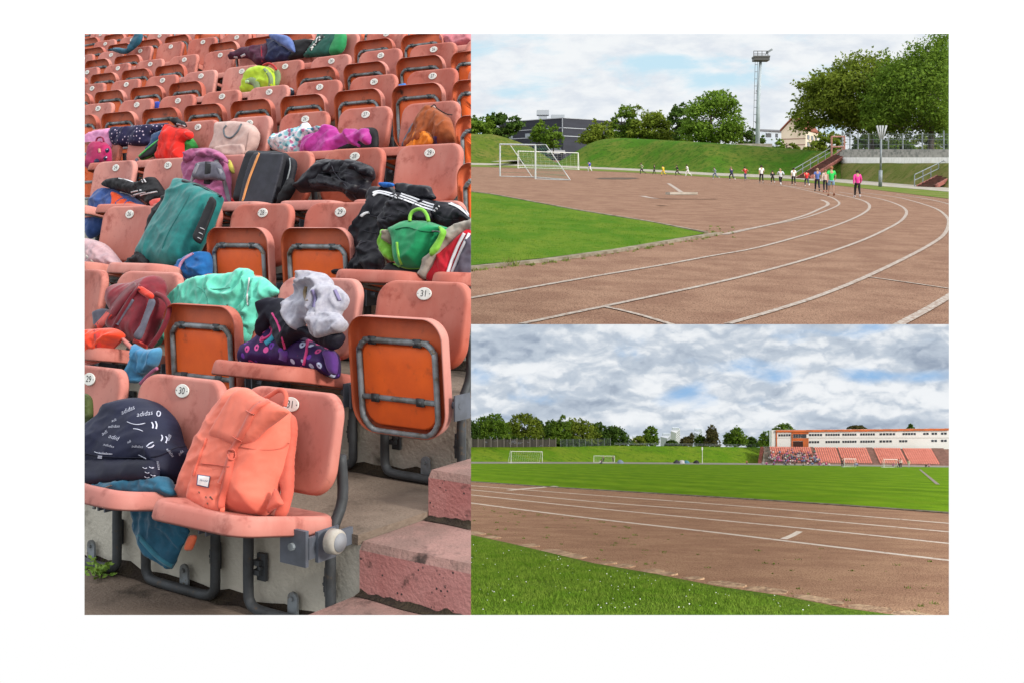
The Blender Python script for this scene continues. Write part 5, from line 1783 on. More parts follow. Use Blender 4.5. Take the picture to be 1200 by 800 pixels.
def sky_c(nt, U, V):
    a = nz(nt, U, V, 0.7, 1.5, 1.5, 10, .56, 1.0, .35)
    b = nz(nt, U, V, 0.75, 1.7, 2.1, 10, .6, 5.0, .5)
    c = nz(nt, U, V, 0.7, 1.9, 5.5, 8, .62, 11.0, .3)
    bl = summ(nt, [mth(nt, 'MULTIPLY', gauss(nt, U, V, *g[:4]), g[4]) for g in
                   ((800, 462, 40, 18, .26), (1015, 442, 46, 14, .3), (1075, 440, 55, 10, .26), (865, 427, 26, 10, .2), (570, 440, 34, 14, .16),
                    (885, 470, 26, 12, .22), (1030, 385, 24, 8, .22), (920, 395, 24, 10, .16), (630, 470, 22, 8, .2), (900, 440, 30, 10, .2))])
    cl = sstep(nt, mth(nt, 'SUBTRACT', a, bl), .10, .42)
    dk = summ(nt, [mth(nt, 'MULTIPLY', gauss(nt, U, V, *g[:4]), g[4]) for g in
                   ((610, 402, 85, 24, .24), (735, 436, 60, 16, .2), (1095, 425, 50, 24, .24), (700, 465, 50, 12, .18), (880, 405, 120, 18, .12),
                    (1000, 500, 160, 10, .16), (580, 485, 90, 10, .12))])
    lt = summ(nt, [mth(nt, 'MULTIPLY', gauss(nt, U, V, *g[:4]), g[4]) for g in
                   ((760, 455, 32, 18, .2), (830, 478, 60, 12, .16), (975, 450, 50, 16, .16), (930, 420, 60, 14, .12), (640, 430, 60, 12, .14), (720, 400, 60, 10, .1),
                    (1080, 465, 60, 14, .1))])
    def puff(dv):
        # billowing cells, warped so that they do not read as cells
        w = nz(nt, U, V, 1.0, 1.3, 3.0, 4, .5, 33.0)
        w2 = nz(nt, U, V, 1.0, 1.3, 3.0, 4, .5, 47.0)
        cc = node(nt, 'ShaderNodeCombineXYZ', {0: mth(nt, 'ADD', mth(nt, 'MULTIPLY', U, .8), mth(nt, 'MULTIPLY', w, .45)),
                                               1: mth(nt, 'ADD', mth(nt, 'MULTIPLY', mth(nt, 'ADD', V, dv), 1.7), mth(nt, 'MULTIPLY', w2, .45)), 2: 4.0})
        return node(nt, 'ShaderNodeTexVoronoi', {'Vector': cc.outputs[0], 'Scale': 2.3, 'Detail': 3.0, 'Roughness': .5, 'Smoothness': .6}, feature='SMOOTH_F1').outputs['Distance']
    d0, d1 = puff(0.0), puff(.07)
    rel = mth(nt, 'MULTIPLY', mth(nt, 'SUBTRACT', d0, d1), .42)      # bright tops, grey undersides
    t = mth(nt, 'ADD', mth(nt, 'MULTIPLY', b, .66), mth(nt, 'MULTIPLY', c, .16))
    t = mth(nt, 'ADD', t, mth(nt, 'MULTIPLY', d0, .16))
    t = mth(nt, 'ADD', mth(nt, 'SUBTRACT', mth(nt, 'ADD', t, dk), lt), rel)
    gr = sstep(nt, t, .24, 1.16)
    c1 = mixc(nt, sstep(nt, gr, 0.0, .5), S(242, 245, 248), S(192, 203, 216))
    cloud = mixc(nt, sstep(nt, gr, .42, 1.0), c1, S(146, 160, 180))
    return mixc(nt, cl, S(142, 186, 230), cloud)


sky_sheet('sky', 345, 425, 1112, 40, 240, sky_b)
CUR = 'C'
sky_sheet('sky', 560, 425, 1112, 366, 560, sky_c)
CUR = 'B'

m_cinder = M('cinder', S(152, 118, 99, .63), S(172, 138, 116, .64), scale=1.1, rough=.95, bump=.5, bscale=38, c3=S(98, 74, 62, .56), s3=48, lo3=.5, hi3=.62, spec=.02)
m_cinder2 = M('cinder_brown', S(152, 118, 96, 1.12), S(170, 136, 110, 1.12), scale=.8, rough=.95, bump=.6, bscale=30, c3=S(104, 78, 62, 1.05), s3=42, lo3=.5, hi3=.62, spec=.02)
m_lawn = M('lawn', (.048, .125, .006), (.10, .155, .014), scale=.9, rough=.9, bump=.7, bscale=22, c3=(.04, .10, .005), s3=5, lo3=.5, hi3=.7, spec=.02, stretch=(1, .35, 1))
m_bank = M('bank_grass', (.045, .125, .010), (.105, .135, .022), scale=.22, rough=.95, bump=.8, bscale=5, c3=(.04, .09, .010), s3=1.6, lo3=.48, hi3=.62, spec=.02)
m_bankleft = M('left_bank_grass', (.075, .115, .014), (.125, .125, .03), scale=.25, rough=.95, bump=.8, bscale=5, c3=(.05, .085, .012), s3=1.3, lo3=.48, hi3=.62, spec=.02)
m_bankdry = M('dry_bank_grass', (.09, .11, .025), (.14, .13, .045), scale=.4, rough=.95, bump=.8, bscale=5, c3=(.07, .09, .018), s3=1.5, lo3=.5, hi3=.7, spec=.02)
m_verge = M('verge', (.09, .14, .02), (.14, .15, .045), scale=.6, rough=.95, bump=.5, bscale=6, spec=.02)
m_conc = M('pale_concrete', S(190, 184, 172, .62), S(160, 152, 138, .62), scale=1.2, rough=.9, bump=.3, bscale=20, spec=.2)
m_line = M('chalk_line', S(214, 206, 196, .56), S(158, 130, 114, .58), scale=15, rough=.95, lo=.36, hi=.7, spec=.02)
m_kerb = M('kerb_stone', S(176, 166, 148, .62), S(136, 124, 106, .62), scale=3, rough=.95, bump=.5, bscale=14, spec=.025)
m_white = M('white_paint', (.78, .78, .76), (.66, .66, .63), scale=2, rough=.6)
m_galv = M('galvanised_steel', S(150, 158, 162, .8), S(120, 128, 132, .8), scale=3, rough=.55, metal=.3)
m_dark = M('dark_cladding', S(50, 55, 70, .5), S(60, 66, 82, .5), scale=.25, rough=.6, stretch=(1, 1, 6))
m_band = M('pale_band', S(178, 186, 194, .8), None, rough=.6)
m_glass = M('window_glass', S(60, 68, 78, .6), S(90, 98, 108, .6), scale=.5, rough=.15, spec=.6)
m_bark = M('bark', (.055, .045, .035), (.09, .075, .06), scale=4, rough=.95, bump=.6, bscale=8)
LM = [leaf_mat('leaf_mid', (.10, .18, .018), (.155, .245, .028), (.06, .112, .013)),
      leaf_mat('leaf_dark', (.055, .11, .018), (.09, .155, .026), (.034, .07, .013)),
      leaf_mat('leaf_olive', (.145, .20, .021), (.21, .265, .032), (.082, .12, .014)),
      leaf_mat('leaf_bright', (.12, .215, .022), (.17, .27, .032), (.07, .14, .017)),
      leaf_mat('leaf_brown', (.09, .085, .03), (.13, .11, .04), (.05, .055, .02))]

# ---- ground
vs, fs = [], []
xs = [-90, 150]
ys = [13, 40, 80, 140, 220, 345]
for j, y in enumerate(ys):
    for x in xs:
        vs.append((x, y, GB.z(x, y)))
for j in range(len(ys) - 1):
    fs.append((2 * j, 2 * j + 1, 2 * j + 3, 2 * j + 2))
tag(put('running_track', vs, fs, m_cinder), kind='structure')
sheet('grass_infield', GB, [(430, 213.5), (552, 226), (575.6, 228.7), (678, 248), (765, 262), (826.7, 274.8), (724, 293), (640, 304), (552, 313), (430, 326)], .03, m_lawn)
mb = MB()
strip(mb, [GB.at(u, v, .02) for u, v in [(430, 330), (552, 315.5), (640, 306.5), (724, 294.8), (800, 281.5), (842, 274.8)]], .22, .03)
strip(mb, [GB.at(u, v, .02) for u, v in [(430, 213), (552, 225.5), (575.6, 228.3), (678, 247.5), (765, 261.7), (828, 274)]], .12, .03)
tag(mb.out('infield_kerb', m_kerb), kind='structure')
r4 = lambda p: zc(830, 180, 3.903, p)
r3b = lambda p: zc(550, 180, 3.903, p)
lines = [
    r4([(60, 372), (160, 350), (300, 322), (430, 288), (520, 250), (547, 235), (540, 222), (515, 213)]),
    r4([(80, 372), (250, 335), (430, 298), (540, 262), (590, 240), (598, 225), (570, 205), (520, 188), (450, 170), (350, 150), (250, 140), (100, 132)]),
    r3b([(-470, 745), (8, 662), (300, 610), (600, 558), (900, 508)]) + r4([(0, 472), (200, 437), (400, 385), (560, 338), (660, 300), (720, 268), (738, 245), (725, 225), (680, 208), (600, 190), (480, 166), (330, 145)]),
    r3b([(240, 780), (500, 725), (800, 662)]) + r4([(0, 600), (250, 540), (500, 470), (700, 400), (820, 345), (880, 310), (905, 280), (900, 255), (860, 232), (790, 210), (700, 193), (600, 178)]),
    r4([(90, 780), (300, 720), (500, 655), (700, 575), (900, 480), (1020, 415), (1080, 370), (1100, 320), (1090, 290), (1050, 258), (980, 232), (880, 205), (780, 190), (680, 178)]),
    r4([(860, 790), (1000, 715), (1100, 655), (1180, 600)]),
    r4([(1130, 242), (1060, 222), (960, 203), (860, 190)]),
    r3b([(620, 703), (760, 735), (930, 785)]),
    r4([(720, 565), (900, 590), (1130, 624)]),
    r3b([(790, 196), (850, 207), (950, 210), (1132, 210)]),
    r3b([(910, 138), (940, 158), (972, 180)]),
    r3b([(860, 241), (900, 241)]),
]
for k, l in enumerate(lines):
    w = [.16, .11, .13, .12, .12, .15, .12, .09, .08, .3, .25, .4][k]
    sm = catmull(l, 5)
    mb = MB()
    strip(mb, [GB.at(u, v, .006 + .0007 * k) for u, v in sm], w)
    tag(mb.out('lane_line', m_line), kind='structure')
# dark sandy patch by the goal, white take-off board
def blob(cx, cy, a, b, dz, G, n=26, jit=.25):
    return [(cx + a * math.cos(t) * (1 + random.uniform(-jit, jit)), cy + b * math.sin(t) * (1 + random.uniform(-jit, jit)))
            for t in [2 * math.pi * i / n for i in range(n)]]
m_sand = M('dark_sand', S(84, 64, 48, .5), S(104, 84, 60, .5), scale=1.5, rough=1)
sheet('sand_patch', GB, blob(722, 209.6, 24, 1.3, 0, GB), .012, m_sand)
mb = MB()
a, b = GB.at(782.5, 228.5, .02), GB.at(815, 228.5, .02)
ax = (b - a).normalized()
mb.box((a + b) / 2 + Vector((0, 0, .05)), (b - a).length, .35, .13, (ax, Vector((-ax.y, ax.x, 0)), Vector((0, 0, 1))))
for t in (.1, .5, .9):
    mb.box(a.lerp(b, t) + Vector((0, 0, .01)), .12, .3, .06)
tag(mb.out('take_off_beam', M('beam_white', S(214, 204, 190, .55), S(190, 178, 162, .55), scale=2)), 'white wooden beam lying on the red cinder track in front of the runners', 'beam')

# tufts along the kerbs
def tufts(name, G, spots, mat, hmax=.12, n=26):
    vs, fs = [], []
    for u, v, s in spots:
        p = G.at(u, v, 0)
        for i in range(int(n * s)):
            a = random.uniform(0, 6.28)
            r = random.uniform(0, .12 * s)
            q = p + Vector((r * math.cos(a), r * math.sin(a), 0))
            q.z = G.z(q.x, q.y)
            a = random.uniform(0, 6.28)
            w = Vector((math.cos(a), math.sin(a), 0)) * .012
            h = random.uniform(.4, 1) * hmax * s
            t = q + Vector((random.uniform(-.6, .6) * h, random.uniform(-.6, .6) * h, h))
            b = len(vs)
            vs += [q - w, q + w, t]
            fs.append((b, b + 1, b + 2))
    return tag(put(name, vs, fs, mat), kind='stuff')


m_blade = M('grass_blade', (.065, .15, .009), (.11, .19, .02), scale=6, rough=.8, spec=.04, c3=(.05, .13, .01), s3=30, lo3=.5, hi3=.6)
m_weed = M('weed_blade', (.12, .17, .03), (.18, .2, .06), scale=6, rough=.8, spec=.04)
sp_ = [(598, 311, 1.6), (600, 311.5, 1.3)]
for i in range(60):
    t = random.random()
    u = 552 + 285 * t
    sp_.append((u, np.interp(u, [552, 640, 724, 800, 842], [318, 308.8, 297, 284, 276.8]) + random.uniform(-.3, 1.2), random.uniform(.2, .6)))
for i in range(50):
    u = random.uniform(552, 830)
    sp_.append((u, np.interp(u, [552, 575, 678, 765, 828], [225.5, 228.3, 247.5, 261.7, 274]) - random.uniform(0, .5), random.uniform(.3, .7)))
for i in range(25):
    sp_.append((random.uniform(825, 862), random.uniform(266, 279), random.uniform(.2, .6)))
tufts('kerb_weeds', GB, sp_, m_weed)

# lawn blades on the near infield
def blades(name, G, poly, n, h, mat, wid=.006, edge=None):
    P = np.array(poly)
    pts3 = [G.at(u, v) for u, v in poly]
    q = np.array([(p.x, p.y) for p in pts3])
    lo, hi = q.min(0), q.max(0)
    c = rng.uniform(lo, hi, (n * 3, 2))
    c = c[in_poly(c, [tuple(x) for x in q])][:n]
    m = len(c)
    z = -G.h + G.sx * c[:, 0] + G.sy * c[:, 1]
    a = rng.uniform(0, 2 * math.pi, m)
    hh = h * rng.uniform(.4, 1.1, m)
    big = np.array([noise.noise(Vector((x * .8, y * .8, 3))) for x, y in c]) * .5 + 1
    hh *= big
    if edge:
        E2 = [(p.x, p.y) for p in (G.at(u, v) for u, v in edge)]
        de = np.full(m, 1e9)
        for (x1, y1), (x2, y2) in zip(E2[:-1], E2[1:]):
            a_, b_ = np.array((x1, y1)), np.array((x2, y2))
            t_ = np.clip(((c - a_) @ (b_ - a_)) / ((b_ - a_) @ (b_ - a_)), 0, 1)
            de = np.minimum(de, np.linalg.norm(c - (a_ + t_[:, None] * (b_ - a_)), axis=1))
        hh *= np.clip(.25 + de / 1.3, .25, 1)
    ln = rng.normal(0, .45, (m, 2)) * hh[:, None]
    w = np.stack([np.cos(a), np.sin(a)], 1) * wid
    v = np.zeros((m, 3, 3))
    v[:, 0, :2], v[:, 1, :2], v[:, 2, :2] = c - w, c + w, c + ln
    v[:, 0, 2] = v[:, 1, 2] = z
    v[:, 2, 2] = z + hh
    return tag(put(name, v.reshape(-1, 3), [(3 * i, 3 * i + 1, 3 * i + 2) for i in range(m)], mat), kind='stuff')


blades('lawn_grass', GB, [(440, 225), (545, 228), (700, 253), (826, 275), (724, 292.5), (640, 303.5), (545, 313), (440, 324)], 60000, .055, m_blade, .009)

# ---- grassy banks round the bend
def bank(name, G, us, vbs, vcs, W, mat, back=60, n=10, dz=0.02, drop=.0):
    vs, fs = [], []
    m = n + 2
    for u, vb, vc in zip(us, vbs, vcs):
        p = G.at(u, vb, dz)
        Wd = W(u) if callable(W) else W
        for i in range(n + 1):
            t = i / n
            Y = p.y + Wd * t
            zt = (VH - vc) / F * (p.y + Wd)
            s = t * t * (3 - 2 * t) * .55 + .45 * math.sin(t * math.pi / 2)
            X = (u - 600) / F * Y
            jig = .12 * noise.noise(Vector((X * .3, Y * .3, 1))) * math.sin(math.pi * t)
            vs.append((X, Y, p.z + (zt - p.z) * s + jig))
        Y = p.y + Wd + back
        vs.append(((u - 600) / F * Y, Y, vs[-1][2] - drop))
    for i in range(len(us) - 1):
        for k in range(m - 1):
            a = i * m + k
            fs.append((a, a + m, a + m + 1, a + 1))
    o = put(name, vs, fs, mat, smooth=True)
    return tag(o, kind='structure')


def vbB(u):
    return float(np.interp(u, [430, 552, 600, 655, 750, 830, 932, 984, 1076, 1112, 1180], [190, 191.5, 192.5, 194.5, 198.5, 203, 206.5, 210.5, 218, 221, 226]))


us = list(np.linspace(430, 652, 30))
bank('grass_bank', GB, us, [vbB(u) for u in us], [np.interp(u, [430, 552, 575, 590, 605, 622, 640, 652], [160, 157.5, 157.8, 161, 166, 173, 184, 192.3]) for u in us], 22, m_bankleft, back=70)
us = list(np.linspace(650, 985, 60))
bank('grass_bank', GB, us, [vbB(u) for u in us], [np.interp(u, [650, 665, 680, 692, 705, 725, 760, 820, 880, 950, 985], [193.5, 184, 175, 168, 164, 162, 163.5, 167, 171, 176.5, 179]) for u in us],
     lambda u: 14 + 4 * (985 - u) / 335, m_bank, back=150)
us = list(np.linspace(958, 1150, 30))
bank('grass_bank', GB, us, [vbB(u) - .2 for u in us], [np.interp(u, [950, 1115, 1150], [191.2, 191.6, 192.2]) for u in us], lambda u: 7.2, m_bankdry, back=1.0)
# pale path and verge at the foot of the banks
us = list(np.linspace(430, 1150, 80))
sheet('footpath', GB, [(u, vbB(u) - .2) for u in us] + [(u, vbB(u) + np.interp(u, [430, 650, 800, 950, 1150], [2.0, 2.2, 2.6, 4.0, 4.6])) for u in us[::-1]], .03, m_conc)
sheet('grass_verge', GB, [(u, vbB(u) + np.interp(u, [430, 650, 800, 950, 1150], [2.0, 2.2, 2.6, 4.0, 4.6])) for u in us] +
      [(u, vbB(u) + np.interp(u, [430, 650, 800, 950, 1000, 1050, 1112, 1150], [4.5, 4.5, 4.6, 7.0, 8, 10, 12.5, 14])) for u in us[::-1]], .02, m_verge)
sheet('footpath', GB, [(585, 195), (612, 193), (640, 188.5), (632, 188), (610, 191.0), (575, 194.6)], .6, m_conc)

# ---- white retaining wall, grey concrete terraces, fence
def wall_line(u):
    p = GB.at(u, vbB(u))
    return p.y + 7.4


us = [983 + i * 6 for i in range(30)]
mb = MB()
for i in range(len(us) - 1):
    q = []
    for u in us[i:i + 2]:
        Y = wall_line(u)
        q.append((unp(u, 192.2, Y), unp(u, 184.8, Y), Y, u))
    (a0, a1, Ya, ua), (b0, b1, Yb, ub) = q
    off = Vector((0, .5, 0))
    mb.hexa([a0, b0, b0 + off, a0 + off], [a1, b1, b1 + off, a1 + off])
tag(mb.out('retaining_wall', m_white), 'long low white retaining wall above the dry grass bank, below the wire fence', 'wall')
m_step = M('grey_terrace', S(176, 174, 166, .8), S(126, 128, 122, .8), scale=1.2, rough=.95, lo=.4, hi=.7)
root = thing('concrete_terrace', 'weathered grey concrete steps between the white wall and the wire fence', 'terrace', unp(990, 184, wall_line(990)))
for k in range(3):
    mb = MB()
    for i in range(len(us) - 1):
        q = []
        for u in us[i:i + 2]:
            Y = wall_line(u) + .52 + .8 * k
            vt, vb_ = 184.5 - 3.0 * (k + 1), 186.5 - 3.0 * k
            q += [unp(u, vb_, Y), unp(u, vt, Y)]
        off = Vector((0, .79, 0))
        mb.hexa([q[0], q[2], q[2] + off, q[0] + off], [q[1], q[3], q[3] + off, q[1] + off])
    mb.out('step', m_step, root)
# fence behind
root = thing('wire_fence', 'tall grey wire mesh fence with steel posts on top of the concrete terrace', 'fence', unp(985, 176, wall_line(985) + 3.2))
fz = lambda u, v: unp(u, v, wall_line(u) + 3.2)
for u in (987, 996, 1005.5, 1018, 1041, 1058, 1081, 1106, 1124):
    mb = MB()
    mb.tube([fz(u, 184), fz(u, 153.5 if u in (987, 1106) else 156.5)], .07, 6)
    mb.out('post', m_galv, root)
mb = MB()
for v in (157.5, 164, 170, 175.5):
    mb.tube([fz(u, v) for u in np.linspace(987, 1124, 12)], .025, 4)
for u in np.arange(988, 1124, 1.7):
    mb.tube([fz(u, 176), fz(u, 157.5)], .012, 3)
mb.out('wire_mesh', m_galv, root)

# ---- stairs up the bank
m_pink = M('faded_red_concrete', S(160, 96, 86, .8), S(120, 76, 66, .8), scale=2, rough=.9)
m_pinkdk = M('dark_red_step', S(116, 76, 66, .8), S(90, 62, 54, .8), scale=2, rough=.9)


def flight(label, P0, P1, width, n, rail_dirs=(1,), side=(1, 0, 0)):
    root = thing('staircase', label, 'stairs', P0)
    d = P1 - P0
    w = Vector(side).normalized() * width
    mb = MB()
    for i in range(n):
        a = P0 + d * (i / n)
        a.z = P0.z + d.z * (i + 1) / n
        b = P0 + d * (i + 1) / n
        b.z = a.z
        lo = Vector((0, 0, -(d.z / n) - .25))
        mb.hexa([a + lo, a + w + lo, b + w + lo, b + lo], [a, a + w, b + w, b])
    mb.out('steps', m_pinkdk, root)
    for k in (0, 1):
        mb = MB()
        o = w * k + Vector(side).normalized() * (.16 if k else -.16)
        e = Vector(side).normalized() * .08
        t = Vector((0, 0, .12))
        a, b = P0 + o, P1 + o
        lo = Vector((0, 0, -.2))
        mb.hexa([a + lo - e, a + lo + e, b + lo + e, b + lo - e], [a + t - e, a + t + e, b + t + e, b + t - e])
        mb.out('string_wall', m_pink, root)
    for k in rail_dirs:
        mb = MB()
        o = w * (0 if k < 0 else 1) + Vector(side).normalized() * (-.4 if k < 0 else .4)
        for hh in (.55, 1.05):
            mb.tube([P0 + o + Vector((0, 0, hh)), P1 + o + Vector((0, 0, hh))], .045, 6)
        for t in np.linspace(0, 1, 6):
            q = P0.lerp(P1, t) + o
            mb.tube([q - Vector((0, 0, .3)), q + Vector((0, 0, 1.05))], .045, 6)
        mb.out('handrail', m_galv, root)
    return root


Yw = wall_line(983)
P0 = GB.at(935, 209.5, .05)
P1 = unp(979, 182.5, Yw + 1.5)
flight('long faded red staircase climbing the bank to the pink gate, railing on its left', P0, P1, 1.3, 16, (-1,), (.75, -.66, 0))
P0 = GB.at(1077, 219.5, .05)
P1 = unp(1122, 196, wall_line(1100) + 1)
flight('red staircase cut off at the right edge of the track, railing on its left', P0, P1, 1.3, 12, (-1,), (.75, -.66, 0))
# gate frame at the top of the stairs
root = thing('gate', 'pink metal gate frame at the top of the long red staircase', 'gate', unp(982, 184, Yw + 1.2))
mg = M('pink_metal', S(186, 140, 128, .8), S(160, 112, 100, .8), scale=3, rough=.7)
gz = lambda u, v: unp(u, v, Yw + 1.2)
for u in (974.5, 989.5):
    mb = MB()
    mb.tube([gz(u, 186), gz(u, 160)], .11, 6)
    mb.out('post', mg, root)
for q in ((974.5, 160.5, 989.5, 160.5), (974.5, 172.5, 989.5, 172.5), (975, 184, 989, 174)):
    mb = MB()
    mb.tube([gz(q[0], q[1]), gz(q[2], q[3])], .1, 6)
    mb.out('bar', mg, root)

# ---- floodlight post by the bank
root = thing('floodlight_post', 'slim grey post with a fan of four upright lamps beside the right-hand stairs', 'lamp post', GB.at(1031.5, 219.5))
base = GB.at(1031.5, 219.5)
lz = lambda u, v: unp(u, v, base.y)
mb = MB()
mb.tube([base, lz(1032, 200)], .16, 8)
mb.tube([lz(1032, 201), lz(1032.6, 163)], .085, 8)
mb.out('pole', m_galv, root, True)
for du in (-4.2, -1.4, 1.2, 4.6):
    mb = MB()
    mb.tube([lz(1032.6 + du * .35, 164), lz(1033 + du * 1.25, 147.5)], [.05, .085], 8)
    mb.out('lamp', M('lamp_grey', S(206, 210, 212, .6), None, rough=.4), root, True)

# ---- tall light mast on the crest
mY = 200.0
mz = lambda u, v, dy=0: unp(u, v, mY + dy)
root = thing('light_mast', 'tall pale grey floodlight mast with a railed platform and ladder on the bank', 'light mast', mz(888, 172.5))
mb = MB()
mb.tube([mz(887.6, 175), mz(888.6, 120), mz(891.3, 71.5)], [.42, .34, .25], 12)
mb.out('pole', M('mast_grey', S(176, 188, 194, .85), S(160, 172, 178, .85), scale=.5, rough=.5), root, True)
md = M('mast_dark', S(92, 92, 90, .7), None, rough=.6)
mb = MB()
mb.box(mz(891.6, 70.2), 2.7, 2.2, .55)
mb.box(mz(891.6, 67.6), 2.85, 2.35, .3)
mb.out('platform', md, root)
mb = MB()
for uu in (883.3, 888, 893, 900):
    for dy in (-1.1, 1.1):
        mb.tube([mz(uu, 68, dy), mz(uu, 60, dy)], .06, 5)
for vv in (60.2, 63.6):
    for dy in (-1.1, 1.1):
        mb.tube([mz(883.3, vv, dy), mz(900, vv, dy)], .06, 5)
    for uu in (883.3, 900):
        mb.tube([mz(uu, vv, -1.1), mz(uu, vv, 1.1)], .06, 5)
mb.out('railing', md, root)
mb = MB()
a, b = mz(898.5, 62), mz(904.5, 58.5)
ax = (b - a).normalized()
mb.box((a + b) / 2, (b - a).length, .9, .35, (ax, Vector((0, 1, 0)), Vector((0, 1, 0)).cross(ax)))
mb.tube([mz(897, 65), a], .06, 5)
mb.out('floodlight', m_galv, root)
mb = MB()
for k in (0, 1):
    mb.tube([mz(882.3 + 3.0 * k, 172), mz(885.0 + 3.0 * k, 72)], .045, 4)
for i in range(12):
    t = (i + .5) / 12
    uu, vv = 882.3 + 2.7 * t, 172 - 100 * t
    mb.tube([mz(uu, vv), mz(uu + 3.0, vv)], .05, 4)
for t in (.28, .65):
    mb.tube([mz(884 + 2.7 * t, 172 - 100 * t), mz(888.5 + 1.5 * t, 172 - 100 * t)], .09, 4)
mb.out('ladder', md, root)
mb = MB()
mb.box(mz(882, 171.6), 6.5, 2.5, .7)
mb.out('footing', m_conc, root)

# ---- dark building
bY0, bY1, bY2 = 285, 297.5, 296
root = thing('hall', 'low dark grey sports hall with pale horizontal bands behind the banks', 'building', unp(660, 190, bY0))
c0, c1, c2 = unp(660, 138, bY0), unp(585, 143.5, bY1), unp(735, 143, bY2)
for p in (c1, c2):
    p.z = c0.z
zb = unp(660, 196, bY0).z
c3 = c1 + c2 - c0
mb = MB()
quad = [c1, c0, c2, c3]
mb.hexa([Vector((p.x, p.y, zb)) for p in quad], quad)
mb.out('wall', m_dark, root)


def on_face(a, b, t0, t1, z0, z1, out=.12):
    n = (b - a)
    n.z = 0
    n.normalize()
    nn = Vector((n.y, -n.x, 0))
    p, q = a.lerp(b, t0), a.lerp(b, t1)
    lo = [Vector((p.x, p.y, z0)), Vector((q.x, q.y, z0))]
    o = nn * out
    return [lo[0] + o, lo[1] + o, lo[1] - nn * .05, lo[0] - nn * .05], z1 - z0


def face_box(mb, a, b, t0, t1, z0, z1, out=.12):
    q, h = on_face(a, b, t0, t1, z0, z1, out)
    mb.hexa(q, [p + Vector((0, 0, h)) for p in q])


H = c0.z - zb
for (a, b) in ((c1, c0), (c0, c2)):
    for zz in (.785, .62):
        mb = MB()
        face_box(mb, a, b, 0, 1, zb + H * zz, zb + H * (zz + .014))
        mb.out('facade_band', m_band, root)
    mb = MB()
    face_box(mb, a, b, 0, 1, zb + H * .985, zb + H * 1.0, .16)
    mb.out('roof_edge', m_band, root)
mb = MB()
face_box(mb, c1, c0, .985, .995, zb + H * .62, c0.z)
mb.out('downpipe', m_band, root)
for t0, t1 in ((.03, .22), (.42, .55)):
    mb = MB()
    face_box(mb, c1, c0, t0, t1, zb + H * .64, zb + H * .72)
    mb.out('window', M('bright_window', S(150, 162, 172, .8), None, rough=.2), root)
mb = MB()
q = c0.lerp(c1, .42) + Vector((2, 5, .9))
mb.box(q, 2.2, 2.2, 1.8)
mb.box(q + Vector((0, 0, 1.3)), 3.2, 3.0, 1.3)
mb.box(q + Vector((4, 0, .1)), 3.5, 2.0, 1.3)
mb.out('roof_unit', m_band, root)
# parked vehicle glimpsed in the gap between the banks
root = thing('parked_car', 'pale parked car glimpsed in the gap between the grassy banks', 'car', unp(652, 180, 225))
cz_ = lambda u, v, dy=0: unp(u, v, 225 + dy)
mb = MB()
for dy0 in (0,):
    bot = [cz_(641, 180.5), cz_(663, 180.5), cz_(663, 180.5, 1.8), cz_(641, 180.5, 1.8)]
    topq = [cz_(641.5, 176.5), cz_(662, 176.5), cz_(662, 176.5, 1.8), cz_(641.5, 176.5, 1.8)]
    mb.hexa(bot, topq)
mb.out('body', M('car_silver', S(196, 198, 204, .7), None, rough=.3), root)
mb = MB()
mb.hexa([cz_(644, 176.6, .1), cz_(659, 176.6, .1), cz_(659, 176.6, 1.7), cz_(644, 176.6, 1.7)], [cz_(646.5, 173.6, .3), cz_(656.5, 173.6, .3), cz_(656.5, 173.6, 1.5), cz_(646.5, 173.6, 1.5)])
mb.out('cabin', m_glass, root)
for u in (645.5, 658.5):
    mb = MB()
    c = cz_(u, 180.3, -.05)
    mb.tube([c, c + Vector((0, .25, 0))], .33, 12)
    mb.out('wheel', M('tyre', (.03, .03, .03), None), root)

# ---- houses behind
m_cream = M('cream_render', S(226, 216, 196, .8), S(214, 202, 180, .8), scale=.3, rough=.9)
m_roof = M('clay_roof', S(150, 88, 66, .8), S(120, 66, 50, .8), scale=1.2, rough=.9, stretch=(1, 1, 4))
hY = 265
root = thing('gabled_house', 'cream house with a steep red tiled roof behind the big trees', 'house', unp(930, 178, hY))
A_, B_ = unp(915.6, 154, hY), unp(944, 153.3, hY - 2)
B_.z = A_.z
apex = (A_ + B_) / 2
apex.z = unp(930, 139.5, hY).z
bk = Vector((9, 15, 0)).normalized() * 11
zb = unp(930, 180, hY).z
g = [Vector((A_.x, A_.y, zb)), Vector((B_.x, B_.y, zb)), B_, apex, A_]
mb = MB()
n = 5
mb.add(g + [p + bk for p in g], [(0, 1, 2, 3, 4), (9, 8, 7, 6, 5), (0, 5, 6, 1), (1, 6, 7, 2), (0, 4, 9, 5)])
mb.out('wall', m_cream, root)
mb = MB()
ov = Vector((0, 0, .25))
for e, s in ((A_, -1), (B_, 1)):
    out = (e - apex) * .08
    a, b, c, d = apex + ov - bk * .04, e + out + ov - bk * .04, e + out + bk * 1.04 + ov, apex + bk * 1.04 + ov
    mb.hexa([a, b, c, d], [p + Vector((0, 0, .3)) for p in (a, b, c, d)])
mb.out('roof', m_roof, root)
for i in range(3):
    for zz in (.3, .62):
        mb = MB()
        t = .12 + .3 * i
        q0, q1 = B_ + bk * t, B_ + bk * (t + .16)
        nn = Vector((bk.y, -bk.x, 0)).normalized() * .08
        z0 = zb + (B_.z - zb) * zz
        h = (B_.z - zb) * .2
        lo = [q0 + nn, q1 + nn, q1 - nn, q0 - nn]
        lo = [Vector((p.x, p.y, z0)) for p in lo]
        mb.hexa(lo, [p + Vector((0, 0, h)) for p in lo])
        mb.out('window', m_glass, root)
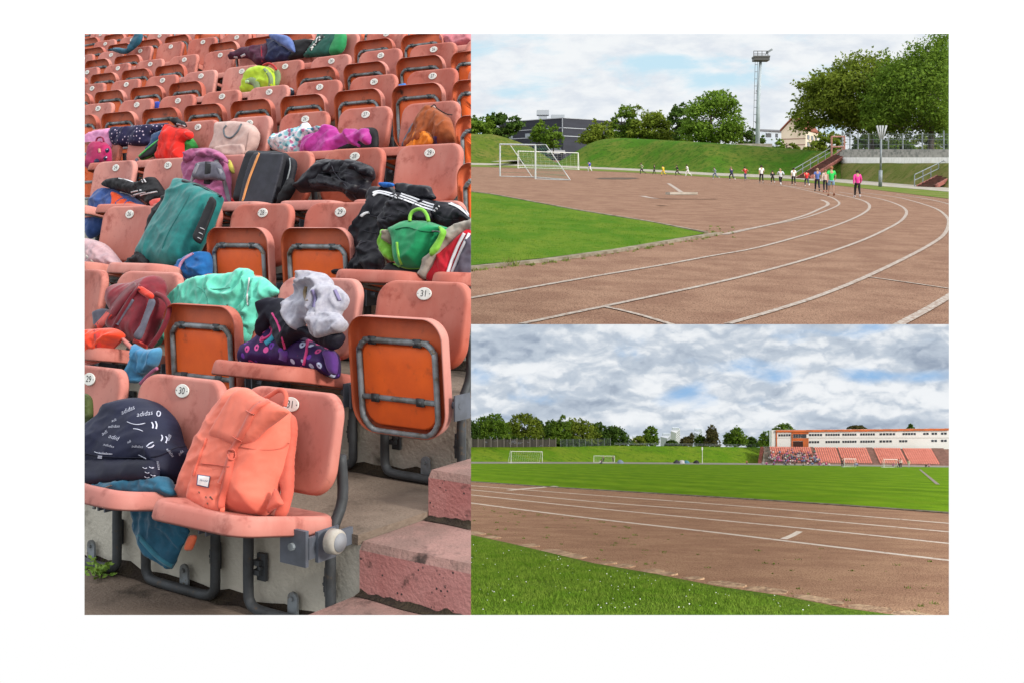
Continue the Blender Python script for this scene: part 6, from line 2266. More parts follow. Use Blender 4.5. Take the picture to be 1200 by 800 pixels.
for zz in (.35, .62):
    mb = MB()
    face_box(mb, A_, B_, 0.02, .98, zb + (A_.z - zb) * zz, zb + (A_.z - zb) * zz + .18, .06)
    mb.out('ledge', M('ledge', S(150, 120, 108, .8), None), root)
root = thing('apartment_block', 'pale blue-white flat-roofed block behind the mast, partly hidden by shrubs', 'building', unp(903, 172, 285))
mb = MB()
p = [unp(889, 172, 285), unp(917, 172, 288), unp(917, 172, 297), unp(889, 172, 294)]
zt = unp(900, 153.8, 285).z
mb.hexa(p, [Vector((q.x, q.y, zt)) for q in p])
mb.out('wall', M('bluewhite', S(200, 212, 222, .8), S(184, 198, 212, .8), scale=.3), root)
mb = MB()
q = [x + Vector((dx, dy, 0)) for x, dx, dy in zip(p, (-.4, .4, .4, -.4), (-.4, -.4, .4, .4))]
mb.hexa([Vector((x.x, x.y, zt + .01)) for x in q], [Vector((x.x, x.y, zt + .45)) for x in q])
mb.out('roof', M('roofgrey', S(120, 124, 130, .8), None), root)
for t0, t1 in ((.3, .52), (.7, .8)):
    mb = MB()
    face_box(mb, p[0], p[1], t0, t1, zt - 1.5, zt - .5, .08)
    mb.out('window', m_glass, root)

# ---- trees
GR = 'trees round the bend of the track'
tree([(520, 170), (528, 140), (540, 133), (556, 134), (566, 139), (574, 141), (578, 150), (572, 160), (556, 165)], 232, 178, 'rounded green tree at the left edge behind the first bank', LM[0], m_bark, 40, 90, .42, group=GR)
tree([(566, 166), (568, 145), (574, 135), (584, 133.5), (594, 136), (604, 138), (612, 143), (613, 150), (600, 160), (585, 164)], 240, 176, 'broad dark tree standing left of the dark sports hall', LM[1], m_bark, 46, 90, .42, group=GR)
tree([(621, 165), (621, 158), (625, 150), (630, 145), (634, 141), (638, 146), (642, 154), (641, 165), (632, 168)], 214, 181, 'small pointed tree in front of the hall, left of its twin', LM[0], m_bark, 26, 70, .26, group=GR)
tree([(636, 172), (639, 158), (645, 148), (650, 145.5), (654, 152), (660, 160), (659, 171), (648, 175)], 211, 183, 'small bushy tree in front of the hall, right of its twin', LM[0], m_bark, 28, 70, .26, group=GR)
tree([(679, 170), (683, 156), (692, 147), (699, 140), (706, 146), (714, 143), (718, 156), (716, 170)], 232, 175, 'olive green bushy tree at the right end of the hall', LM[2], m_bark, 34, 80, .36, group=GR)
tree([(712, 167), (714, 148), (722, 135), (730, 125), (740, 127), (745, 140), (746, 160), (738, 168)], 240, 172, 'upright dark tree beside the olive tree on the long bank', LM[0], m_bark, 40, 90, .4, group=GR)
tree([(736, 168), (738, 150), (742, 130), (750, 124), (760, 130), (772, 131), (782, 141), (786, 152), (784, 168)], 236, 172, 'loose mid-green tree in the middle of the long bank', LM[2], m_bark, 46, 90, .4, group=GR)
tree([(780, 168), (779, 148), (786, 130), (796, 122), (806, 124), (810, 140), (808, 168)], 246, 174, 'dark tree behind the tall tree on the long bank', LM[1], m_bark, 36, 90, .42, group=GR)
tree([(797, 169), (800, 140), (808, 122), (822, 112), (834, 107), (848, 107.5), (860, 116), (868, 134), (870.5, 155), (866, 168), (840, 171), (815, 168)], 228, 174, 'tallest bright green tree left of the light mast', LM[3], m_bark, 90, 100, .38, group=GR)
tree([(868, 173), (869, 160), (875, 152), (884, 151), (893, 155), (896, 166), (893, 173)], 236, 176, 'dark rounded bush at the foot of the light mast', LM[1], m_bark, 24, 70, .32, 'bush', group='bushes on the bank', cat='bush')
tree([(899, 176), (900, 168), (906, 163), (916, 164), (920, 170), (919, 177)], 214, 178, 'bright green bush in front of the pale block', LM[3], m_bark, 18, 60, .25, 'bush', group='bushes on the bank', cat='bush')
tree([(922, 178), (924, 171), (930, 168), (936, 172), (937, 178)], 214, 179, 'low yellowish bush in front of the gabled house', LM[2], m_bark, 12, 50, .25, 'bush', group='bushes on the bank', cat='bush')
tree([(940, 182), (950, 168), (958, 158), (975, 156), (986, 162), (990, 178), (975, 184)], 180, 184, 'leafy pale bush left of the pink gate', LM[2], m_bark, 30, 80, .28, 'bush', group='bushes on the bank', cat='bush')
BIG = 'big trees above the wire fence'
tree([(934, 150), (942, 146), (934, 136), (944, 130), (935, 118), (948, 112), (937, 101), (950, 97), (958, 88), (972, 84), (985, 77), (998, 72), (1012, 66), (1025, 68), (1045, 72), (1062, 80), (1066, 100), (1066, 130),
      (1060, 148), (1040, 156), (1018, 154), (1000, 158), (980, 150), (960, 150)], 150, 186, 'big dark spreading tree whose branches reach left towards the gabled house', LM[2], m_bark, 210, 120, .25, trunk_u=1024, group=BIG, depth=.9, spray=2.0)
tree([(1020, 152), (1018, 120), (1030, 90), (1045, 76), (1062, 72), (1078, 62), (1090, 56), (1100, 48), (1106, 38), (1130, 30), (1150, 90), (1150, 160), (1112, 162), (1085, 156), (1060, 158), (1040, 154)], 141, 186,
     'big dense tree at the right edge, taller than its neighbour', LM[0], m_bark, 240, 120, .25, trunk_u=1090, group=BIG, depth=.9, spray=2.0)
for i, (a, b, t, lab, m) in enumerate(((1000, 1035, 158, 'dark shrub behind the wire fence, below the spreading tree', 1), (1030, 1072, 163, 'wide shrub behind the fence near the floodlight post', 0),
                                       (1066, 1100, 158, 'pale leafy shrub behind the fence at the right', 2), (1090, 1135, 160, 'shrub behind the fence cut by the right edge', 0))):
    tree([(a, 184), (a + 2, t + 8), (a + (b - a) * .3, t + 1), (a + (b - a) * .55, t), (b - 4, t + 5), (b, t + 16), (b, 184)], 165 + 3 * i, 187, lab, LM[m], m_bark, 60, 90, .24, 'shrub', group='shrubs behind the fence', cat='shrub')

# ---- goals
def goal(label, G, uL, vL, uR, vR, vtop, depth_vec, mat, r=.06, net=True, postz=None, diag=True, netmat=None):
    a, b = G.at(uL, vL), G.at(uR, vR)
    h = (vL - vtop) / F * a.y
    a1, b1 = a + Vector((0, 0, h)), b + Vector((0, 0, h))
    root = thing('goal', label, 'goal', (a + b) / 2)
    mb = MB()
    mb.tube([a, a1], r, 8)
    mb.tube([b, b1], r, 8)
    mb.tube([a1, b1], r, 8)
    mb.out('goal_frame', mat, root)
    dv = Vector(depth_vec)
    a2, b2 = a + dv, b + dv
    for p in (a2, b2):
        p.z = G.z(p.x, p.y) + .05
    at, bt = a1 + dv * .3, b1 + dv * .3
    mb = MB()
    for p, q, s in ((a2, at, a1), (b2, bt, b1)):
        mb.tube([s, q, p], r * .55, 6)
    mb.tube([a, a2, b2, b], r * .6, 6)
    mb.out('back_stay', mat, root)
    if net:
        mb = MB()
        nr = net if isinstance(net, float) else .012
        n = 14
        for i in range(n + 1):
            t = i / n
            mb.tube([a1.lerp(b1, t), at.lerp(bt, t), a2.lerp(b2, t)], nr, 3, caps=False)
        for k in range(1, 8):
            t = k / 8
            l, rr = at.lerp(a2, t), bt.lerp(b2, t)
            mb.tube([l, rr], nr, 3, caps=False)
            mb.tube([a.lerp(a1, 1 - t), l], nr, 3, caps=False)
            mb.tube([b.lerp(b1, 1 - t), rr], nr, 3, caps=False)
        mb.out('net', netmat or m_white, root)
    return root


m_netgreen = M('net_green', S(90, 150, 110, .8), None)
m_alu = M('aluminium', S(206, 212, 210, .85), S(180, 188, 188, .85), scale=2, rough=.4, metal=.2)
goal('white football goal turned sideways on the cinder track, nearer of the two', GB, 586, 207, 627.5, 210.2, 169.5, (2.6, -1.2, 0), m_alu, .065, .010, netmat=m_netgreen)
goal('thin white goal with a low crossbar standing behind the nearer goal', GB, 607, 197.5, 677.5, 199.5, 177.5, (.3, 2.2, 0), m_white, .05, .006)

# ---- runners
PP = [  # u, vfoot, vtop, pose, rotz, shirt, trousers, hair, label, sleeve, leg, shoes
    (691, 201.5, 188.3, 'run', 20, (.03, .06, .35), (.75, .75, .75), (.03, .02, .015), 'child in a blue shirt and white trousers running alone far left on the bend', 'short', 'long', (.7, .7, .7)),
    (752.5, 204.3, 190.6, 'run', 90, (.35, .55, .3), (.02, .02, .025), (.05, .03, .02), 'child in a pale green top and black trousers, leftmost of the runners in a row', 'short', 'long', (.05, .05, .05)),
    (766.8, 204.8, 193.3, 'walk', 60, (.015, .015, .02), (.015, .015, .02), (.03, .02, .015), 'child dressed all in black beside the child in yellow', 'long', 'long', (.05, .05, .05)),
    (777.5, 206.5, 193.3, 'run', 40, (.75, .5, .03), (.7, .47, .03), (.05, .03, .02), 'child dressed all in yellow', 'long', 'long', (.1, .1, .1)),
    (794, 206.3, 193, 'runb', 90, (.02, .02, .025), (.02, .02, .025), (.03, .02, .015), 'child in black running with legs wide apart, in front of the child in white', 'long', 'long', (.05, .05, .05)),
    (806, 207, 192.4, 'run', 60, (.78, .78, .76), (.74, .74, .72), (.02, .015, .01), 'child dressed all in white with dark hair, behind the white beam', 'long', 'long', (.7, .7, .7)),
    (838.2, 210, 195.2, 'run', 70, (.25, .3, .36), (.1, .14, .22), (.08, .05, .03), 'child in a grey blue top, alone right of the white beam', 'long', 'long', (.5, .5, .5)),
    (857.5, 211.8, 194.8, 'run', 25, (.03, .035, .09), (.02, .025, .05), (.25, .15, .08), 'child in a dark navy tracksuit with fair hair', 'long', 'long', (.6, .6, .6)),
    (873.5, 212, 194.6, 'runb', 20, (.45, .03, .03), (.05, .06, .14), (.03, .02, .015), 'child with a red top and dark blue trousers next to the one in white shirt', 'short', 'long', (.2, .2, .2)),
    (892.3, 214.9, 194.3, 'walk', 5, (.8, .8, .8), (.015, .015, .02), (.015, .012, .01), 'child in a white t-shirt and black trousers below the light mast', 'short', 'long', (.5, .5, .5)),
    (905.5, 215.5, 199.2, 'run', 0, (.02, .02, .025), (.02, .02, .025), (.04, .025, .02), 'child in a black jacket between two children in white tops', 'long', 'long', (.5, .5, .5)),
    (914.8, 217.5, 196.6, 'runb', 0, (.55, .57, .6), (.015, .015, .02), (.35, .25, .12), 'fair-haired child in a pale grey and white top with black trousers', 'long', 'long', (.7, .7, .7)),
    (930, 217.8, 197.2, 'walk', 0, (.8, .8, .8), (.02, .02, .025), (.02, .015, .012), 'child in a white t-shirt and dark trousers left of the child in red', 'short', 'long', (.6, .6, .6)),
    (945.5, 218.8, 198.8, 'run', 0, (.62, .03, .03), (.05, .06, .1), (.03, .02, .015), 'child in a bright red shirt at the foot of the long staircase', 'short', 'long', (.8, .8, .8)),
    (957.8, 224.5, 197.7, 'walk', 0, (.1, .16, .42), (.015, .018, .035), (.3, .2, .12), 'child in a blue patterned top and black trousers, left of the green shirt', 'short', 'long', (.1, .1, .1)),
    (967.3, 225.8, 199.2, 'stand', 0, (.68, .52, .46), (.02, .02, .03), (.2, .12, .06), 'child in a pale pink top half hidden by the adult in green', 'long', 'long', (.5, .2, .15)),
    (974.2, 230.2, 195.3, 'walk', 0, (.03, .55, .1), (.22, .33, .45), (.3, .13, .06), 'adult in a bright green t-shirt and pale blue shorts walking away', 'short', 'short', (.3, .1, .05)),
    (1004.8, 231.8, 200, 'walk', 0, (.72, .05, .3), (.015, .015, .02), (.02, .015, .012), 'woman in a pink jacket and black leggings walking away alone', 'long', 'long', (.7, .7, .75)),
]
for u, vf, vt, kd, rz, sc_, tc_, hc_, lab, sl, lg, sh in PP:
    p = GB.at(u, vf, .01)
    person(p, (vf - vt) / F * p.y / .97, R(rz), kd, sc_, tc_, hc_, lab, sh, sl, lg, group='people on the bend of the track')
# bag with small figure on the crest by the house
person(unp(922, 178.3, 205) - Vector((0, 0, 0)), 1.65, R(90), 'stand', (.02, .02, .025), (.02, .02, .025), (.02, .015, .01), 'small dark figure standing on top of the bank near the gabled house', group='people on the bend of the track')

# =========================================================================================
# PLACE C: the whole stadium field (lower right)
# =========================================================================================
CUR = 'C'
m_field = M('field_grass', (.122, .25, .006), (.165, .295, .010), scale=.9, rough=.95, bump=.5, bscale=6, c3=(.10, .205, .006), s3=.35, lo3=.5, hi3=.68, spec=.02, stretch=(1, .12, 1))
m_lineC = M('field_line', S(222, 212, 200, .95), S(170, 140, 122, .95), scale=5, rough=.95, lo=.5, hi=.75, spec=.02)
# mown stripes
nt = m_field.node_tree
b = nt.nodes['Principled BSDF']
src = b.inputs['Base Color'].links[0].from_socket
pos = node(nt, 'ShaderNodeNewGeometry').outputs['Position']
mp = node(nt, 'ShaderNodeMapping', {'Vector': pos, 'Rotation': (0, 0, R(-20))})
wv = node(nt, 'ShaderNodeTexWave', {'Vector': mp.outputs[0], 'Scale': .055, 'Distortion': .6, 'Detail': 1.0}, wave_profile='SIN')
hs = node(nt, 'ShaderNodeHueSaturation', {'Value': mth(nt, 'MULTIPLY_ADD', wv.outputs[0], .2, .9), 'Color': src})
nt.links.new(hs.outputs[0], b.inputs['Base Color'])
vs, fs = [], []
ys = [13, 40, 80, 140, 220, 330, 420, 560]
for y in ys:
    for x in (-140, 260):
        vs.append((x, y, GC.z(x, y)))
for j in range(len(ys) - 1):
    fs.append((2 * j, 2 * j + 1, 2 * j + 3, 2 * j + 2))
tag(put('football_field', vs, fs, m_field), kind='structure')
fe = [(430, 556.5), (552, 563.6), (647, 570), (740, 575.8), (840, 582), (980, 591), (1112.7, 600.7), (1150, 603.6)]
ge = [(430, 598), (552, 626.5), (600, 637), (696, 660), (770, 673), (840, 687), (916, 698), (988.4, 712.5), (1049, 721), (1150, 739)]
sheet('running_track', GC, fe + ge[::-1], .006, m_cinder2)
l1 = [(430, 571), (552, 589), (696, 607.5), (840, 624), (980, 641), (1112.7, 656.7), (1150, 661)]
l2 = [(430, 567), (552, 579.5), (696, 595), (840, 609), (980, 622.6), (1112.7, 636.7), (1150, 640.6)]
l3 = [(430, 563), (552, 573.5), (696, 587.4), (840, 598.7), (980, 611), (1112.7, 623), (1150, 626)]
l4 = [(430, 559.8), (552, 568.5), (696, 579.8), (840, 590.5), (980, 602), (1112.7, 613), (1150, 616)]
for k, (l, w) in enumerate(((l1, .17), (l2, .13), (l3, .12), (l4, .12), ([(596, 574), (625, 571.5), (652, 569.2)], .35), ([(918, 631.5), (928, 627.5), (937, 622.6)], .16))):
    mb = MB()
    strip(mb, [GC.at(u, v, .011 + .0007 * k) for u, v in catmull(l, 6)], w)
    tag(mb.out('lane_line', m_lineC), kind='structure')
mb = MB()
strip(mb, [GC.at(u, v + .6, .0) for u, v in catmull(fe, 4)], .22, .05)
tag(mb.out('field_kerb', m_kerb), kind='structure')
mb = MB()
strip(mb, [GC.at(u, v, .012) for u, v in [(1078, 549.5), (1099, 567)]], .3)
tag(mb.out('pitch_line', m_line), kind='structure')
# near grass with daisies, old edge stones
near_poly = ge[:-1] + [(1049, 730), (430, 730)]
m_near = M('near_grass', (.09, .17, .014), (.14, .22, .026), scale=2, rough=.95, spec=.04, bump=.8, bscale=18, c3=(.045, .09, .012), s3=10, lo3=.5, hi3=.7)
sheet('near_grass', GC, near_poly, .012, m_near)
m_bladeC = M('near_grass_blade', (.125, .24, .02), (.2, .3, .04), scale=2.2, rough=.85, spec=.04, c3=(.08, .16, .015), s3=14, lo3=.5, hi3=.62)
blades('grass_blades', GC, [(440, 602), (540, 625.5), (600, 638.5), (696, 662), (770, 675.5), (840, 689.5), (916, 701), (988, 715), (1040, 722), (900, 724), (440, 724)], 125000, .07, m_bladeC, .006, edge=ge)
vs, fs = [], []
for i in range(95):
    while True:
        u, v = random.uniform(552, 1000), random.uniform(632, 720)
        if v > np.interp(u, [x[0] for x in ge], [x[1] for x in ge]) + 6 and noise.noise(Vector((u * .02, v * .04, 5))) > random.uniform(-.4, .35):
            break
    p = GC.at(u, v, random.uniform(.05, .085))
    r = random.uniform(.006, .010)
    b0 = len(vs)
    t = Vector((random.uniform(-.5, .5), random.uniform(-.8, .2), 1)).normalized()
    s1 = t.orthogonal().normalized()
    s2 = t.cross(s1)
    for k in range(6):
        a = k * math.pi / 3
        vs.append(p + (s1 * math.cos(a) + s2 * math.sin(a)) * r)
    fs.append(tuple(range(b0, b0 + 6)))
tag(put('daisies', vs, fs, M('petal', (.8, .8, .78), None)), kind='stuff')
m_stone = M('edge_stone', S(208, 176, 142, .88), S(162, 130, 104, .85), scale=7, rough=.95, bump=.6, bscale=14)
stones = [(556, 628, 14), (577, 632, 10), (620, 640.5, 12), (652, 647, 24), (672, 649.8, 20), (712, 657.5, 9), (730, 661, 16), (764, 668, 16), (780, 671, 16), (812, 677.5, 14), (852, 684.5, 40), (898, 692.5, 46), (960, 704, 56), (1020, 714.5, 50), (1070, 722, 44)]
for i, (u, v, w) in enumerate(stones):
    a, b = GC.at(u - w / 2, np.interp(u - w / 2, [x[0] for x in ge], [x[1] for x in ge]) - (2.4 if u < 800 else 3.2), 0), GC.at(u + w / 2, np.interp(u + w / 2, [x[0] for x in ge], [x[1] for x in ge]) - (2.4 if u < 800 else 3.2), 0)
    d = b - a
    n = 9
    wd = random.uniform(.24, .36) if u < 800 else random.uniform(.2, .28)
    sd = Vector((-d.y, d.x, 0)).normalized()
    bot, top = [], []
    for k in range(2 * n):
        t = k / (n - 1) if k < n else (2 * n - 1 - k) / (n - 1)
        s = 1 if k < n else -1
        env = (1 - (2 * t - 1) ** 10) ** .5
        q = a.lerp(b, t) - sd * s * wd * .5 * (env + .12) * random.uniform(.95, 1.05)
        bot.append(q - Vector((0, 0, .08)))
        top.append(q + Vector((0, 0, .02 + random.uniform(0, .006))))
    mb = MB()
    mb.hexa(bot, top)
    tag(mb.out('edge_stone', m_stone), 'worn sandy edge stone between the near grass and the track', 'edge stone', 'edge stones along the near grass')
sp_ = []
for i in range(130):
    t = random.random()
    u = random.uniform(552, 760) if t < .6 else random.uniform(700, 1100)
    lo_, hi_ = np.interp(u, [x[0] for x in l1], [x[1] for x in l1]) + 3, np.interp(u, [x[0] for x in ge], [x[1] for x in ge]) - 4
    v = lo_ + (hi_ - lo_) * (random.random() ** (1.8 if u < 740 else 1))
    sp_.append((u, v, random.uniform(.2, .75)))
tufts('track_weeds', GC, sp_, m_weed, .08, 22)
# path along the far side, far bank, low dark wall
def vbC(u):
    return float(np.interp(u, [430, 552, 715, 890, 1150], [540.2, 540.6, 540.8, 542.2, 545.6]))


us = list(np.linspace(430, 1150, 60))
sheet('footpath', GC, [(u, vbC(u)) for u in us] + [(u, vbC(u) + 2.0) for u in us[::-1]], .02, m_conc)
m_bankC = M('far_bank_grass', (.10, .215, .010), (.17, .25, .02), scale=.12, rough=.95, bump=.7, bscale=2, c3=(.07, .14, .012), s3=.6, lo3=.5, hi3=.7, spec=.02)
us = list(np.linspace(430, 905, 60))
bank('grass_bank', GC, us, [vbC(u) for u in us], [np.interp(u, [430, 552, 600, 680, 720, 800, 890, 905], [523, 523.3, 523.3, 522.6, 521.5, 522.3, 523.6, 524]) for u in us], 16, m_bankC, back=260, drop=.215 * 260)
mb = MB()
pts = [GC.at(u, vbC(u) - .1, 0) + Vector((0, .3, 0)) for u in np.linspace(430, 728, 24)]
strip(mb, pts, .3, .33)
tag(mb.out('low_wall', M('low_dark_wall', S(70, 60, 50, .7), None)), 'low dark kerb wall at the foot of the far bank on the left', 'wall')
def crestC(u, dv=0.0, dy=0.0):
    p = GC.at(u, vbC(u))
    return unp(u, np.interp(u, [430, 552, 600, 680, 720, 800, 890, 905], [523, 523.3, 523.3, 522.6, 521.5, 522.3, 523.6, 524]) + dv, p.y + 16 + dy)


root = thing('panel_fence', 'dark grey slatted fence under the trees on top of the far bank', 'fence', crestC(640))
m_fence = M('fence_grey', S(92, 86, 80, .6), S(64, 60, 56, .6), scale=.8, rough=.9, stretch=(1, 1, .1))
fu = list(np.arange(545, 656, 7.6))
for u in fu:
    mb = MB()
    mb.box(crestC(u, -4.5), .16, .16, 2.4)
    mb.out('post', M('fence_post', S(150, 144, 138, .7), None), root)
mb = MB()
for i in range(len(fu) - 1):
    for k in range(6):
        u0 = fu[i] + .25 + (fu[i + 1] - fu[i]) * k / 6
        u1 = u0 + (fu[i + 1] - fu[i]) / 6 * .9
        a, b = crestC(u0, 0, .1), crestC(u1, 0, .1)
        hgt = Vector((0, 0, 1.75 + random.uniform(-.05, .05)))
        o = Vector((0, .05, 0))
        mb.hexa([a, b, b + o, a + o], [a + hgt, b + hgt, b + o + hgt, a + o + hgt])
mb.out('slat_panel', m_fence, root)
root = thing('mesh_fence', 'pale wire fence with thin posts running on from the slatted fence', 'fence', crestC(690))
for u in np.arange(657, 716, 7.3):
    mb = MB()
    mb.tube([crestC(u, 0), crestC(u, -9)], .06, 5)
    mb.out('post', m_galv, root)
mb = MB()
for v in np.arange(-8.5, 0, .8):
    mb.tube([crestC(u, v) for u in np.linspace(657, 716, 8)], .012, 3)
for u in np.arange(657, 716, 1.0):
    mb.tube([crestC(u, 0), crestC(u, -8.5)], .012, 3)
mb.out('wire_mesh', m_galv, root)
root = thing('handrail_fence', 'thin grey railing along the crest of the far bank', 'railing', crestC(800))
mb = MB()
for v in (-3, -1.6):
    mb.tube([crestC(u, v) for u in np.linspace(720, 886, 18)], .035, 4)
for u in np.linspace(720, 886, 30):
    mb.tube([crestC(u, .3), crestC(u, -3)], .03, 4)
mb.out('railing', m_galv, root)

# ---- trees beyond
GR = 'trees beyond the far bank'
TC = [
    ([(520, 524), (536, 500), (548, 494), (557, 496), (561, 506), (560, 524)], 250, 1, 'dark tree at the left edge above the slatted fence'),
    ([(557, 514), (558, 495), (564, 488), (571, 489), (580, 485), (590, 491), (597, 503), (597, 514), (575, 518)], 252, 3, 'bright green tree above the left of the slatted fence'),
    ([(593, 514), (594, 497), (602, 488), (610, 485), (618, 484), (628, 489), (634, 498), (636, 512), (615, 518)], 256, 2, 'tall yellow-green tree above the middle of the slatted fence'),
    ([(628, 518), (627, 502), (632, 492), (638, 498), (644, 494), (646, 518)], 262, 1, 'dark narrow tree wedged between two lighter trees'),
    ([(637, 518), (640, 498), (646, 492), (655, 493), (661, 487), (667, 491), (669, 505), (668, 520)], 258, 0, 'mid-green tree with a high rounded top above the fence'),
    ([(662, 520), (661, 500), (668, 492.5), (680, 491.5), (692, 495), (701, 503), (704, 518), (685, 521)], 254, 2, 'broad olive tree right of the rounded one'),
    ([(690, 521), (691, 502), (700, 495), (709, 498), (716, 506), (717, 521)], 264, 1, 'dark tree behind the wire fence'),
    ([(706, 522), (707, 506), (714, 500), (722, 499), (731, 504), (738, 512), (740, 522)], 259, 1, 'dark rounded tree at the right end of the tree row'),
    ([(739, 522), (742, 515), (748, 510.5), (754, 512), (757, 522)], 262, 2, 'low olive bush left of the lone round tree'),
    ([(754, 520), (754, 508), (758, 501), (763, 499), (769, 503), (771, 512), (770, 521)], 262, 0, 'lone round-topped tree left of the tower blocks'),
    ([(780, 523), (782, 517), (788, 515.5), (794, 518), (797, 523)], 262, 1, 'low dark hedge bush below the tower blocks'),
    ([(797, 523), (798, 516), (803, 512), (807, 511), (811, 507.5), (813, 513), (812, 520), (808, 523)], 262, 4, 'brownish bush with a slanting top right of the tower blocks'),
    ([(815, 523), (815, 514), (820, 509.5), (826, 512), (828, 523)], 268, 0, 'small green tree beside the dark spruce'),
    ([(825, 523), (828, 512), (829, 504), (834, 498), (839, 503), (841, 512), (844, 523)], 262, 4, 'dark brown pointed spruce on the skyline'),
    ([(849, 521), (850, 509), (856, 506), (864, 499.5), (870, 504), (875, 512), (874, 520), (862, 523)], 262, 0, 'wide green tree right of the spruce'),
    ([(875, 523), (876, 515), (881, 511.5), (886, 515), (886, 523)], 266, 1, 'small dark bush left of the grandstand'),
    ([(888, 523), (890, 512), (897, 505), (906, 507), (910, 514), (910, 523)], 300, 0, 'green tree at the left end of the grandstand building'),
    ([(902, 520), (905, 505), (912, 498), (921, 496), (929, 500), (933, 510), (932, 520)], 330, 0, 'round tree rising behind the left end of the white building'),
    ([(992, 506), (995, 500), (1003, 498), (1012, 499.5), (1016, 506)], 350, 4, 'sparse treetop showing over the roof of the white building'),
    ([(1063, 505), (1065, 499), (1067.5, 496), (1070, 500), (1071, 505)], 350, 1, 'tiny dark treetop over the roof further right'),
]
for px, Y, m, lab in TC:
    big = (max(p[0] for p in px) - min(p[0] for p in px))
    um = sum(p[0] for p in px) / len(px)
    if Y < 310:
        Y = GC.at(min(um, 900), vbC(min(um, 900))).y + 16 + 14 + (Y - 250) * .8
    tree(px, Y, 525, lab, LM[m], m_bark, int(34 + big * 1.1), 62, .34, group=GR)

for i, (a, b, t, lab) in enumerate(((540, 585, 512, 'dark shrub behind the slatted fence at its left end'), (582, 626, 511, 'dark shrub behind the middle of the slatted fence'),
                                    (622, 660, 513, 'dark shrub behind the right end of the slatted fence'), (657, 692, 514, 'dark shrub behind the wire fence on the far bank'), (688, 720, 515, 'low dark shrub at the right end of the wire fence'))):
    um = (a + b) / 2
    tree([(a, 525), (a, t + 4), (a + (b - a) * .3, t), (a + (b - a) * .6, t + 1), (b, t + 4), (b, 525)], GC.at(um, vbC(um)).y + 16 + 8 + i, 526, lab, LM[1], m_bark, 46, 60, .34, 'shrub', group='shrubs behind the far fences', cat='shrub')
# ---- tower blocks far away
def tower(label, u0, u1, v0, Y, side=.55, col=(.62, .64, .66)):
    root = thing('tower_block', label, 'building', unp((u0 + u1) / 2, 526, Y))
    a, b = unp(u0, 526, Y), unp(u0 + (u1 - u0) * side, 526, Y - 4)
    c = unp(u1, 526, Y + 6)
    d = a + (c - b)
    zt = unp(u0, v0, Y).z
    mb = MB()
    mb.hexa([a, b, c, d], [Vector((p.x, p.y, zt)) for p in (a, b, c, d)])
    mb.out('wall', M('tower_wall_%.2f' % col[0], col, tuple(x * .9 for x in col), scale=.2), root)
    nfl = max(3, int((zt - a.z) / 1.1))
    for k in range(nfl):
        z0 = zt - .5 - k * 1.0
        mb = MB()
        for i in range(4):
            face_box(mb, b, c, .08 + .24 * i, .2 + .24 * i, z0 - .45, z0, .06)
        mb.out('window_row', m_glass, root)
        if k > 7:
            break
    mb = MB()
    m_ = (a + c) / 2
    mb.box((m_.x, m_.y, zt + .5), (c - a).length * .35, 2, 1.0)
    mb.out('roof_house', m_band, root)


tower('tall white tower block on the skyline beyond the bank', 786, 797, 504.5, 480, .55, (.44, .45, .46))
tower('lower pale block left of the tall white tower', 774, 787, 511, 500, .6, (.38, .40, .43))
tower('grey tower block on the skyline just left of the spruce', 813, 823, 506, 490, .5, (.34, .37, .42))
tower('pale yellow block half hidden left of the lone round tree', 740, 750, 514.5, 470, .6, (.40, .37, .27))

# ---- stand with rows of seats, and building on top
def base_s(u):
    return GC.at(u, vbC(u) + .2)


SA, SB = base_s(903), base_s(1122)
SA.z, SB.z = base_s(903).z, base_s(1122).z
sdirC = (SB - SA)
slen = sdirC.length
e_x = sdirC.normalized()
e_h = Vector((e_x.x, e_x.y, 0)).normalized()
e_y = Vector((-e_h.y, e_h.x, 0))
NR = 11
SD = .95
E_Y = e_y + Vector((0, 0, GC.sx * e_y.x + GC.sy * e_y.y))
SH = (VH - 523.2) / F * (SA.y + 1 + NR * SD) - SA.z - .3 - E_Y.z * (NR * SD + 1)


def st(x, r, z=0.0, d=0.0):
    return SA + e_x * x + E_Y * (1.0 + r * SD + d) + Vector((0, 0, .3 + SH * r / NR + z))


def xu(u):
    """distance along the stand front for a photo column"""
    lo_, hi_ = -10.0, slen + 20
    for _ in range(40):
        m_ = (lo_ + hi_) / 2
        p = SA + e_x * m_
        if 600 + F * p.x / p.y < u:
            lo_ = m_
        else:
            hi_ = m_
    return lo_


root = thing('grandstand', 'stepped concrete grandstand carrying the far blocks of red seats', 'grandstand', SA)
m_st = M('stand_concrete', S(176, 140, 126, .8), S(150, 120, 108, .8), scale=.4, rough=.9)
mb = MB()
for r in range(NR + 1):
    lo_ = -SH
    a, b = st(-1.2, r, 0, -.5), st(slen + 3, r, 0, -.5)
    c, d = st(slen + 3, r, 0, -.5 + SD), st(-1.2, r, 0, -.5 + SD)
    dn = Vector((0, 0, -(SH / NR) - .3))
    mb.hexa([p + dn for p in (a, b, c, d)], [a, b, c, d])
mb.out('terrace_steps', m_st, root)
blocks = [(905, 954.5), (959.5, 985.5), (988, 1022.5), (1031.5, 1064), (1066.5, 1103)]
aisles = [(955, 959), (1023, 1031), (1103.5, 1118)]
for a_, b_ in aisles:
    mb = MB()
    for r in range(NR + 1):
        for hlf in (0, 1):
            x0, x1 = xu(a_), xu(b_)
            d0 = -.46 + SD * .5 * hlf
            p = [st(x0, r, 0, d0), st(x1, r, 0, d0), st(x1, r, 0, d0 + SD * .45), st(x0, r, 0, d0 + SD * .45)]
            mb.hexa(p, [q + Vector((0, 0, .05 + .17 * hlf)) for q in p])
    mb.out('aisle_steps', M('aisle_step', S(170, 128, 118, .75), S(140, 108, 98, .75), scale=1), root)
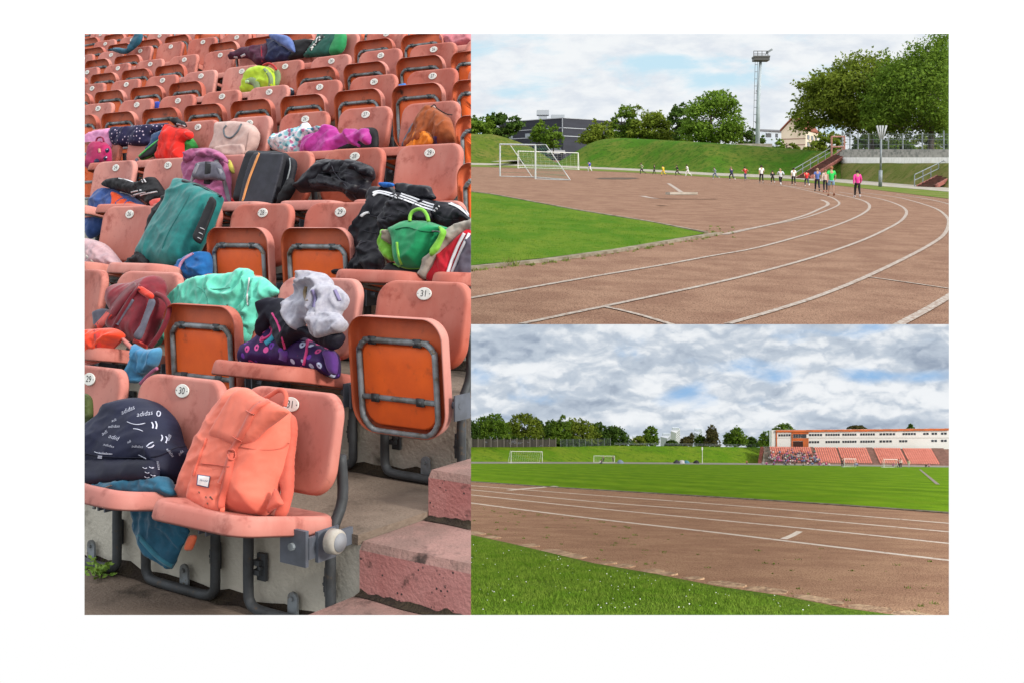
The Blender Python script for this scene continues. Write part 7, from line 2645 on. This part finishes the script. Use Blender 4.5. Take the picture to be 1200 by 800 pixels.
# left end: slanted red kerb and pale stair
for (u0, u1, mt, nm) in ((888.5, 892.5, m_pink, 'end_kerb'), (893.5, 903, m_conc, 'end_stair')):
    mb = MB()
    for r in range(NR + 1):
        sl = .42 * r / NR * (xu(903) - xu(890)) * 1.1
        x0, x1 = xu(u0) + sl, xu(u1) + sl
        a, b = st(x0, r, .12, -.5), st(x1, r, .12, -.5)
        c, d = st(x1, r, .12, -.5 + SD), st(x0, r, .12, -.5 + SD)
        dn = Vector((0, 0, -(SH / NR) - .6))
        mb.hexa([p + dn for p in (a, b, c, d)], [a, b, c, d])
    mb.out(nm, mt, root)
m_seatC = M('far_seat', S(228, 152, 136, 1.0), S(218, 138, 122, .95), scale=.9, rough=.7)


def seatC(mb, x, r):
    ax = (e_h, e_y, Vector((0, 0, 1)))
    mb.box(st(x, r, .36, -.06), .40, .06, .34, ax)
    mb.box(st(x, r, .20, -.22), .40, .30, .05, ax)
    mb.box(st(x, r, .09, -.1), .06, .06, .2, ax)


cnt = 0
smesh = None
rest = MB()
for r in range(NR):
    for a_, b_ in blocks:
        x = xu(a_) + .3
        xe = xu(b_)
        while x < xe:
            if cnt < 130 and r < 4 and x > xu(930):
                if smesh is None:
                    s_ = MB()
                    seatC(s_, x, r)
                    smesh = s_.out('stadium_seat', m_seatC)
                    base_p = st(x, r)
                    so = smesh
                else:
                    so = smesh.copy()
                    reg(so)
                    so.location = Vector(smesh.location) + (st(x, r) - base_p)
                tag(so, 'tiny red seat in the lowest rows of the far grandstand', 'seat', 'seats in the lowest rows of the far grandstand')
                cnt += 1
            else:
                seatC(rest, x, r)
            x += .56
tag(rest.out('seat_rows', m_seatC), kind='stuff')
# building
bA = st(xu(909), NR, 0, 2.2)
bB = st(slen + 4, NR, 0, 2.2)
bz0 = bA.z - 1
zt = (VH - 503.3) / F * bA.y
root = thing('white_building', 'long white two-storey building with an orange roof edge above the far grandstand', 'building', bA)
bA2, bB2 = Vector((bA.x, bA.y, bz0)), Vector((bB.x, bB.y, bz0))
ztB = (VH - 501.2) / F * bB.y
off = E_Y * 9
mb = MB()
mb.hexa([bA2, bB2, bB2 + off, bA2 + off], [Vector((bA.x, bA.y, zt)), Vector((bB.x, bB.y, ztB)), Vector((bB.x, bB.y, ztB)) + off, Vector((bA.x, bA.y, zt)) + off])
mb.out('wall', M('white_facade', (.8, .8, .78), (.76, .76, .73), scale=.2, rough=.85), root)
m_orange = M('orange_trim', S(222, 116, 62, .9), S(190, 108, 66, .85), scale=.4, rough=.8)


def bface(mb, u0, u1, v0, v1, out=.1):
    """box on the facade covering photo box; heights follow the facade"""
    q = []
    for u in (u0, u1):
        x = xu(u)
        lo_, hi_ = -5.0, slen + 10
        for _ in range(40):
            m_ = (lo_ + hi_) / 2
            p = bA + e_h * m_
            if 600 + F * p.x / p.y < u:
                lo_ = m_
            else:
                hi_ = m_
        p = bA + e_h * lo_
        q.append(p)
    n = -e_y * out
    i = e_y * .05
    bot = [Vector((q[0].x, q[0].y, unp(0, v1, q[0].y).z)), Vector((q[1].x, q[1].y, unp(0, v1, q[1].y).z))]
    top = [Vector((q[0].x, q[0].y, unp(0, v0, q[0].y).z)), Vector((q[1].x, q[1].y, unp(0, v0, q[1].y).z))]
    mb.hexa([bot[0] + n, bot[1] + n, bot[1] + i, bot[0] + i], [top[0] + n, top[1] + n, top[1] + i, top[0] + i])


def rv(u, v):
    """row shift of the roof line along the facade"""
    return v - (u - 910) * .0105


mb = MB()
for u in np.arange(909, 1125, 18):
    bface(mb, u, u + 18.02, rv(u, 503.4), rv(u, 505.6), .35)
mb.out('roof_edge', m_orange, root)
for q in ((927.5, 947.5, 505.7, 507.9), (927.5, 929, 507.95, 523.5), (941, 947.5, 512.9, 523.5), (929.05, 940.95, 512.9, 515.9), (909.2, 910.6, 505.7, 523.5)):
    mb = MB()
    bface(mb, *q, .14)
    mb.out('orange_panel', m_orange, root)
z8 = lambda x: 880 + x / 5.106
grp1 = [(165, 240, 5), (348, 430, 5), (447, 535, 6), (548, 635, 6), (655, 745, 6), (770, 868, 5), (908, 990, 5), (1032, 1068, 2), (1082, 1118, 2), (1138, 1176, 2)]
grp2 = [(348, 412, 4), (447, 535, 6), (548, 635, 6), (655, 745, 6), (770, 848, 4), (888, 940, 3), (1080, 1118, 2), (1138, 1176, 2)]
for row, gr_ in ((508.2, grp1), (516.6, grp2)):
    for a_, b_, n in gr_:
        w = (b_ - a_) / n
        for i in range(n):
            mb = MB()
            u = z8(a_ + w * i)
            bface(mb, u, u + w * .74 / 5.106, rv(u, row), rv(u, row + 2.5), .06)
            mb.out('window', m_glass, root)
for u0, u1 in ((930, 932), (933, 935), (936, 938), (939, 945)):
    mb = MB()
    bface(mb, u0, u1, 508, 512, .2)
    mb.out('window', m_glass, root)
mb = MB()
bface(mb, 929.3, 940.7, 516.5, 523.5, .05)
mb.out('door', M('dark_door', S(80, 50, 44, .7), None), root)
mb = MB()
bface(mb, 910.6, 1125, 512.2, 512.7, .05)
mb.out('ledge', M('grey_ledge', S(190, 186, 180, .8), None), root)

# ---- goals and posts on the field
goal('tall white goal with a net at the left of the far side', GC, 599, 541.9, 635.5, 541.7, 528.2, (-.6, 2.0, 0), m_white, .045, .006)
goal('small white goal further along, left of the lone post', GC, 696, 541.2, 720.3, 541.4, 533.5, (0, 1.2, 0), m_white, .04, .006)
goal('white goal in front of the red seats, nearer the crowd', GC, 989.5, 546.6, 1003, 546.6, 537, (0, 1.6, 0), m_white, .045, .006)
goal('white goal in front of the red seats, further to the right', GC, 1036, 547.3, 1051.5, 547.3, 537.5, (0, 1.6, 0), m_white, .045, .006)
root = thing('field_post', 'thin white post with a small board on top at the far side of the field', 'post', GC.at(823, 542.6))
p = GC.at(823, 542.6)
mb = MB()
mb.tube([p, unp(823, 524, p.y)], .06, 6)
mb.out('pole', m_white, root)
mb = MB()
mb.box(unp(823, 525, p.y - .1), .3, .08, .7)
mb.out('board', m_white, root)

# ---- crowd
SIT = {}
def sit_mesh():
    if not SIT:
        P = person_meshes('sit')
        mb = MB()
        for k, part in enumerate(('body', 'shirt', 'trousers', 'hair', 'shoe0', 'shoe1')):
            mb.m = k
            V, Fc = P[part]
            mb.add([tuple(v) for v in V], Fc)
        SIT['me'] = mesh_data('person', mb.v, mb.f, [flat_mat('skin_t', (.5, .3, .21)), flat_mat('cloth_base', (.5, .5, .5)), flat_mat('cloth_base2', (.1, .1, .1)), flat_mat('hair_t', (.04, .025, .015)), flat_mat('shoe_t', (.3, .3, .3)), flat_mat('shoe_t', (.3, .3, .3))], True, mb.mi)
    return SIT['me']


cols = [(.7, .1, .3), (.7, .7, .7), (.02, .02, .03), (.05, .08, .3), (.6, .04, .04), (.02, .02, .02), (.75, .75, .75), (.5, .1, .35), (.1, .25, .5), (.75, .35, .45), (.04, .04, .1), (.1, .35, .3), (.65, .5, .5)]
yaw_st = math.atan2(e_h.y, e_h.x) + math.pi
used = set()
k = 0
tries = 0
while k < 105 and tries < 4000:
    tries += 1
    u = 903 + 57 * random.random() ** 1.0
    r = min(NR - 1, int(abs(random.gauss(0, 3.6))))
    if u > 945 and r > 7:
        continue
    if 936 < u < 941 and random.random() < .5:
        continue
    x = round(xu(u) / .56)
    if (x, r) in used:
        continue
    used.add((x, r))
    o = bpy.data.objects.new('person', sit_mesh())
    reg(o)
    h = random.uniform(1.25, 1.6)
    o.scale = (h, h, h)
    o.location = st(x * .56, r, .2 - .2 * h + .02, -.2)
    o.rotation_euler = (0, 0, yaw_st + random.uniform(-.5, .5))
    o.material_slots[1].link = 'OBJECT'
    c = random.choice(cols)
    o.material_slots[1].material = flat_mat('shirt_%02x%02x%02x' % tuple(int(255 * z) for z in c), c)
    tag(o, 'child sitting in the crowd on the left of the far grandstand', 'person', 'crowd on the far grandstand')
    k += 1
for i in range(26):     # along the front edge
    u = random.uniform(892, 1006) if i < 20 else random.choice([694, 706, 1046, 889, 1085, 1089]) + random.uniform(-2, 2)
    p = GC.at(u, vbC(u) + random.uniform(1.0, 2.3), 0)
    c = random.choice(cols)
    o = bpy.data.objects.new('person', sit_mesh())
    reg(o)
    h = random.uniform(1.3, 1.6)
    o.scale = (h, h, h)
    o.location = p + Vector((0, 0, -.17 * h))
    o.rotation_euler = (0, 0, yaw_st + random.uniform(-1.2, 1.2))
    o.material_slots[1].link = 'OBJECT'
    o.material_slots[1].material = flat_mat('shirt_%02x%02x%02x' % tuple(int(255 * z) for z in c), c)
    tag(o, 'person sitting on the ground along the far edge of the field', 'person', 'people sitting along the far edge of the field')
for u, vf, h, kd, rz, s_, t_, lab in ((987, 546.8, 1.8, 'stand', 180, (.03, .03, .06), (.02, .02, .03), 'adult in dark clothes standing beside the nearer goal at the stand'),
                                      (1055.5, 547.6, 1.8, 'stand', 170, (.7, .6, .62), (.03, .03, .04), 'adult in a pale top standing beside the further goal'),
                                      (1053, 547.5, 1.7, 'walk', 200, (.35, .03, .05), (.03, .03, .05), 'person in a red top beside the adult in a pale top'),
                                      (707, 541.2, 1.5, 'stand', 170, (.03, .03, .04), (.02, .02, .03), 'child in black inside the small goal on the left'),
                                      (718.5, 541.2, 1.5, 'stand', 190, (.03, .03, .05), (.02, .02, .03), 'child in black at the right post of the small goal'),
                                      (875, 543.2, 1.2, 'sit', 180, (.4, .06, .06), (.02, .02, .03), 'person in dark red sitting alone left of the stand'),
                                      (1065, 547.2, 1.6, 'stand', 180, (.5, .52, .3), (.5, .5, .5), 'person in pale green standing at the narrow aisle of the stand')):
    p = GC.at(u, vf, .01)
    person(p, h, R(rz), kd, s_, t_, (.04, .025, .015), lab, group='people at the far side of the field')
# players' kit heaps on the far path
for i, (u, c, lab) in enumerate(((793, (.05, .05, .06), 'dark heap of kit on the pale path, leftmost of three'), (799, (.5, .5, .52), 'white heap of kit on the pale path, middle of three'), (804, (.08, .22, .28), 'teal heap of kit on the pale path, rightmost of three'),
                                 (727, (.2, .26, .34), 'blue-grey heap of kit right of the small goal'), (816, (.03, .03, .03), 'small black bag lying left of the thin white post'))):
    p = GC.at(u, 542.4, 0)
    vs, fs = [], []
    n, m = 10, 5
    for a in range(m + 1):
        th = math.pi / 2 * a / m
        for b_ in range(n):
            ph = 2 * math.pi * b_ / n
            rr = 1 + .3 * noise.noise(Vector((math.cos(ph) * 2, math.sin(ph) * 2, i + a * .5)))
            vs.append(p + Vector((.75 * math.cos(th) * math.cos(ph) * rr, .45 * math.cos(th) * math.sin(ph) * rr, .75 * math.sin(th) * rr)))
    for a in range(m):
        for b_ in range(n):
            fs.append((a * n + b_, a * n + (b_ + 1) % n, (a + 1) * n + (b_ + 1) % n, (a + 1) * n + b_))
    o = put('kit_bag', vs, fs, flat_mat('kit_%d' % i, c), smooth=True)
    tag(o, lab, 'bag', 'heaps of kit at the far side')
# =========================================================================================
# cut the three places off at their edges: real cuts through the geometry
# =========================================================================================
bpy.context.view_layer.update()


def plane_u(u, keep_right):
    n = Vector((F, -(u - 600.0), 0)).normalized()      # points to larger u
    return -n if keep_right else n                     # outward normal


def plane_v(v, keep_below):
    n = Vector((0, -(VH - v), F)).normalized()         # points up (smaller v)
    return n if keep_below else -n


CUTS = {
    'A': [plane_u(99, True), plane_u(552, False), plane_v(40, True), plane_v(720, False)],
    'B': [plane_u(430, True), plane_u(1112, False), plane_v(40, True), plane_v(380, False)],
    'C': [plane_u(430, True), plane_u(1112, False), plane_v(366, True), plane_v(720, False)],
}
nofill = {'crown', 'net', 'wire_mesh', 'grass_blades', 'lawn_grass', 'daisies'}
dead = []
for o in list(COL.objects):
    if o.type != 'MESH':
        continue
    pan = PAN.get(o.name)
    if pan is None:
        continue
    me = o.data
    n = len(me.vertices)
    if n == 0:
        continue
    co = np.empty(n * 3)
    me.vertices.foreach_get('co', co)
    mw = np.array(o.matrix_world)
    w = co.reshape(-1, 3) @ mw[:3, :3].T + mw[:3, 3]
    hit, out = [], False
    for pl in CUTS[pan]:
        d = w @ np.array(pl)
        if d.min() > 0:
            out = True
            break
        if d.max() > 0:
            hit.append(pl)
    if out:
        dead.append(o)
        continue
    if not hit:
        continue
    if me.users > 1:
        o.data = me = me.copy()
    inv = o.matrix_world.inverted()
    bm = bmesh.new()
    bm.from_mesh(me)
    for pl in hit:
        co_l = inv @ Vector((0, 0, 0))
        no_l = (o.matrix_world.to_3x3().transposed() @ pl).normalized()
        r = bmesh.ops.bisect_plane(bm, geom=bm.verts[:] + bm.edges[:] + bm.faces[:], plane_co=co_l, plane_no=no_l,
                                   clear_outer=True, dist=1e-6)
        if o.name.split('.')[0] not in nofill and pan == 'A':
            ed = [e for e in r['geom_cut'] if isinstance(e, bmesh.types.BMEdge) and e.is_boundary]
            if 2 < len(ed) < 1500:
                try:
                    bmesh.ops.triangle_fill(bm, edges=ed, use_beauty=False, use_dissolve=False)
                except Exception:
                    pass
    if len(bm.faces) == 0:
        dead.append(o)
    else:
        bm.to_mesh(me)
    bm.free()
dead_names = {o.name for o in dead}


def live(o):
    if o.type == 'MESH' and o.name not in dead_names:
        return True
    return any(live(c) for c in o.children)


kill = [o for o in COL.objects if o.name in PAN and not live(o)]
half = [o for o in dead if o not in kill]        # outside themselves, but a part of them is inside: keep whole
for o in kill:
    bpy.data.objects.remove(o, do_unlink=True)
